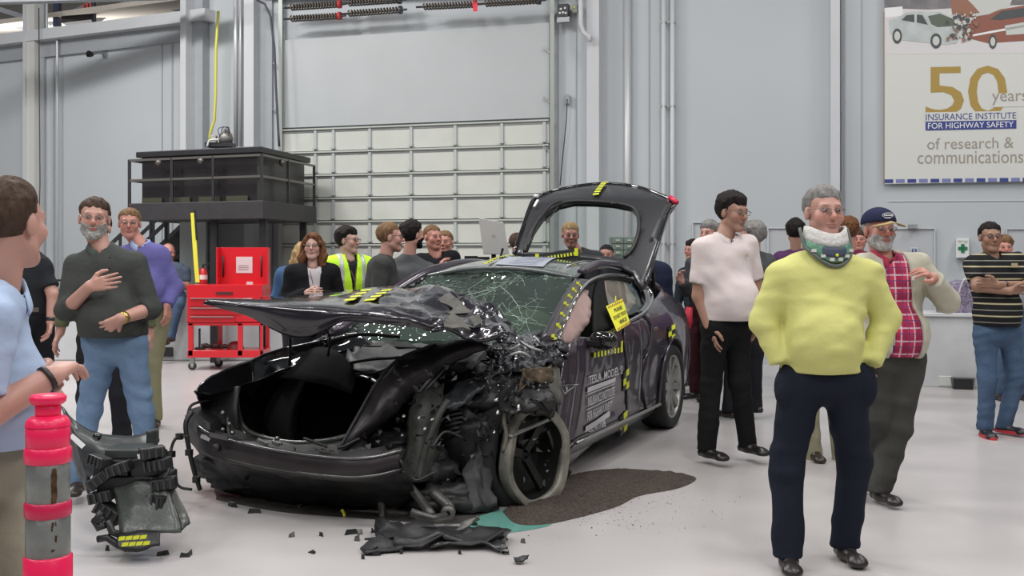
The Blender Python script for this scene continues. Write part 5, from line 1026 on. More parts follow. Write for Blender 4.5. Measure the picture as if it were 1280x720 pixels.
def junk(name, rows, m, label, amp=.03, freq=9, seed=1, th=.01, cat='car debris', nu=5, nv=5, group=None):
    R = [[W(*p) for p in r_] for r_ in rows]; c = R[0][0].copy(); c.z = 0; R = [[p-c for p in r_] for r_ in R]
    q, f = grid_patch(R, nu, nv, amp, freq, seed); q[:, 2] = np.maximum(q[:, 2], .012); o = mesh_obj(name, q, f, m, None, True, c); solid(o, th, 0); return tag(o, label, cat, group)
def fl(px, py, z=.02): p = fp(px, py, z); return (px, py, p.y)
DK = mat('debris_black', (.016, .016, .017), .45, var=.5, vscale=12, bump=.4, bscale=12)
junk('broken_undertray', [[fl(470, 655, .05), fl(530, 650, .1), fl(600, 655, .05)], [fl(462, 672, .04), fl(530, 668, .08), fl(610, 668, .04)], [fl(460, 690), fl(530, 676, .05), fl(636, 676, .03)]], DK, 'black broken undertray sheet lying in front of the car', .05, 9, 3)
junk('broken_lip_panel', [[fl(540, 668, .05), fl(600, 662, .06), fl(636, 660, .05)], [fl(540, 682, .03), fl(600, 682, .03), fl(634, 686, .03)]], mat('debris_charcoal', (.03, .03, .032), .3, coat=.5, var=.5), 'flat glossy charcoal body fragment with pale edge right of the undertray', .02, 9, 5)
junk('grey_bracket_plate', [[fl(582, 648, .08), fl(596, 644, .1)], [fl(570, 664, .05), fl(600, 652, .06)]], mat('plate_grey', (.14, .14, .13), .5, .4), 'small grey bent plate on the debris pile below the coolant', .02, 12, 6)
junk('black_scrap', [[fl(643, 697), fl(650, 696, .03), fl(662, 692, .04)], [fl(645, 701), fl(652, 701), fl(660, 698)]], DK, 'tiny black scrap alone on the pale floor right of the debris', .008, 20, 7)
aw = thing('suspension_arm', 'grey suspension arm with round bushing lying on the floor debris', 'car debris', fp(540, 650))
o0 = aw.location.copy(); mb = MB(); P = [fp(514, 640, .12)-o0, fp(540, 648, .09)-o0, fp(556, 645, .07)-o0]; mb.tube(P, [.022, .018, .022], 8); mb.build('arm_rod', mat('arm_alloy', (.13, .125, .12)), aw, True)
mb = MB(); mb.lathe([(.015, -.025), (.04, -.025), (.04, .025), (.015, .025), (.015, -.025)], fp(560, 641, .07)-o0, 16, 'y'); mb.build('bushing', mat('arm_alloy', (.13, .125, .12)), aw, True)
rg = random.Random(12); sizes = []
for k in range(46):
    if k < 30: x, y = rg.uniform(440, 660), rg.uniform(655, 700)
    else: x, y = rg.uniform(120, 480), rg.uniform(630, 700)
    s = rg.uniform(.012, .05); p = fp(x, y); mb = MB(); V = [Vector((rg.uniform(-s, s), rg.uniform(-s, s), 0)) for _ in range(5)]
    V.sort(key=lambda v: math.atan2(v.y, v.x)); T = [v*.8+Vector((0, 0, rg.uniform(.004, .03))) for v in V]; mb.add(V+T, [(4, 3, 2, 1, 0), (5, 6, 7, 8, 9)]+[(i, (i+1) % 5, (i+1) % 5+5, i+5) for i in range(5)])
    o = mb.build('debris_chip', DK if k % 4 else mat('plate_grey', (.14, .14, .13))); o.location = p
    tag(o, *(('small broken chip in the scatter below the crushed front corner of the car', 'debris', 'chips below the crushed corner') if k < 30 else ('small broken chip strewn on the floor between detached bumper and undertray sheet', 'debris', 'chips left of the undertray sheet')))
# detached front bumper and modules at the lower left
db = thing('detached_bumper', 'torn off black front bumper section with cooling modules left of the car', 'car debris', fp(150, 690))
o0 = db.location.copy()
def dj(name, rows, m, amp=.01, freq=8, seed=1, th=.012, nu=6, nv=5, smooth=True):
    R = [[W(*p)-o0 for p in r_] for r_ in rows]; q, f = grid_patch(R, nu, nv, amp, freq, seed); q[:, 2] = np.maximum(q[:, 2], .012); o = mesh_obj(name, q, f, m, db, smooth); solid(o, th, 0); return o
FAS = mat('fascia_charcoal', (.045, .050, .052), .32, .1, var=.2, vscale=5)
dj('bumper_skin', [[(78, 508, 5.9), (96, 528, 5.8), (120, 540, 5.75), (150, 545, 5.7), (178, 543, 5.7), (197, 536, 5.72)], [(84, 522, 5.8), (100, 548, 5.7), (125, 560, 5.62), (152, 562, 5.6), (178, 560, 5.6), (198, 552, 5.62)], [(92, 548, 5.75), (104, 580, 5.62), (112, 596, 5.58), (128, 580, 5.6), (150, 570, 5.6), (170, 566, 5.6)]], FAS, .006, 6, 3)
dj('bumper_skin_lower', [[(84, 530, 5.82), (100, 560, 5.7), (112, 596, 5.6)], [(86, 560, 5.8), (98, 590, 5.7), (112, 618, 5.6)]], mat('fascia_navy', (.012, .016, .028), .3), .006, 6, 3)
dj('bumper_corner', [[(184, 538, 5.6), (199, 534, 5.6)], [(184, 560, 5.6), (198, 560, 5.6)], [(186, 590, 5.6), (200, 584, 5.6)]], FAS, .008, 9, 5)
mb = MB(); P = [W(x, y, d_)-o0 for x, y, d_ in ((86, 546, 5.62), (91, 542, 5.62), (107, 556, 5.55), (102, 561, 5.55))]; mb.add(P, [(0, 3, 2, 1)]); mb.build('white_label', mat('white_plastic', (.7, .7, .7)), db)
mb = MB(); P = [W(x, y, d_)-o0 for x, y, d_ in ((171, 568, 5.3), (178, 567, 5.3), (180, 572, 5.3), (173, 574, 5.3))]; mb.add(P, [(0, 3, 2, 1)]); mb.build('white_label', mat('white_plastic', (.7, .7, .7)), db)
mb = MB(); p = W(122, 546, 5.55)-o0; mb.lathe([(0, -.02), (.02, -.02), (.022, .0), (0, .01)], p, 14, 'y'); mb.build('round_sensor', GLOSSB, db, True)
def dbox(name, x0, x1, y0, y1, D, dd, m, bev=.008):
    a, b = W(x0, y1, D)-o0, W(x1, y0, D)-o0; mb = MB(); R = Matrix.Rotation(random.Random(x0).uniform(-.2, .2), 3, 'Y'); mb.box((a.x, a.y, max(a.z, .01)), (b.x, b.y+dd, b.z), R, ((a.x+b.x)/2, a.y, (a.z+b.z)/2)); return mb.build(name, m, db, bevel=bev)
dbox('module_box', 130, 178, 562, 574, 5.38, .2, mat('box_greygreen', (.035, .042, .038), .4)); dbox('module_box', 136, 160, 575, 596, 5.36, .2, DK); dbox('module_box', 162, 196, 572, 598, 5.36, .2, DK); dbox('fan_housing', 120, 205, 596, 622, 5.35, .22, DK); dbox('module_box', 116, 134, 574, 600, 5.4, .12, DK)
for i, (x, y, r) in enumerate(((190, 565, .05), (198, 580, .05), (125, 576, .045), (124, 600, .05), (205, 604, .05), (150, 585, .05), (138, 640, .06), (128, 620, .05), (196, 625, .06))):
    rb_ = random.Random(40+i); Rm = Matrix.Rotation(rb_.uniform(-.7, .7), 3, 'Y') @ Matrix.Rotation(rb_.uniform(-.6, .6), 3, 'Z'); c = W(x, y, 5.34)-o0; mb = MB(); mb.box(c-Vector((r*1.2, r*.8, r*.55)), c+Vector((r*1.2, r*.8, r*.55)), Rm, c); m_ = mb.build('crushed_module', DK, db, bevel=.008)
    for q_ in range(4): mb = MB(); mb.box(c+Vector((-r*1.1+q_*r*.62, -r*.95, -r*.5)), c+Vector((-r*.9+q_*r*.62, -r*.75, r*.5)), Rm, c); mb.build('cooling_fin', mat('fin_charcoal', (.035, .035, .036), .4), m_)
dj('radiator_shroud', [[(142, 608, 5.36), (170, 604, 5.34), (212, 606, 5.34)], [(150, 640, 5.3), (178, 636, 5.28), (222, 640, 5.28)], [(152, 672, 5.2), (185, 668, 5.18), (228, 662, 5.22)]], mat('shroud_translucent', (.075, .085, .078), .3, var=.35, vscale=7, bump=.1), .015, 7, 5)
dj('shroud_side', [[(208, 605, 5.36), (216, 602, 5.38)], [(222, 642, 5.3), (232, 640, 5.32)], [(228, 662, 5.22), (236, 655, 5.3)]], mat('shroud_edge', (.05, .055, .05), .3), .006, 7, 5)
tp = dj('lower_lip', [[(148, 668, 5.2), (170, 664, 5.18), (200, 662, 5.18)], [(146, 684, 5.1), (170, 688, 5.08), (200, 680, 5.1)]], DK, .01, 9, 5)
for k in range(4):
    for j in range(2):
        x, y = 149+k*9+j*4, 671+j*7.5-k*.6; mb = MB(); P = [W(x+a, y+b, 5.05)-o0 for a, b in ((0, 0), (8, -1), (6.5, 4), (-1.5, 5))]; mb.add(P, [(0, 3, 2, 1)]); mb.build('target_square', TY, db)
for i, L in enumerate(([(128, 640), (118, 652), (123, 660), (132, 656)], [(122, 674), (134, 672), (146, 680), (160, 686)], [(116, 652), (126, 650), (130, 646)], [(135, 650), (140, 665), (150, 668)])):
    mb = MB(); mb.tube([W(x, y, 5.2)-o0+Vector((0, 0, max(0, .02-(W(x, y, 5.2)).z))) for x, y in L], .018, 6); mb.build('torn_tab', DK, db, True)
mb = MB(); mb.tube(cr([W(203, 600, 5.35)-o0, W(210, 590, 5.4)-o0, W(213, 575, 5.45)-o0], 5), .01, 6); mb.build('wiring', BLK, db, True)
# ------------------------------------------------------------------ figures: implicit surfaces turned into meshes
def A(v): return np.array([float(c) for c in v], np.float32)
def dcone(a, b, r1, r2):
    a, b = A(a), A(b); ba = b-a; L2 = max(float(ba@ba), 1e-9)
    def f(p):
        q = p-a; t = np.clip((q@ba)/L2, 0, 1); return np.sqrt(((q-t[:, None]*ba)**2).sum(1))-(r1+(r2-r1)*t)
    return f
def dell(c, r, M=None):
    c = A(c); r = np.array(r, np.float32); mr = min(r)
    def f(p):
        q = p-c
        if M is not None: q = q@M
        k = np.sqrt(((q/r)**2).sum(1)); k2 = np.sqrt(((q/r**2)**2).sum(1))+1e-6; return k*(k-1)/k2
    return f
def decone(a, b, ra, rb, e):                 # cone of elliptic section, e = wide direction
    a, b, e = A(a), A(b), A(e); ba = b-a; L2 = float(ba@ba)
    def f(p):
        q = p-a; t = np.clip((q@ba)/L2, 0, 1); q = q-t[:, None]*ba; qe = q@e; qr = np.sqrt(np.maximum((q*q).sum(1)-qe**2, 0))
        rx = ra[0]+(rb[0]-ra[0])*t; ry = ra[1]+(rb[1]-ra[1])*t; k = np.sqrt((qe/rx)**2+(qr/ry)**2); k2 = np.sqrt((qe/rx**2)**2+(qr/ry**2)**2)+1e-6
        return k*(k-1)/k2
    return f
def union(fs, k=.03):
    def f(p):
        d = fs[0](p)
        for g in fs[1:]:
            e = g(p)
            if k > 0: h = np.maximum(k-np.abs(d-e), 0)/k; d = np.minimum(d, e)-h*h*k*.25
            else: d = np.minimum(d, e)
        return d
    return f
def cut(f, pt, n):                            # keep the side n points away from
    pt, n = A(pt), A(n)
    return lambda p: np.maximum(f(p), (p-pt)@n)
def wrinkle(f, amp, fr, seed):
    r = np.random.RandomState(seed); ks = [(r.normal(size=3)*np.array([1, 1, 1.6])*fr).astype(np.float32) for _ in range(5)]; ph = r.rand(5)*6
    def g(p):
        d = f(p); w = 0; wp_ = np.sin(p@ks[4]*.5+ph[4])
        for i in range(4): w = w+np.sin(p@ks[i]*(1+.35*i)+ph[i]+2*wp_)/(1+.5*i)
        return d+amp*(w*.5-np.abs(w)*.35)
    return g
def nets(f, lo, hi, h):
    lo = np.array(lo, np.float32); n = [int(math.ceil((b-a)/h/4))*4+1 for a, b in zip(lo, hi)]
    ax = [lo[i]+np.arange(n[i], dtype=np.float32)*h for i in range(3)]
    cn = [(k-1)//4 for k in n]; cax = [lo[i]+(np.arange(cn[i], dtype=np.float32)*4+2)*h for i in range(3)]
    g = np.stack(np.meshgrid(*cax, indexing='ij'), -1).reshape(-1, 3); c = f(g).reshape(cn)
    Fv = np.empty(n, np.float32); big = np.repeat(np.repeat(np.repeat(c, 4, 0), 4, 1), 4, 2); Fv[:-1, :-1, :-1] = big; Fv[-1] = 1; Fv[:, -1] = 1; Fv[:, :, -1] = 1
    act = np.argwhere(np.abs(c) < 5.2*h+.006)
    if len(act) == 0: return np.zeros((0, 3)), np.zeros((0, 4), int)
    o = np.arange(5); oo = np.stack(np.meshgrid(o, o, o, indexing='ij'), -1).reshape(-1, 3); idx = (act[:, None]*4+oo[None]).reshape(-1, 3)
    key = np.unique((idx[:, 0]*n[1]+idx[:, 1])*n[2]+idx[:, 2]); i0 = key//(n[1]*n[2]); i1 = key//n[2] % n[1]; i2 = key % n[2]
    Fv[i0, i1, i2] = f(np.stack([ax[0][i0], ax[1][i1], ax[2][i2]], 1).astype(np.float32))
    Sg = Fv < 0; cs = np.zeros([k-1 for k in n], np.int8)
    for dx in (0, 1):
        for dy in (0, 1):
            for dz_ in (0, 1): cs += Sg[dx:n[0]-1+dx, dy:n[1]-1+dy, dz_:n[2]-1+dz_]
    cell = np.argwhere((cs > 0) & (cs < 8)); ids = -np.ones(cs.shape, np.int32); ids[tuple(cell.T)] = np.arange(len(cell))
    acc = np.zeros((len(cell), 3), np.float32); cnt = np.zeros(len(cell), np.float32)
    for a in range(3):
        b, c2 = [k for k in range(3) if k != a]
        for u in (0, 1):
            for v in (0, 1):
                p0 = cell.copy(); p0[:, b] += u; p0[:, c2] += v; p1 = p0.copy(); p1[:, a] += 1
                f0 = Fv[tuple(p0.T)]; f1 = Fv[tuple(p1.T)]; m = (f0 < 0) != (f1 < 0); t = np.where(m, f0/np.where(m, f0-f1, 1), 0)
                q = p0.astype(np.float32); q[:, a] += t; acc[m] += q[m]; cnt[m] += 1
    V = lo+acc/np.maximum(cnt, 1)[:, None]*h; Q = []
    for a in range(3):
        b, c2 = (a+1) % 3, (a+2) % 3; s0 = [slice(None)]*3; s1 = [slice(None)]*3; s0[a] = slice(0, n[a]-1); s1[a] = slice(1, n[a])
        ch = Sg[tuple(s0)] != Sg[tuple(s1)]; E_ = np.argwhere(ch); E_ = E_[(E_[:, b] > 0) & (E_[:, c2] > 0) & (E_[:, b] < n[b]-1) & (E_[:, c2] < n[c2]-1)]
        if len(E_) == 0: continue
        def I(db, dc): q = E_.copy(); q[:, b] -= db; q[:, c2] -= dc; return ids[tuple(q.T)]
        q = np.stack([I(1, 1), I(0, 1), I(0, 0), I(1, 0)], 1); fl_ = ~Sg[tuple(E_.T)]; q[fl_] = q[fl_][:, ::-1]; Q.append(q)
    Q = np.concatenate(Q); return V, Q[(Q >= 0).all(1)]
def qmesh(name, parts, m, parent, origin, tint=None):
    V = np.concatenate([p[0] for p in parts]); off = 0; Q = []
    for p in parts: Q.append(p[1]+off); off += len(p[0])
    Q = np.concatenate(Q).astype(np.int32); me = bpy.data.meshes.new(name)
    me.vertices.add(len(V)); me.vertices.foreach_set('co', (V-A(origin)).astype(np.float32).ravel())
    me.loops.add(Q.size); me.loops.foreach_set('vertex_index', Q.ravel()); me.polygons.add(len(Q)); me.polygons.foreach_set('loop_start', np.arange(0, Q.size, 4, dtype=np.int32))
    me.polygons.foreach_set('use_smooth', np.ones(len(Q), bool)); me.update(calc_edges=True); me.validate()
    if tint is not None:
        at = me.color_attributes.new('Tint', 'FLOAT_COLOR', 'POINT'); c = np.ones((len(V), 4), np.float32); c[:, :3] = tint(V); at.data.foreach_set('color', c.ravel())
    if m: me.materials.append(m)
    o = bpy.data.objects.new(name, me); COL.objects.link(o); o.parent = parent; return o
def n3(v): v = np.array(v, float); return v/np.linalg.norm(v)
SKIN = {'pink': (.50, .27, .215), 'fair': (.54, .33, .27), 'ruddy': (.48, .22, .17), 'tan': (.36, .20, .145), 'brown': (.30, .165, .11)}
HAIRC = {'brown': (.075, .048, .034), 'dark': (.018, .014, .013), 'grey': (.24, .23, .22), 'lightgrey': (.42, .41, .39), 'blond': (.42, .28, .13), 'sandy': (.20, .115, .06), 'auburn': (.15, .065, .03), 'white': (.5, .48, .46)}
def person(label, D, cx, h=1.76, psi=0, J={}, hpsi=None, hpitch=0, htilt=0, skin='pink', top=None, sleeve='long', hem=None, under=None, pants=(.03, .03, .035), hair='brown', hstyle='short', beard=None, belly=0, fat=1, lowbody=True,
           glasses=False, belt=None, shoes=(.02, .015, .015), hands=None, collar=None, head=True, arms='ab', extra=None, topname='shirt', face=True, seed=1, group=None, tuck=True, loose=1.0, woman=False):
    k = h/1.76; e = np.array([math.cos(psi), math.sin(psi), 0.]); fw_ = np.array([math.sin(psi), -math.cos(psi), 0.]); up = np.array([0, 0, 1.])
    base = np.array([(cx-640)/F*D, D, 0.])
    def px(t): return np.array(W(t[0], t[1], D+(t[2] if len(t) > 2 else 0)))
    P = dict(hd=base+up*(h-.125*k), ch=base+up*1.30*k, wa=base+up*1.06*k, pe=base+up*.94*k, nk=base+up*1.47*k)
    for s, n in ((-1, 'a'), (1, 'b')):
        P['s'+n] = base+e*s*.185*k+up*1.395*k; P['e'+n] = base+e*s*.25*k+up*1.12*k-fw_*.02; P['r'+n] = base+e*s*.255*k+up*.87*k+fw_*.06
        P['h'+n] = base+e*s*.092*k+up*.90*k; P['k'+n] = base+e*s*.11*k+up*.49*k+fw_*.02; P['f'+n] = base+e*s*.13*k+up*.085*k
    for n, t in J.items():
        P[n] = px(t) if not (isinstance(t, np.ndarray)) else t
    if 'hd' in J and 'nk' not in J: P['nk'] = P['nk']*.5+(P['hd']-up*.165*k)*.5 if False else P['nk']+0
    rt = thing('person', label, 'person', tuple(base), group=group); O = base
    near = D < 6.7; hs = max(.0042, D*.00075); cs = max(.0085, D*.00135); hps = psi if hpsi is None else hpsi
    # --- head frame
    he = np.array([math.cos(hps), math.sin(hps), 0.]); hf = np.array([math.sin(hps), -math.cos(hps), 0.]); hu_ = up*1.
    if hpitch: hf, hu_ = hf*math.cos(hpitch)+up*math.sin(hpitch), up*math.cos(hpitch)-hf*math.sin(hpitch)
    if htilt: he, hu_ = he*math.cos(htilt)+hu_*math.sin(htilt), hu_*math.cos(htilt)-he*math.sin(htilt)
    M = np.stack([he, hf, hu_], 1).astype(np.float32); hc = P['hd']; s = k*1.04
    def hl(x, y, z): return hc+(he*x+hf*y+hu_*z)*s
    def HF(f): return lambda p: f(((p-A(hc))@M)/s)*s
    cran = dell((0, -.014, .032), (.075, .094, .083)); 
    fz = 1.0+.05*(fat-1)
    base_h = union([cran, dell((0, .018, -.035), (.060*fz, .068, .080)), dell((0, .066, -.092), (.026, .022, .020)), dcone((-.048*fz, .0, -.055), (-.015, .062, -.095), .020, .018), dcone((.048*fz, .0, -.055), (.015, .062, -.095), .020, .018),
                    dell((-.041, .058, -.022), (.024, .024, .026)), dell((.041, .058, -.022), (.024, .024, .026)), dcone((-.036, .074, .024), (.036, .074, .024), .012, .012)], .022)
    nose = union([dcone((0, .082, .012), (0, .108, -.020), .008, .0115), dell((0, .100, -.026), (.017, .012, .009))], .010)
    lips = union([dell((0, .087, -.052), (.024, .011, .0055)), dell((0, .086, -.062), (.019, .011, .006))], .004)
    ears = union([dell((-.077, -.008, -.004), (.010, .019, .030)), dell((.077, -.008, -.004), (.010, .019, .030))], 0)
    sock = union([dell((-.031, .094, .008), (.017, .013, .011)), dell((.031, .094, .008), (.017, .013, .011))], 0)
    def headf(p):
        d = union([union([base_h, nose], .012), lips], .005)(p); d = np.minimum(d, ears(p)); q = -sock(p); kk = .008; hh = np.maximum(kk-np.abs(d-q), 0)/kk; return np.maximum(d, q)+hh*hh*kk*.25
    hdW = HF(headf); nkb = P['nk']-up*.03*k
    neck = dcone(hl(0, -.020, -.060), nkb, .052*s*(.85 if woman else 1), .060*s*(.85 if woman else 1)); bodyparts = []
    cb_ = dcone(hl(0, -.02, -.07), P['ch'], .05, .07)
    if head:
        f = union([hdW, neck], .02); lo = np.minimum(hc, nkb)-.145*s; hi = np.maximum(hc, nkb)+.15*s; bodyparts.append(nets(f, lo, hi, hs))
    # --- torso
    wf = .92 if woman else 1
    def torso(o, bl=True):
        ch, wa, pe = P['ch'], P['wa'], P['pe']; lt = n3(P['sb']-P['sa']) if True else e
        L = [decone(ch+up*.05*k, ch-up*.06*k, (.165*k*wf*fat+o, .105*k*fat+o), (.160*k*wf*fat+o, .108*k*fat+o), lt), decone(ch-up*.06*k, wa, (.160*k*wf*fat+o, .108*k*fat+o), ((.150 if not woman else .13)*k*fat+o, .105*k*fat+o), e),
             decone(wa, pe, ((.150 if not woman else .13)*k*fat+o, .105*k*fat+o), (.160*k*fat+o, .115*k*fat+o), e), dcone(P['sa']*.70+ch*.30-up*.01*k, P['sb']*.70+ch*.30-up*.01*k, .070*k+o, .070*k+o),
             dcone(P['sa'], P['nk']-up*.035, .052*k*wf+o, .048*k+o), dcone(P['sb'], P['nk']-up*.035, .052*k*wf+o, .048*k+o)]
        if belly and bl: L.append(dell(tuple(wa+fw_*(.05+belly*.5)*k+up*.03*k), (.135*k*fat+o, .135*k*fat+o, .17*k+o)))
        return L
    def arm(n, o, upto=2, taper=1):
        a, b, c = P['s'+n], P['e'+n], P['r'+n]; ff = (.9+.1*fat)*(.88 if woman else 1)
        L = [dcone(a, b, .058*k*ff+o, .046*k*ff+o)]
        if upto == 2: L.append(dcone(b, c, .045*k*ff+o, .031*k*ff+o*.8))
        return L
    def hand(n, tip=None, curl=.5, pn=None, spread=1):
        w = P['r'+n]; el = P['e'+n]; d = n3(w-el) if tip is None else n3(px(tip)-w); sg = -1 if n == 'a' else 1
        pn_ = n3(-e*sg if pn is None else pn); pn_ = n3(pn_-d*(pn_@d)); sd = np.cross(d, pn_); z_ = k*1.0
        if pn is None and (sd@fw_) < 0: sd = -sd        # thumb forward
        L = []; K_ = []
        for i in range(4):
            o_ = (i-1.5)*-.0195*z_; kn = w+d*(.088-.006*abs(i-1.2))*z_+sd*o_; K_.append(kn); L.append(dcone(w+d*.012+sd*o_*.6, kn, .0155*z_, .0125*z_))
        palm = union(L, .016); Fg = []
        for i, (l0, kn) in enumerate(zip((.041, .045, .042, .033), K_)):
            dd = n3(d+sd*(i-1.5)*-.07*spread); p_ = kn; r_ = .0098
            for j, (ll, cu) in enumerate(((l0, .55), (l0*.62, .9), (l0*.5, .6))):
                a_ = curl*cu*1.1; dd = n3(dd*math.cos(a_)+pn_*math.sin(a_)); q = p_+dd*ll*z_; Fg.append(dcone(p_, q, r_*z_, (r_-.0011)*z_)); p_ = q; r_ -= .0011
        t0 = w+d*.025*z_+sd*.024*z_; t1 = t0+n3(d*.65+sd*.75+pn_*.25)*.045*z_; t2 = t1+n3(d*.9+sd*.35+pn_*.3)*.032*z_; t3 = t2+n3(d+pn_*(.2+curl*.4))*.025*z_
        Th = [dcone(t0, t1, .0165*z_, .013*z_), dcone(t1, t2, .0125*z_, .011*z_), dcone(t2, t3, .011*z_, .009*z_)]
        return [union([palm, union(Fg, .0025), union(Th, .006)], .006)], w+d*.09*z_
    for n in arms:
        hd_ = (hands or {}).get(n, {})
        if hd_ is None: hd_ = None
        fa = arm(n, 0); cen = []
        if hd_ is not None:
            Hn, hcn = hand(n, **hd_); f = union([fa[1]]+Hn, .014); pts = [hcn, P['r'+n]]; 
            if sleeve != 'long': pts.append(P['e'+n])
            else: pts.append(P['r'+n]*.6+P['e'+n]*.4)
            pts = np.array(pts); lo = pts.min(0)-.115; hi = pts.max(0)+.115
            bodyparts.append(nets(f, lo, hi, max(.0042, min(hs, .0068))))
        if sleeve != 'long':
            lo = np.minimum(P['s'+n], P['e'+n])-.08; hi = np.maximum(P['s'+n], P['e'+n])+.08
            bodyparts.append(nets(union(fa, .02), lo, hi, max(hs, .008)))
    inner = union(torso(-.03, False)+[dcone(P['ha'], P['ka'], .06, .045), dcone(P['hb'], P['kb'], .06, .045), dcone(P['ka'], P['fa'], .04, .03), dcone(P['kb'], P['fb'], .04, .03)], .05)
    al = np.array([P[q] for q in ('sa', 'sb', 'ch', 'pe', 'fa', 'fb', 'ka', 'kb', 'nk')]); bodyparts.append(nets(inner, al.min(0)-.2, al.max(0)+.15, .03))
    col = SKIN[skin]; hcw = A(hc)
    def tint(V):
        q = ((V-hcw)@M)/s; t = np.ones((len(V), 3), np.float32)
        def sp_(c, r, cc, st=1):
            w = np.clip(1.3-np.sqrt((((q-np.array(c))/np.array(r))**2).sum(1)), 0, 1)**.7*st; t[:] = t*(1-w[:, None])+np.array(cc)*w[:, None]
        if head and face:
            sp_((0, .095, -.057), (.024, .02, .010), (.80, .52, .50)); sp_((0, .10, -.0570), (.022, .02, .0022), (.35, .22, .2))
            for sx in (-1, 1):
                sp_((sx*.04, .075, -.02), (.026, .03, .022), (1.08, .82, .80), .7); sp_((sx*.031, .09, .008), (.019, .02, .012), (.62, .50, .48), .8); sp_((sx*.033, .09, .030), (.021, .03, .0045), (.30, .24, .22), .9)
            sp_((0, .11, -.022), (.016, .02, .014), (1.1, .78, .74), .8)
            if beard is None and not woman: sp_((0, .07, -.075), (.06, .05, .035), (.86, .84, .84), .5)
        return t
    sk = mat('skin_'+skin, col, .5, tint=True, bump=.06, bscale=120)
    body = qmesh('body', bodyparts, sk, rt, O, tint)
    if head and face:
        for sx in (-1, 1):
            mbE = MB(); mbI = MB()
            for mb_, yy, r_ in ((mbE, .0800, .0115), (mbI, .0868, .0068)):
                c_ = hl(sx*.031, yy, .008); V = []; 
                for i in range(9):
                    for j in range(12): a_, b_ = math.pi*i/8, 2*math.pi*j/12; V.append(c_+r_*s*(he*math.sin(a_)*math.cos(b_)+hf*math.cos(a_)+hu_*math.sin(a_)*math.sin(b_)*.62)-O)
                mb_.add(V, [(i*12+j, i*12+(j+1) % 12, (i+1)*12+(j+1) % 12, (i+1)*12+j) for i in range(8) for j in range(12)])
            eo = mbE.build('eye', mat('eye_white', (.30, .27, .26), .4), rt, True); mbI.build('iris', mat('iris_dark', (.03, .022, .018), .2), eo, True)
    # --- hair
    if head and hair:
        hm = mat('hair_'+hair, HAIRC[hair], .65, bump=.7, bscale=55, var=.35, vscale=45, stretch=(1, 1, .35), spec=.15); th = .0095 if hstyle != 'buzz' else .006
        if hstyle == 'full': th = .020
        shell = dell((0, -.016, .036), (.075+th, .094+th, .083+th*1.15)); a0 = .016; sl = .68
        if hstyle == 'full': a0 = .008; sl = .58
        cran0 = dell((0, -.015, .033), (.0765, .0955, .084))
        def hf_(p):
            q = p; line0 = a0+sl*q[:, 1]-q[:, 2]+np.where(q[:, 1] > .02, .5*np.maximum(np.abs(q[:, 0]-.012)-.032, 0), 0)+.004*np.sin(q[:, 0]*170+seed); tt = np.clip(-line0/.05, 0, 1); d = cran0(q)-th*(.15+.85*tt)*(1+.25*(q[:, 2] > .06)); d = d+.0035*np.sin(q[:, 0]*130+3*np.sin(q[:, 1]*50))*np.sin(q[:, 1]*90+q[:, 2]*60)+(.005*np.sin(q[:, 0]*45+seed)*np.sin(q[:, 1]*38+q[:, 2]*31+seed) if hstyle in ('full', 'long') else 0)
            line = line0
            if hstyle == 'back': line = np.minimum(line, 9)+.0
            d = np.maximum(d, line)
            side_ = np.maximum(-(q[:, 1]+.03), -1)
            d2 = np.maximum(shell(q)+.002, np.maximum(q[:, 1]+.02, -.060-q[:, 2])); d = np.minimum(d, np.maximum(d2, .0-1)) if hstyle != 'fringe' else d
            if hstyle == 'fringe': d = np.maximum(np.maximum(shell(q)+.005, q[:, 2]-.045), np.maximum(q[:, 1]-.015, np.maximum(-.055-q[:, 2], -.02+.6*q[:, 1]-q[:, 2]-.03)))
            ec = dell((-.078, .004, -.006), (.025, .020, .036))(q); ec2 = dell((.078, .004, -.006), (.025, .020, .036))(q); d = np.maximum(d, -np.minimum(ec, ec2)) if hstyle != 'long' else d
            if hstyle == 'long':
                lob = union([dcone((-.07, -.02, .03), (-.09, .0, -.10), .035, .040), dcone((-.09, .0, -.10), (-.085, .03, -.19), .040, .028), dcone((.07, -.02, .03), (.09, .0, -.10), .035, .040), dcone((.09, .0, -.10), (.085, .03, -.19), .040, .028), dcone((0, -.06, .0), (0, -.07, -.16), .08, .07), dcone((-.03, .055, .085), (-.075, .05, .02), .025, .02), dcone((.03, .055, .085), (.075, .05, .02), .025, .02)], .03)(q)+.006*np.sin(q[:, 2]*70+4*np.sin(q[:, 0]*30))*np.sin(q[:, 0]*60+q[:, 1]*50)
                d = np.minimum(d, lob)
            return d
        lo = hc-(.34 if hstyle == 'long' else .17)*s; hi = hc+.17*s; qmesh('hair', [nets(HF(hf_), lo, hi, hs*1.1)], hm, rt, O)
    if beard:
        bm = mat('beard_'+beard, HAIRC[beard], .8, bump=.8, bscale=90, var=.4, vscale=70)
        def bf(p):
            d = base_h(p)-.004+.001*np.sin(p[:, 0]*150)*np.sin(p[:, 2]*130); d = np.maximum(d, p[:, 2]+.036+.5*np.maximum(0, .07-p[:, 1])-.6*np.maximum(0, np.abs(p[:, 0])-.03)); d = np.maximum(d, -(p[:, 1]-.0)); d = np.maximum(d, -dell((0, .10, -.057), (.026, .03, .0075))(p)); d = np.maximum(d, -.118-p[:, 2])
            return d
        qmesh('beard', [nets(HF(bf), hc-.15*s, hc+.12*s, hs)], bm, rt, O)
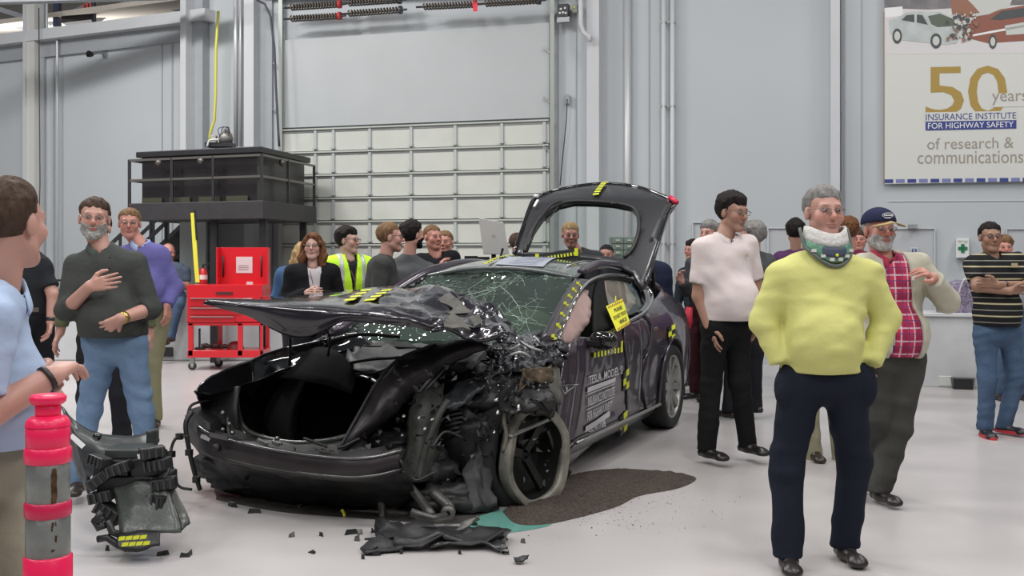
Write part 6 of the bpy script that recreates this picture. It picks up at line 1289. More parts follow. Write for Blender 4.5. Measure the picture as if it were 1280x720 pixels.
    if glasses:
        mb = MB(); r_ = .0016 if D < 7 else .002
        for sx in (-1, 1):
            pts = [hl(sx*.031+.021*math.cos(t)*abs(math.cos(t))**-.2, .101, .005+.013*math.sin(t))-O for t in np.linspace(.01, 2*math.pi+.01, 16)]; mb.tube(pts, r_, 5)
            mb.tube([hl(sx*.055, .102, .012)-O, hl(sx*.078, .06, .014)-O, hl(sx*.082, -.01, .012)-O], r_, 5)
        mb.tube([hl(-.008, .104, .01)-O, hl(.008, .104, .01)-O], r_, 5); mb.build('glasses', mat('glasses_dark', (.03, .025, .025), .25, .4) if glasses != 'thin' else mat('glasses_steel', (.22, .2, .19), .25, .8), rt, True)
    # --- clothes
    def place(P_): return P_
    topm = top if not isinstance(top, tuple) else mat('cloth_%02d%02d%02d' % tuple(int(c*99) for c in top), top, .9, bump=.4, bscale=14, var=.07, vscale=4, spec=.15)
    if top is not None:
        o = .012*loose; L = torso(o); aL = []
        hz = hem if hem is not None else min(P['pe'][2]+.03, P['wa'][2]-.05*k)
        for n in arms:
            q = arm(n, .013*loose+.002, 2 if sleeve != 'short' else 1); 
            if sleeve == 'short':
                a, b = P['s'+n], P['e'+n]; cpt = a+(b-a)*.72; q = [cut(dcone(a, b, .068*k*(.9+.1*fat), .066*k*(.9+.1*fat)), cpt, n3(b-a))]
            elif sleeve == 'rolled':
                b, c = P['e'+n], P['r'+n]; cpt = b+(c-b)*.28; q = [q[0], cut(dcone(b, c, .058*k, .052*k), cpt, n3(c-b))]
            else:
                b, c = P['e'+n], P['r'+n]; q = [q[0], cut(dcone(b, c+n3(c-b)*.03, .050*k*loose+.006, .038*k*loose+.004), c-n3(c-b)*.012, n3(c-b))]
            aL += [union(q, .03)]
        f = union([union(L, .05)]+aL, .022); f = wrinkle(f, .0048, 14, seed)
        neckcut = dcone(hl(0, -.02, -.05), nkb+fw_*.025, .058*k, .062*k)
        f0 = f; f = lambda p: np.maximum(np.maximum(f0(p), hz-p[:, 2]), -neckcut(p))
        if extra and 'topcut' in extra: g0 = f; tcf = extra['topcut'](P, e, fw_, up, k); f = lambda p: np.maximum(g0(p), tcf(p))
        pts = np.array([P[q] for q in ['sa', 'sb', 'ch', 'pe', 'wa', 'nk']]+[P[a+b] for a in 'er' for b in arms]); lo = pts.min(0)-.23-belly; hi = pts.max(0)+.23+belly; lo[2] = max(lo[2], hz-.02)
        sh_ = qmesh(topname, [nets(f, lo, hi, cs)], topm, rt, O)
        if under:
            um = mat('cloth_u%02d%02d%02d' % tuple(int(c*99) for c in under), under, .85, bump=.1, bscale=35) if isinstance(under, tuple) else under
            fu = wrinkle(union(torso(.001), .05), .003, 17, seed+4); f2 = lambda p: np.maximum(np.maximum(fu(p), hz+.01-p[:, 2]), -neckcut(p)); qmesh('undershirt', [nets(f2, lo, hi, cs)], um, rt, O)
        if collar is not None:
            cm = mat('collar_%02d%02d%02d' % tuple(int(c*99) for c in collar), collar, .8, bump=.1); nb = P['nk']-up*.012; V = []; n_ = 26; 
            for i, (rr_, zz_, fl_) in enumerate(((.063, -.005, 0), (.066, .032, 0), (.070, .036, 0), (.084, .004, .01), (.080, -.004, .01))):
                for j in range(n_+1):
                    t = .16+(2*math.pi-.32)*j/n_; fr = max(0, math.cos(t)); q = nb+(e*math.sin(t)*rr_+fw_*(math.cos(t)*rr_*1.02+.012))*k+up*(zz_-.050*fr**2-(.02*fr if i >= 3 else 0)); V.append(q-O)
            o_ = mesh_obj('collar', V, [(i*(n_+1)+j, i*(n_+1)+j+1, (i+1)*(n_+1)+j+1, (i+1)*(n_+1)+j) for i in range(4) for j in range(n_)], cm, rt, True); solid(o_, .004, 0)
    X = None
    if pants is not None and lowbody:
        pm_ = pants if not isinstance(pants, tuple) else mat('trouser_%02d%02d%02d' % tuple(int(c*99) for c in pants), pants, .9, bump=.4, bscale=12, var=.15, vscale=5, spec=.15)
        L = [decone(P['wa']-up*.02, P['pe'], (.147*k*fat+.006, .105*k*fat+.006), (.158*k*fat+.008, .118*k*fat+.008), e)]
        for n in 'ab': L += [union([dcone(P['h'+n]-up*.02, P['k'+n], .088*k*loose, .066*k*loose), dcone(P['k'+n], P['f'+n]-n3(P['k'+n]-P['f'+n])*.06, .066*k*loose, .057*k*loose)], .03)]
        if extra and 'pocket' in extra: L += [dell(tuple(px(t)), (.062, .06, .10)) for t in extra['pocket']]
        f = wrinkle(union([L[0], union(L[1:], .012)], .045), .0055, 14, seed+9); wz = P['wa'][2]-.03*k
        fa_, fb_ = P['fa'], P['fb']; g1 = f; zc = min(fa_[2], fb_[2])-.03
        f = lambda p: np.maximum(np.maximum(g1(p), p[:, 2]-wz), zc-p[:, 2])
        pts = np.array([P[q] for q in ('ha', 'hb', 'ka', 'kb', 'fa', 'fb', 'pe', 'wa')]); qmesh('trousers', [nets(f, pts.min(0)-.2, pts.max(0)+.2, cs*1.15)], pm_, rt, O)
        sm = mat('shoe_%02d%02d%02d' % tuple(int(c*99) for c in shoes), shoes, .35)
        for n in 'ab':
            ft = P['f'+n]; fd_r = fw_ if not (extra and 'feet' in extra) else n3(extra['feet'][n]); b0 = ft*1.; b0[2] = max(ft[2]-.045, .035)
            f = union([dell(tuple(b0+fd_r*.02), (.044*k, .044*k, .048)), dcone(b0-fd_r*.05-up*.01, b0+fd_r*.13*k-up*.012, .034*k, .032*k), dell(tuple(b0+fd_r*.15*k-up*.016), (.046*k, .046*k, .026))], .03); zf = b0[2]-.035+.001
            g2 = f; ff_ = lambda p, g2=g2, zf=zf: np.maximum(g2(p), zf-p[:, 2]); so = qmesh('shoe', [nets(ff_, b0-.26, b0+.27, max(.007, cs*.75))], sm, rt, O)
            if extra and 'sole' in extra:
                mb = MB(); c_ = b0+fd_r*.05; sdv = np.cross(fd_r, up); V = []
                for zz_ in (zf-.002, zf+.022):
                    for t in np.linspace(0, 2*math.pi, 18, endpoint=False): V.append(c_+fd_r*math.cos(t)*.155*k+sdv*math.sin(t)*.052*k+up*(zz_-c_[2])-O)
                mb.add(V, [(j, (j+1) % 18, 18+(j+1) % 18, 18+j) for j in range(18)]+[tuple(range(18, 36)), tuple(range(18))[::-1]]); mb.build('shoe_sole', mat('sole_%02d%02d%02d' % tuple(int(c*99) for c in extra['sole']), extra['sole'], .5), so)
        if belt:
            V = []; n_ = 36; zb_ = wz-.02
            for i, (dr, z_) in enumerate(((.0, .018), (.006, .018), (.006, -.020), (.0, -.020))):
                for j in range(n_): t = 2*math.pi*j/n_; q = P['wa']+e*math.sin(t)*(.155*k*fat+dr+.008)+fw_*(math.cos(t)*(.112*k*fat+dr+.008)); q[2] = zb_+z_; V.append(q-O)
            bo_ = mesh_obj('belt', V, [(i*n_+j, i*n_+(j+1) % n_, ((i+1) % 4)*n_+(j+1) % n_, ((i+1) % 4)*n_+j) for i in range(4) for j in range(n_)], mat('belt_%02d%02d' % (int(belt[0]*99), int(belt[1]*99)), belt, .4), rt, True)
            q = P['wa']+fw_*(.112*k*fat+.018); q[2] = zb_; mb = MB(); mb.bar(q-e*.025-O, q+e*.025-O, .008, .036); mb.build('buckle', mat('buckle_metal', (.35, .33, .26), .3, .8), bo_)
    return rt, P, dict(e=e, f=fw_, up=up, k=k, O=O, px=px, hl=hl, hc=hc, he=he, hf=hf, hu=hu_, s=s, HF=HF, base_h=base_h, hs=hs, cs=cs, torso=torso)
def band(name, a, b, t, r, w, m, parent, O):      # ring around a limb from a to b at fraction t
    a, b = Vector(a), Vector(b); c = a+(b-a)*t; d = (b-a).normalized(); mb = MB(); mb.tube([c-d*w/2-Vector(O), c+d*w/2-Vector(O)], r, 16); return mb.build(name, m, parent, True)
D2 = math.radians
# ------------------------------------------------------------------ the people (joints: sa/sb shoulders, ea/eb elbows, ra/rb wrists, ha/hb hips, ka/kb knees, fa/fb ankles)
SL_ = mat('shirt_lightblue', (.40, .50, .68), .85, bump=.25, bscale=20, var=.08, vscale=5)
KH = (.27, .245, .17); BLKC = (.012, .012, .014); JEAN = mat('denim_light', (.17, .26, .40), .9, bump=.3, bscale=30, var=.25, vscale=4); JEAND = mat('denim_mid', (.075, .12, .20), .9, bump=.3, bscale=30, var=.35, vscale=4)
rt, P, X = person('man in left foreground in light blue short sleeved shirt, turned away, hands clasped', 2.92, -30, 1.70, D2(80), hpsi=D2(163), skin='pink', top=SL_, sleeve='short', pants=(.30, .28, .22), hair='brown', belly=.04, fat=1.02,
    J=dict(hd=(13, 280), nk=(-6, 356, -.01), sa=(-14, 400, -.20), ea=(-32, 528, -.25), ra=(62, 472, -.12), sb=(-28, 398, .19), eb=(-10, 500, .22), rb=(50, 462, .10)), hands={'a': dict(tip=(97, 446, .02), curl=.8, pn=(.1, .6, -.6)), 'b': dict(tip=(98, 466, -.04), curl=.7, pn=(.1, -.8, -.3))}, belt=(.03, .02, .015), collar=(.40, .50, .68), seed=2)
band('bracelet', P['ea'], P['ra'], .97, .036, .014, mat('bracelet_dark', (.02, .012, .012), .5), rt, X['O'])
rt, P, X = person('man in black polo and black trousers partly hidden behind the light blue shirt man', 8.7, 38, 1.78, D2(40), hpsi=D2(70), skin='pink', top=(.022, .024, .028), sleeve='short', pants=(.014, .014, .018), hair='dark', belt=(.02, .02, .02),
    J=dict(hd=(30, 292), eb=(66, 368, -.05), rb=(63, 402, -.1), sb=(52, 335), sa=(18, 330)), hands={'b': dict(tip=(60, 425, -.1), curl=.6)}, seed=4)
band('wristwatch', P['eb'], P['rb'], .92, .034, .03, mat('watch_black', (.02, .02, .02), .3), rt, X['O'])
GSH_ = mat('shirt_greygreen', (.058, .062, .058), .85, bump=.35, bscale=22, var=.12, vscale=6)
rt, P, X = person('bearded man with glasses in dark grey shirt and light jeans, hand on chest', 6.45, 142, 1.80, D2(12), hpsi=D2(18), htilt=-.05, skin='pink', top=GSH_, sleeve='rolled', pants=JEAN, hair='brown', beard='lightgrey', belly=.09, fat=1.13, glasses='thin', belt=(.07, .05, .02), shoes=(.03, .02, .015),
    J=dict(hd=(118, 274), nk=(127, 308), ch=(133, 350), wa=(141, 403), pe=(143, 426), sa=(97, 334), ea=(83, 388, -.10), ra=(112, 358, -.26), sb=(168, 331), eb=(188, 386, -.03), rb=(152, 398, -.24), ha=(128, 432), hb=(164, 430), ka=(112, 512), kb=(176, 512), fa=(98, 597), fb=(190, 598)),
    hands={'a': dict(tip=(146, 350, -.27), curl=.25, pn=(.1, 1, 0)), 'b': dict(tip=(128, 412, -.26), curl=.7, pn=(0, .8, .5))}, collar=(.06, .07, .065), seed=3)
band('gold_watch', P['eb'], P['rb'], .93, .036, .028, mat('watch_gold', (.50, .36, .10), .3, .9), rt, X['O'])
mb = MB(); 
for k_ in range(6): q = W(137-k_*.5, 322+k_*14, 6.45-.14-.012*k_); mb.lathe([(0, -.003), (.006, -.003), (.006, .003), (0, .003)], q-Vector(X['O']), 8, 'y')
mb.build('shirt_button', mat('button_dark', (.03, .03, .03), .3), rt)
rt, P, X = person('person in olive jacket and dark trousers standing right behind the bearded man', 7.5, 130, 1.74, D2(5), skin='pink', top=mat('jacket_olive', (.115, .125, .07), .85, bump=.3, bscale=22, var=.1), sleeve='long', pants=(.02, .02, .025), hair='dark',
    J=dict(hd=(122, 286), sa=(96, 330), ea=(82, 382), ra=(75, 416), sb=(170, 330), eb=(184, 380), rb=(187, 420)), hands={'a': dict(tip=(66, 436), curl=.6), 'b': dict(tip=(188, 444), curl=.6)}, seed=6)
rt, P, X = person('man with glasses in purple sweater and khaki trousers, hand on hip', 9.2, 186, 1.86, D2(12), hpsi=D2(16), skin='ruddy', top=mat('sweater_purple', (.125, .115, .31), .9, bump=.25, bscale=30), sleeve='long', pants=(.225, .215, .13), hair='sandy', glasses='thin', belly=.04, shoes=(.03, .015, .012),
    J=dict(hd=(162, 280), nk=(176, 303), sa=(156, 318), sb=(197, 318), eb=(219, 358, .02), rb=(209, 382, -.1), ea=(150, 360), ra=(152, 400), ka=(176, 455), kb=(190, 455), fa=(176, 518), fb=(194, 521)), hands={'b': dict(tip=(209, 410, -.12), curl=.5, pn=(-1, .3, 0))}, collar=(.30, .36, .55), seed=7)
rt, P, X = person('bald man in grey blue shirt and jeans sitting on the white barrier', 14.98, 214, 1.74, D2(-15), hpsi=D2(55), hpitch=-.25, skin='ruddy', top=(.07, .09, .125), sleeve='short', pants=JEAND, hair='grey', hstyle='fringe', shoes=(.05, .025, .015), belly=.05,
    J=dict(hd=(211, 315), nk=(214, 330), ch=(218, 342), wa=(219, 362), pe=(218, 371), sa=(203, 338), sb=(232, 340), ea=(200, 358, -.1), ra=(212, 366, -.25), eb=(233, 358, -.05), rb=(222, 352, -.22), ha=(211, 372), hb=(225, 372), ka=(209, 380, -.38), kb=(224, 380, -.38), fa=(207, 424, -.36), fb=(214, 420, -.36)), hem=1.0, hands={'a': dict(tip=(222, 362, -.28)), 'b': dict(tip=(212, 350, -.25))}, seed=8)
# group behind the car
rt, P, X = person('woman with curly auburn hair and glasses in black blazer over white blouse', 9.45, 391, 1.66, D2(12), hpsi=D2(2), skin='fair', top=BLKC, sleeve='long', pants=BLKC, hair='auburn', hstyle='long', glasses='thin', woman=True, under=(.55, .50, .52), loose=1.1,
    J=dict(hd=(391, 308), ra=(384, 366, -.22), rb=(400, 368, -.22)), extra=dict(topcut=lambda P, e, f, up, k: (lambda p: -np.maximum(np.maximum(np.abs((p-A(P['ch']-up*.03*k))@A(e)-.012)-(.008+.052*np.clip(((p-A(P['wa']-up*.1*k))@A(up))/.45, 0, 1)), -((p-A(P['ch']))@A(f)-.02)), 0-1))), seed=9)
mb = MB(); mb.bar(Vector(P['ch'])-Vector(X['O'])+Vector((.0, -.14, .1)), Vector(P['ch'])-Vector(X['O'])+Vector((.03, -.15, -.02)), .004); mb.build('lanyard', BLACKM, rt)
rt, P, X = person('blond woman in blue top standing behind the woman in the black blazer', 10.4, 372, 1.62, D2(160), hpsi=D2(200), skin='fair', top=(.05, .10, .20), hair='blond', hstyle='long', woman=True, J=dict(hd=(378, 318)), hands={}, seed=10)
VY = mat('vest_yellow', (.55, .95, .02), .7, bump=.15, bscale=30)
rt, P, X = person('young man with black hair and glasses in yellow safety vest, facing right', 10.0, 436, 1.73, D2(28), hpsi=D2(72), skin='fair', top=(.02, .02, .03), sleeve='long', pants=BLKC, hair='dark', hstyle='full', glasses=True, loose=.8, J=dict(hd=(435, 301), ra=(424, 368, -.2), rb=(444, 368, -.25)), seed=11)
Lv_ = union(X['torso'](.026), .05)
nkc = dcone(P['nk']+X['up']*.1, P['nk']-X['up']*.0, .07, .075); chf, ee, ff = A(P['ch']), A(X['e']), A(X['f'])
vf = lambda p: np.maximum(np.maximum(np.maximum(Lv_(p), .92-p[:, 2]), -nkc(p)), -np.maximum(np.abs((p-chf)@ee)-np.clip((p[:, 2]-1.1)*.16, .008, .055), -((p-chf)@ff)+.02))
lo = P['ch']-np.array([.33, .33, .42]); hi = P['ch']+np.array([.33, .33, .35]); vest = qmesh('safety_vest', [nets(vf, lo, hi, .011)], VY, rt, X['O'])
REF = mat('reflective_tape', (.50, .52, .52), .35, .2)
for sx in (-1, 1):
    def rf(p, sx=sx): return np.maximum(np.maximum(Lv_(p)-.004, -Lv_(p)-.01), np.maximum(np.abs((p-chf)@ee-sx*.105)-.022, np.maximum(.95-p[:, 2], -nkc(p)-.0)))
    qmesh('reflective_stripe', [nets(rf, lo, hi, .009)], REF, rt, X['O'])
mb = MB()
for sx in (-1, 1): mb.tube([Vector(P['nk']+X['e']*sx*.05+X['f']*.09-X['up']*.03-X['O']), Vector(P['ch']+X['e']*.01+X['f']*.14-X['up']*.06-X['O'])], .006, 5)
mb.tube([Vector(P['ch']+X['e']*.01+X['f']*.14-X['up']*.06-X['O']), Vector(P['wa']+X['e']*.01+X['f']*.15-X['O'])], .006, 5); mb.build('lanyard', mat('lanyard_brown', (.12, .06, .05), .7), rt)
rt, P, X = person('short haired man in charcoal jacket, seen in profile between vest wearer and grey sweater', 9.0, 477, 1.73, D2(95), hpsi=D2(98), skin='pink', top=(.050, .052, .050), pants=BLKC, hair='sandy', glasses=True, J=dict(hd=(488, 297), nk=(481, 322)), fat=1.08, collar=(.03, .02, .02), loose=1.2, seed=12)
rt, P, X = person('dark haired man in mid grey sweater seen from behind, bending over the car', 9.75, 515, 1.74, D2(160), hpsi=D2(130), skin='pink', top=mat('sweater_grey', (.085, .088, .092), .9, bump=.25, bscale=25), pants=BLKC, hair='dark', hstyle='full', beard='dark', J=dict(hd=(516, 294), nk=(511, 318, .0), ch=(514, 352), sb=(488, 336), sa=(536, 338), ea=(552, 360, .1), ra=(562, 385, .2), eb=(486, 380), rb=(492, 410)), fat=1.15, seed=13)
rt, P, X = person('bald man in black jacket with a hand raised towards his chin', 10.5, 548, 1.73, D2(10), hpsi=D2(38), skin='ruddy', top=(.016, .016, .020), pants=BLKC, hair='sandy', hstyle='buzz', fat=1.1, J=dict(hd=(541, 297), nk=(546, 318), sa=(525, 326), sb=(566, 322), ea=(534, 350, -.1), ra=(549, 338, -.28)), hands={'a': dict(tip=(555, 316, -.3), curl=.9)}, seed=14)
rt, P, X = person('man whose ruddy face shows just right of the bald man', 10.9, 566, 1.68, D2(-20), hpsi=D2(-10), skin='ruddy', top=(.02, .02, .03), pants=BLKC, hair='sandy', hstyle='buzz', J=dict(hd=(556, 303)), seed=15)
rt, P, X = person('dark haired man seen from behind between pale screen and raised hatch', 12.3, 650, 1.72, D2(170), hpsi=D2(150), skin='ruddy', top=(.03, .04, .07), pants=BLKC, hair='brown', J=dict(hd=(647, 305)), seed=16)
rt, P, X = person('blond man in grey jacket and pale collar seen through the hatch opening', 11.0, 722, 1.80, D2(8), hpsi=D2(4), hpitch=-.1, skin='ruddy', top=(.055, .058, .065), pants=BLKC, hair='blond', fat=1.08, loose=1.25, J=dict(hd=(713, 294)), collar=(.30, .29, .27), seed=17)
rt, P, X = person('short dark haired man whose low face shows in the hatch opening beside the parts cabinet', 11.7, 758, 1.62, D2(0), hpsi=D2(-10), skin='ruddy', top=(.02, .02, .025), pants=BLKC, hair='dark', hstyle='buzz', J=dict(hd=(758, 319)), seed=18)
rt, P, X = person('person in navy jacket bending behind the raised hatch at its right', 11.2, 822, 1.70, D2(150), hpsi=D2(120), skin='pink', top=mat('jacket_navy', (.018, .024, .050), .8, bump=.2, bscale=20), pants=(.15, .15, .13), hair='dark', J=dict(hd=(806, 318, .1), nk=(812, 330), ch=(820, 345), sb=(808, 338), sa=(828, 340), ea=(832, 365), ra=(826, 385)), fat=1.0, loose=1.1, seed=19)
# right side
rt, P, X = person('person in grey jacket holding something, half hidden behind the white polo man', 10.9, 880, 1.74, D2(-60), hpsi=D2(-40), skin='pink', top=(.06, .06, .065), pants=(.05, .015, .02), hair='grey', hstyle='full', J=dict(hd=(886, 292), sa=(866, 330), ea=(858, 362), ra=(852, 352, -.15)), hands={'a': dict(tip=(849, 338, -.2), curl=.9)}, loose=1.15, seed=20)
rt, P, X = person('small dark haired person at the left of the white polo man, farther back', 12.1, 872, 1.58, D2(-30), hpsi=D2(-50), skin='ruddy', top=(.02, .03, .04), pants=(.05, .06, .10), hair='dark', hstyle='full', J=dict(hd=(865, 313)), hands={'a': dict(tip=(852, 382, -.1), curl=.8)}, seed=21)
mb = MB(); mb.tube([W(862, 384, 10.5), W(859, 402, 10.5), W(858, 410, 10.5)], [.03, .05, .045], 10); tag(mb.build('red_bag', mat('bag_red', (.45, .01, .03), .6), None, True), 'small red bag hanging between the car tail and the white polo man', 'bag')
rt, P, X = person('grey haired man in dark grey shirt and black trousers behind the white polo man', 9.6, 942, 1.76, D2(215), hpsi=D2(240), skin='pink', top=(.075, .08, .085), sleeve='short', pants=(.016, .016, .02), hair='grey', hstyle='full', J=dict(hd=(940, 295), fa=(911, 511), fb=(944, 504), ka=(916, 440), kb=(944, 440)), seed=22)
WPO = mat('polo_white', (.66, .58, .57), .85, bump=.15, bscale=25)
rt, P, X = person('dark haired man with glasses in white polo shirt and black trousers', 7.6, 908, 1.885, D2(30), hpsi=D2(38), hpitch=-.12, skin='tan', top=WPO, sleeve='short', pants=(.010, .010, .011), hair='dark', hstyle='full', glasses='thin', belly=.07, fat=1.10, belt=(.015, .015, .015), shoes=(.012, .01, .01),
    J=dict(hd=(916, 266), nk=(904, 295), ch=(906, 332), wa=(908, 382), pe=(908, 405), sa=(878, 310, -.06), sb=(934, 306, .08), ea=(874, 370, -.05), ra=(886, 408, -.1), eb=(946, 366, .12), rb=(942, 400, .1), ka=(889, 480), kb=(925, 478), fa=(884, 557, -.05), fb=(934, 551, .05)), hands={'a': dict(tip=(893, 438, -.12), curl=.3)}, collar=(.64, .57, .56), loose=1.05, seed=23)
mb = MB(); q = P['ch']+X['f']*.15+X['e']*.07+X['up']*.06-X['O']; mb.bar(Vector(q), Vector(q+X['up']*.02), .02, .003); mb.build('shirt_emblem', mat('emblem_tan', (.4, .33, .2), .6), rt)
# main figure: yellow sweater, neck brace
YS = mat('sweater_yellow', (.62, .61, .22), .9, bump=.45, bscale=11, var=.05, vscale=5); NVY = mat('trousers_navy', (.012, .015, .026), .8, bump=.18, bscale=24, var=.15, vscale=4)
rt, P, X = person('grey haired man in yellow sweater and navy trousers wearing a neck brace, hands in pockets', 5.1, 1030, 1.785, D2(-4), hpsi=D2(8), skin='pink', top=YS, sleeve='long', pants=NVY, hair='grey', hstyle='short', glasses='thin', belly=.05, fat=1.10, shoes=(.015, .013, .012), loose=1.15, hem=.905,
    J=dict(hd=(1030, 266), nk=(1030, 316), ch=(1028, 362), wa=(1026, 430), pe=(1028, 470), sa=(978, 346), sb=(1082, 344), ea=(955, 400, .02), ra=(977, 456, -.04), eb=(1108, 398, .02), rb=(1087, 456, -.04), ha=(1000, 478), hb=(1056, 478), ka=(984, 580, -.02), kb=(1068, 580, .05), fa=(985, 686, -.10), fb=(1056, 676, .06)), hands={'a': None, 'b': None}, extra=dict(pocket=((984, 484, -.04), (1080, 484, -.04)), feet=dict(a=(-.12, -1, 0), b=(.1, -1, 0))), seed=24)
# neck brace: white foam front and pads, green and grey rim with openings
hl_ = X['hl']; O3 = Vector(X['O'])
def bring(name, z0, z1, r0, r1, m, a0=0, a1=2*math.pi, th=.012, droop=0, zc=0, n=40, yo=0):
    V = []
    for i, (zz, rr) in enumerate(((z0, r0), ((z0+z1)/2, (r0+r1)/2), (z1, r1))):
        for j in range(n+1):
            t = a0+(a1-a0)*j/n; fr = max(0, math.cos(t)); z_ = zz-droop*fr**2*(1 if i == 0 else .5 if i == 1 else .25); V.append(hl_(math.sin(t)*rr, math.cos(t)*rr*1.05+yo, z_)-X['O'])
    o = mesh_obj(name, V, [(i*(n+1)+j, i*(n+1)+j+1, (i+1)*(n+1)+j+1, (i+1)*(n+1)+j) for i in range(2) for j in range(n)], m, brace, True); solid(o, th, 1); return o
brace = bpy.data.objects.new('neck_brace', None); COL.objects.link(brace); brace.parent = rt; brace['label'] = 'white and green cervical collar with grey rim'
def bfront(name, zt, dt, zb_, db_, r0, r1, m, a0, a1, th, n=36):
    V = []
    for u in (0, .33, .66, 1):
        for j in range(n+1):
            t = a0+(a1-a0)*j/n; fr = max(0, math.cos(t)); z_ = (zt-dt*fr**2)*(1-u)+(zb_-db_*fr**2)*u; rr = r0+(r1-r0)*u; V.append(hl_(math.sin(t)*rr, math.cos(t)*rr*1.02+.012, z_)-X['O'])
    o = mesh_obj(name, V, [(i*(n+1)+j, (i+1)*(n+1)+j, (i+1)*(n+1)+j+1, i*(n+1)+j+1) for i in range(3) for j in range(n)], m, brace, True); solid(o, th, 0); return o
FW_ = mat('foam_white', (.66, .64, .62), .9, bump=.5, bscale=60)
bfront('foam_pad', -.060, .036, -.125, .030, .084, .096, FW_, -1.9, 1.9, .014)
bfront('green_shell', -.118, .034, -.150, .072, .097, .108, mat('brace_green', (.12, .30, .19), .5, var=.4, vscale=40), -1.5, 1.5, .008)
bfront('dark_opening', -.135, .022, -.150, .050, .103, .110, mat('brace_navy', (.05, .06, .10), .7), -.52, .52, .008)
mb = MB(); P_ = []
for t in np.linspace(-1.75, 1.75, 36):
    fr = max(0, math.cos(t)); P_.append(Vector(hl_(math.sin(t)*.112, math.cos(t)*.114+.012, -.070-.080*min(1, (1.75-abs(t))*2.2)-.088*fr**2)-X['O']))
mb.tube(P_, .0085, 8); mb.build('grey_rim', mat('brace_grey', (.09, .11, .10), .6), brace, True)
for t in (-.85, -.5, -.17, .17, .5, .85):
    fr = max(0, math.cos(t)); mb = MB(); q = Vector(hl_(math.sin(t)*.114, math.cos(t)*.116+.012, -.138-.072*fr**2)-X['O']); mb.bar(q+Vector((-.010, 0, 0)), q+Vector((.010, 0, 0)), .010, .015); mb.build('white_vent', FW_, brace)
mb = MB(); q = Vector(hl_(0, .135, -.190)-X['O']); mb.lathe([(0, -.004), (.007, -.003), (.007, .003), (0, .003)], q, 12, 'y'); mb.build('yellow_knob', TY, brace, True)
bfront('back_shell', -.060, 0, -.16, 0, .086, .100, FW_, 1.85, 4.43, .012)
# cap wearer
PLD = bands('shirt_plaid', (.50, .045, .10), [(0, .075, 0, .35, (.22, .02, .06), .6), (2, .075, 0, .35, (.22, .02, .06), .6), (0, .075, .18, .10, (.62, .55, .62), .75), (2, .075, .18, .10, (.62, .55, .62), .75), (0, .075, .6, .07, (.04, .04, .14), .8), (2, .075, .6, .07, (.04, .04, .14), .8)])
JKT = mat('jacket_cream', (.47, .45, .36), .85, bump=.3, bscale=18, var=.06)
rt, P, X = person('bearded man in navy cap, red plaid shirt and open cream jacket, arm raised', 6.35, 1112, 1.755, D2(14), hpsi=D2(8), skin='ruddy', top=JKT, sleeve='long', under=PLD, pants=mat('trousers_greygreen', (.060, .060, .055), .9, bump=.25, bscale=20, var=.2), hair='lightgrey', hstyle='short', beard='white', glasses='thin', belly=.07, fat=1.08, belt=(.05, .03, .02), shoes=(.02, .02, .02), loose=1.25, hem=.86,
    J=dict(hd=(1099, 288), nk=(1103, 318), ch=(1112, 356), wa=(1115, 424), pe=(1117, 440), sa=(1078, 334), sb=(1146, 332), ea=(1072, 395, .02), ra=(1078, 440, -.05), eb=(1184, 376, -.05), rb=(1166, 348, -.20), ha=(1100, 446), hb=(1134, 446), ka=(1098, 520), kb=(1122, 530), fa=(1086, 585, .2), fb=(1100, 608, -.02)), hands={'b': dict(tip=(1146, 332, -.28), curl=.8)}, collar=(.36, .04, .08),
    extra=dict(topcut=lambda P, e, f, up, k: (lambda p: -np.maximum(np.abs((p-A(P['ch']))@A(e)+.015)-np.clip(.075-.02*(p[:, 2]-1.2), .05, .1), -((p-A(P['ch']))@A(f)-.03)))), seed=25)
cap = bpy.data.objects.new('cap', None); COL.objects.link(cap); cap.parent = rt; cap['label'] = 'navy cap with tan bill and white oval emblem'
CAPN = mat('cap_navy', (.018, .022, .055), .85, bump=.15, bscale=60); CAPT = mat('cap_tan', (.36, .27, .13), .85)
def capf(q): return np.maximum(dell((0, -.010, .045), (.094, .112, .088))(q), .040+.12*q[:, 1]-q[:, 2])
o = qmesh('cap_crown', [nets(X['HF'](capf), X['hc']-.16, X['hc']+.18, X['hs'])], CAPN, rt, X['O']); o.parent = cap
rows = [[Vector(hl_2) for hl_2 in [X['hl'](math.sin(t)*.085*a_, .075+math.cos(t)*.085*a_, .050-.020*(a_-.6)-.02*abs(math.sin(t)))-X['O'] for t in np.linspace(-1.35, 1.35, 9)]] for a_ in (.75, 1.0, 1.25)]
q, f = grid_patch(rows, 2, 3); o = mesh_obj('cap_bill', q, f, CAPT, cap, True); solid(o, .005, 0)
mb = MB(); mb.tube([Vector(X['hl'](.032*math.cos(t), .112-abs(math.cos(t))*.012, .082+.013*math.sin(t))-X['O']) for t in np.linspace(0, 6.3, 22)], .0016, 5); mb.bar(Vector(X['hl'](-.026, .108, .082)-X['O']), Vector(X['hl'](.026, .108, .082)-X['O']), .005, .007); mb.tube([Vector(X['hl'](x, .103+.006*abs(x)/.02*-1, .066)-X['O']) for x in (-.018, 0, .018)], .002, 5); mb.build('cap_emblem', mat('decal_bright', (.7, .7, .72), .6), cap)
mb = MB(); q = P['ch']+X['f']*.15+X['e']*.055+X['up']*.03-X['O']; mb.bar(Vector(q), Vector(q)+Vector((0, 0, .03)), .02, .012); mb.build('shirt_pocket_pens', mat('white_plastic', (.7, .7, .7)), rt)
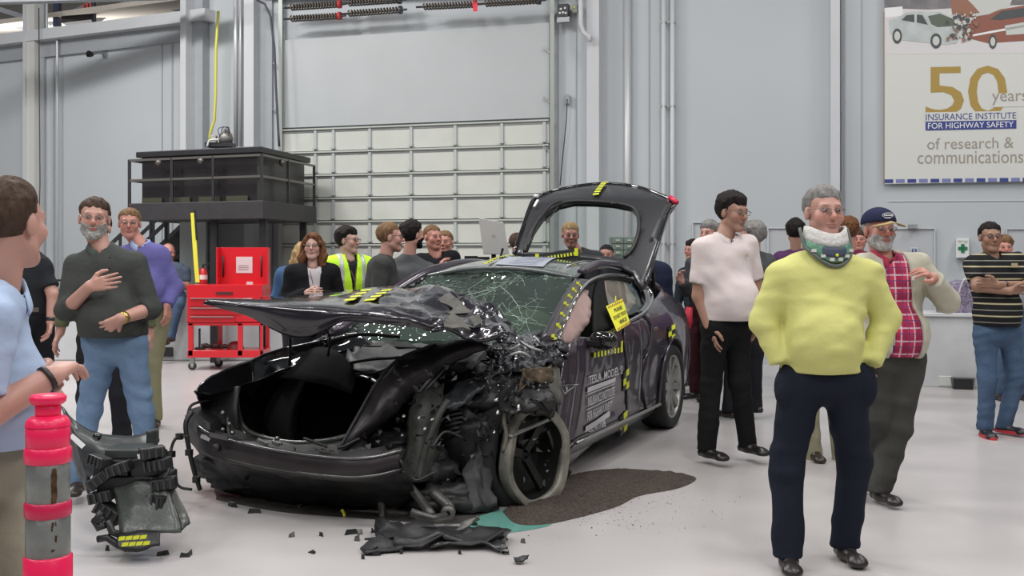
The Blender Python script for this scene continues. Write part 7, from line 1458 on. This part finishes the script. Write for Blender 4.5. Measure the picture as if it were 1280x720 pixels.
# people glimpsed behind the yellow sweater
rt, P, X = person('person in khaki trousers and dark shoes standing behind the man in yellow', 7.7, 1030, 1.66, D2(0), skin='pink', top=(.05, .05, .055), pants=(.30, .28, .19), hair='dark', J=dict(hd=(1036, 296), ka=(1012, 505), kb=(1044, 505), fa=(1018, 578), fb=(1050, 574)), shoes=(.03, .02, .015), seed=26)
rt, P, X = person('dark haired person in purple scarf just left of the neck brace wearer, farther back', 11.3, 996, 1.80, D2(140), hpsi=D2(170), skin='tan', top=(.09, .035, .10), pants=BLKC, hair='dark', hstyle='full', J=dict(hd=(994, 290)), seed=27)
rt, P, X = person('person with maroon top glimpsed between neck brace wearer and cap wearer', 10.3, 1064, 1.78, D2(150), hpsi=D2(160), skin='ruddy', top=(.14, .02, .045), pants=BLKC, hair='auburn', hstyle='full', J=dict(hd=(1061, 289)), seed=28)
rt, P, X = person('brown haired woman whose small face shows at the left of the cap wearer', 11.4, 1076, 1.64, D2(0), hpsi=D2(-20), skin='ruddy', top=(.05, .02, .05), pants=BLKC, hair='brown', hstyle='full', woman=True, J=dict(hd=(1074, 300)), seed=29)
# striped polo man
STR = bands('polo_striped', (.016, .016, .018), [(2, .098, .12, .12, (.48, .42, .26), .95), (2, .098, .62, .07, (.30, .29, .25), .9)])
rt, P, X = person('man with glasses in black striped polo and blue jeans, arms crossed', 8.7, 1241, 1.735, D2(6), hpsi=D2(-4), skin='brown', top=STR, sleeve='short', pants=JEAND, hair='dark', hstyle='short', glasses=True, belly=.06, fat=1.10, shoes=(.02, .02, .025), loose=1.08,
    J=dict(hd=(1238, 297), nk=(1240, 319), ch=(1244, 345), wa=(1245, 393), pe=(1247, 412), sa=(1216, 330), sb=(1270, 326), ea=(1222, 358, -.14), ra=(1262, 364, -.26), eb=(1288, 358, -.12), rb=(1248, 356, -.25), ha=(1232, 415), hb=(1262, 415), ka=(1234, 475, -.02), kb=(1270, 472, .05), fa=(1232, 533, -.02), fb=(1256, 528, .08)),
    hands={'a': dict(tip=(1284, 360, -.2), curl=.4), 'b': dict(tip=(1224, 352, -.2), curl=.4)}, extra=dict(feet=dict(a=(-.1, -1, 0), b=(.5, -.85, 0)), sole=(.50, .04, .05)), collar=(.03, .03, .03), seed=30)
band('wristwatch', P['eb'], P['rb'], .80, .034, .03, mat('watch_black', (.02, .02, .02)), rt, X['O'])
mb = MB(); q = P['ch']+X['f']*.15+X['e']*.075+X['up']*.07-X['O']; mb.bar(Vector(q), Vector(q)+Vector((0, 0, .035)), .05, .004); mb.build('chest_emblem', mat('emblem_tan', (.4, .33, .2)), rt)
rt, P, X = person('brown haired person whose face shows just right of the striped polo man', 10.9, 1262, 1.66, D2(0), hpsi=D2(-10), skin='ruddy', top=(.30, .30, .33), pants=JEAND, hair='sandy', hstyle='full', J=dict(hd=(1255, 310)), seed=31)
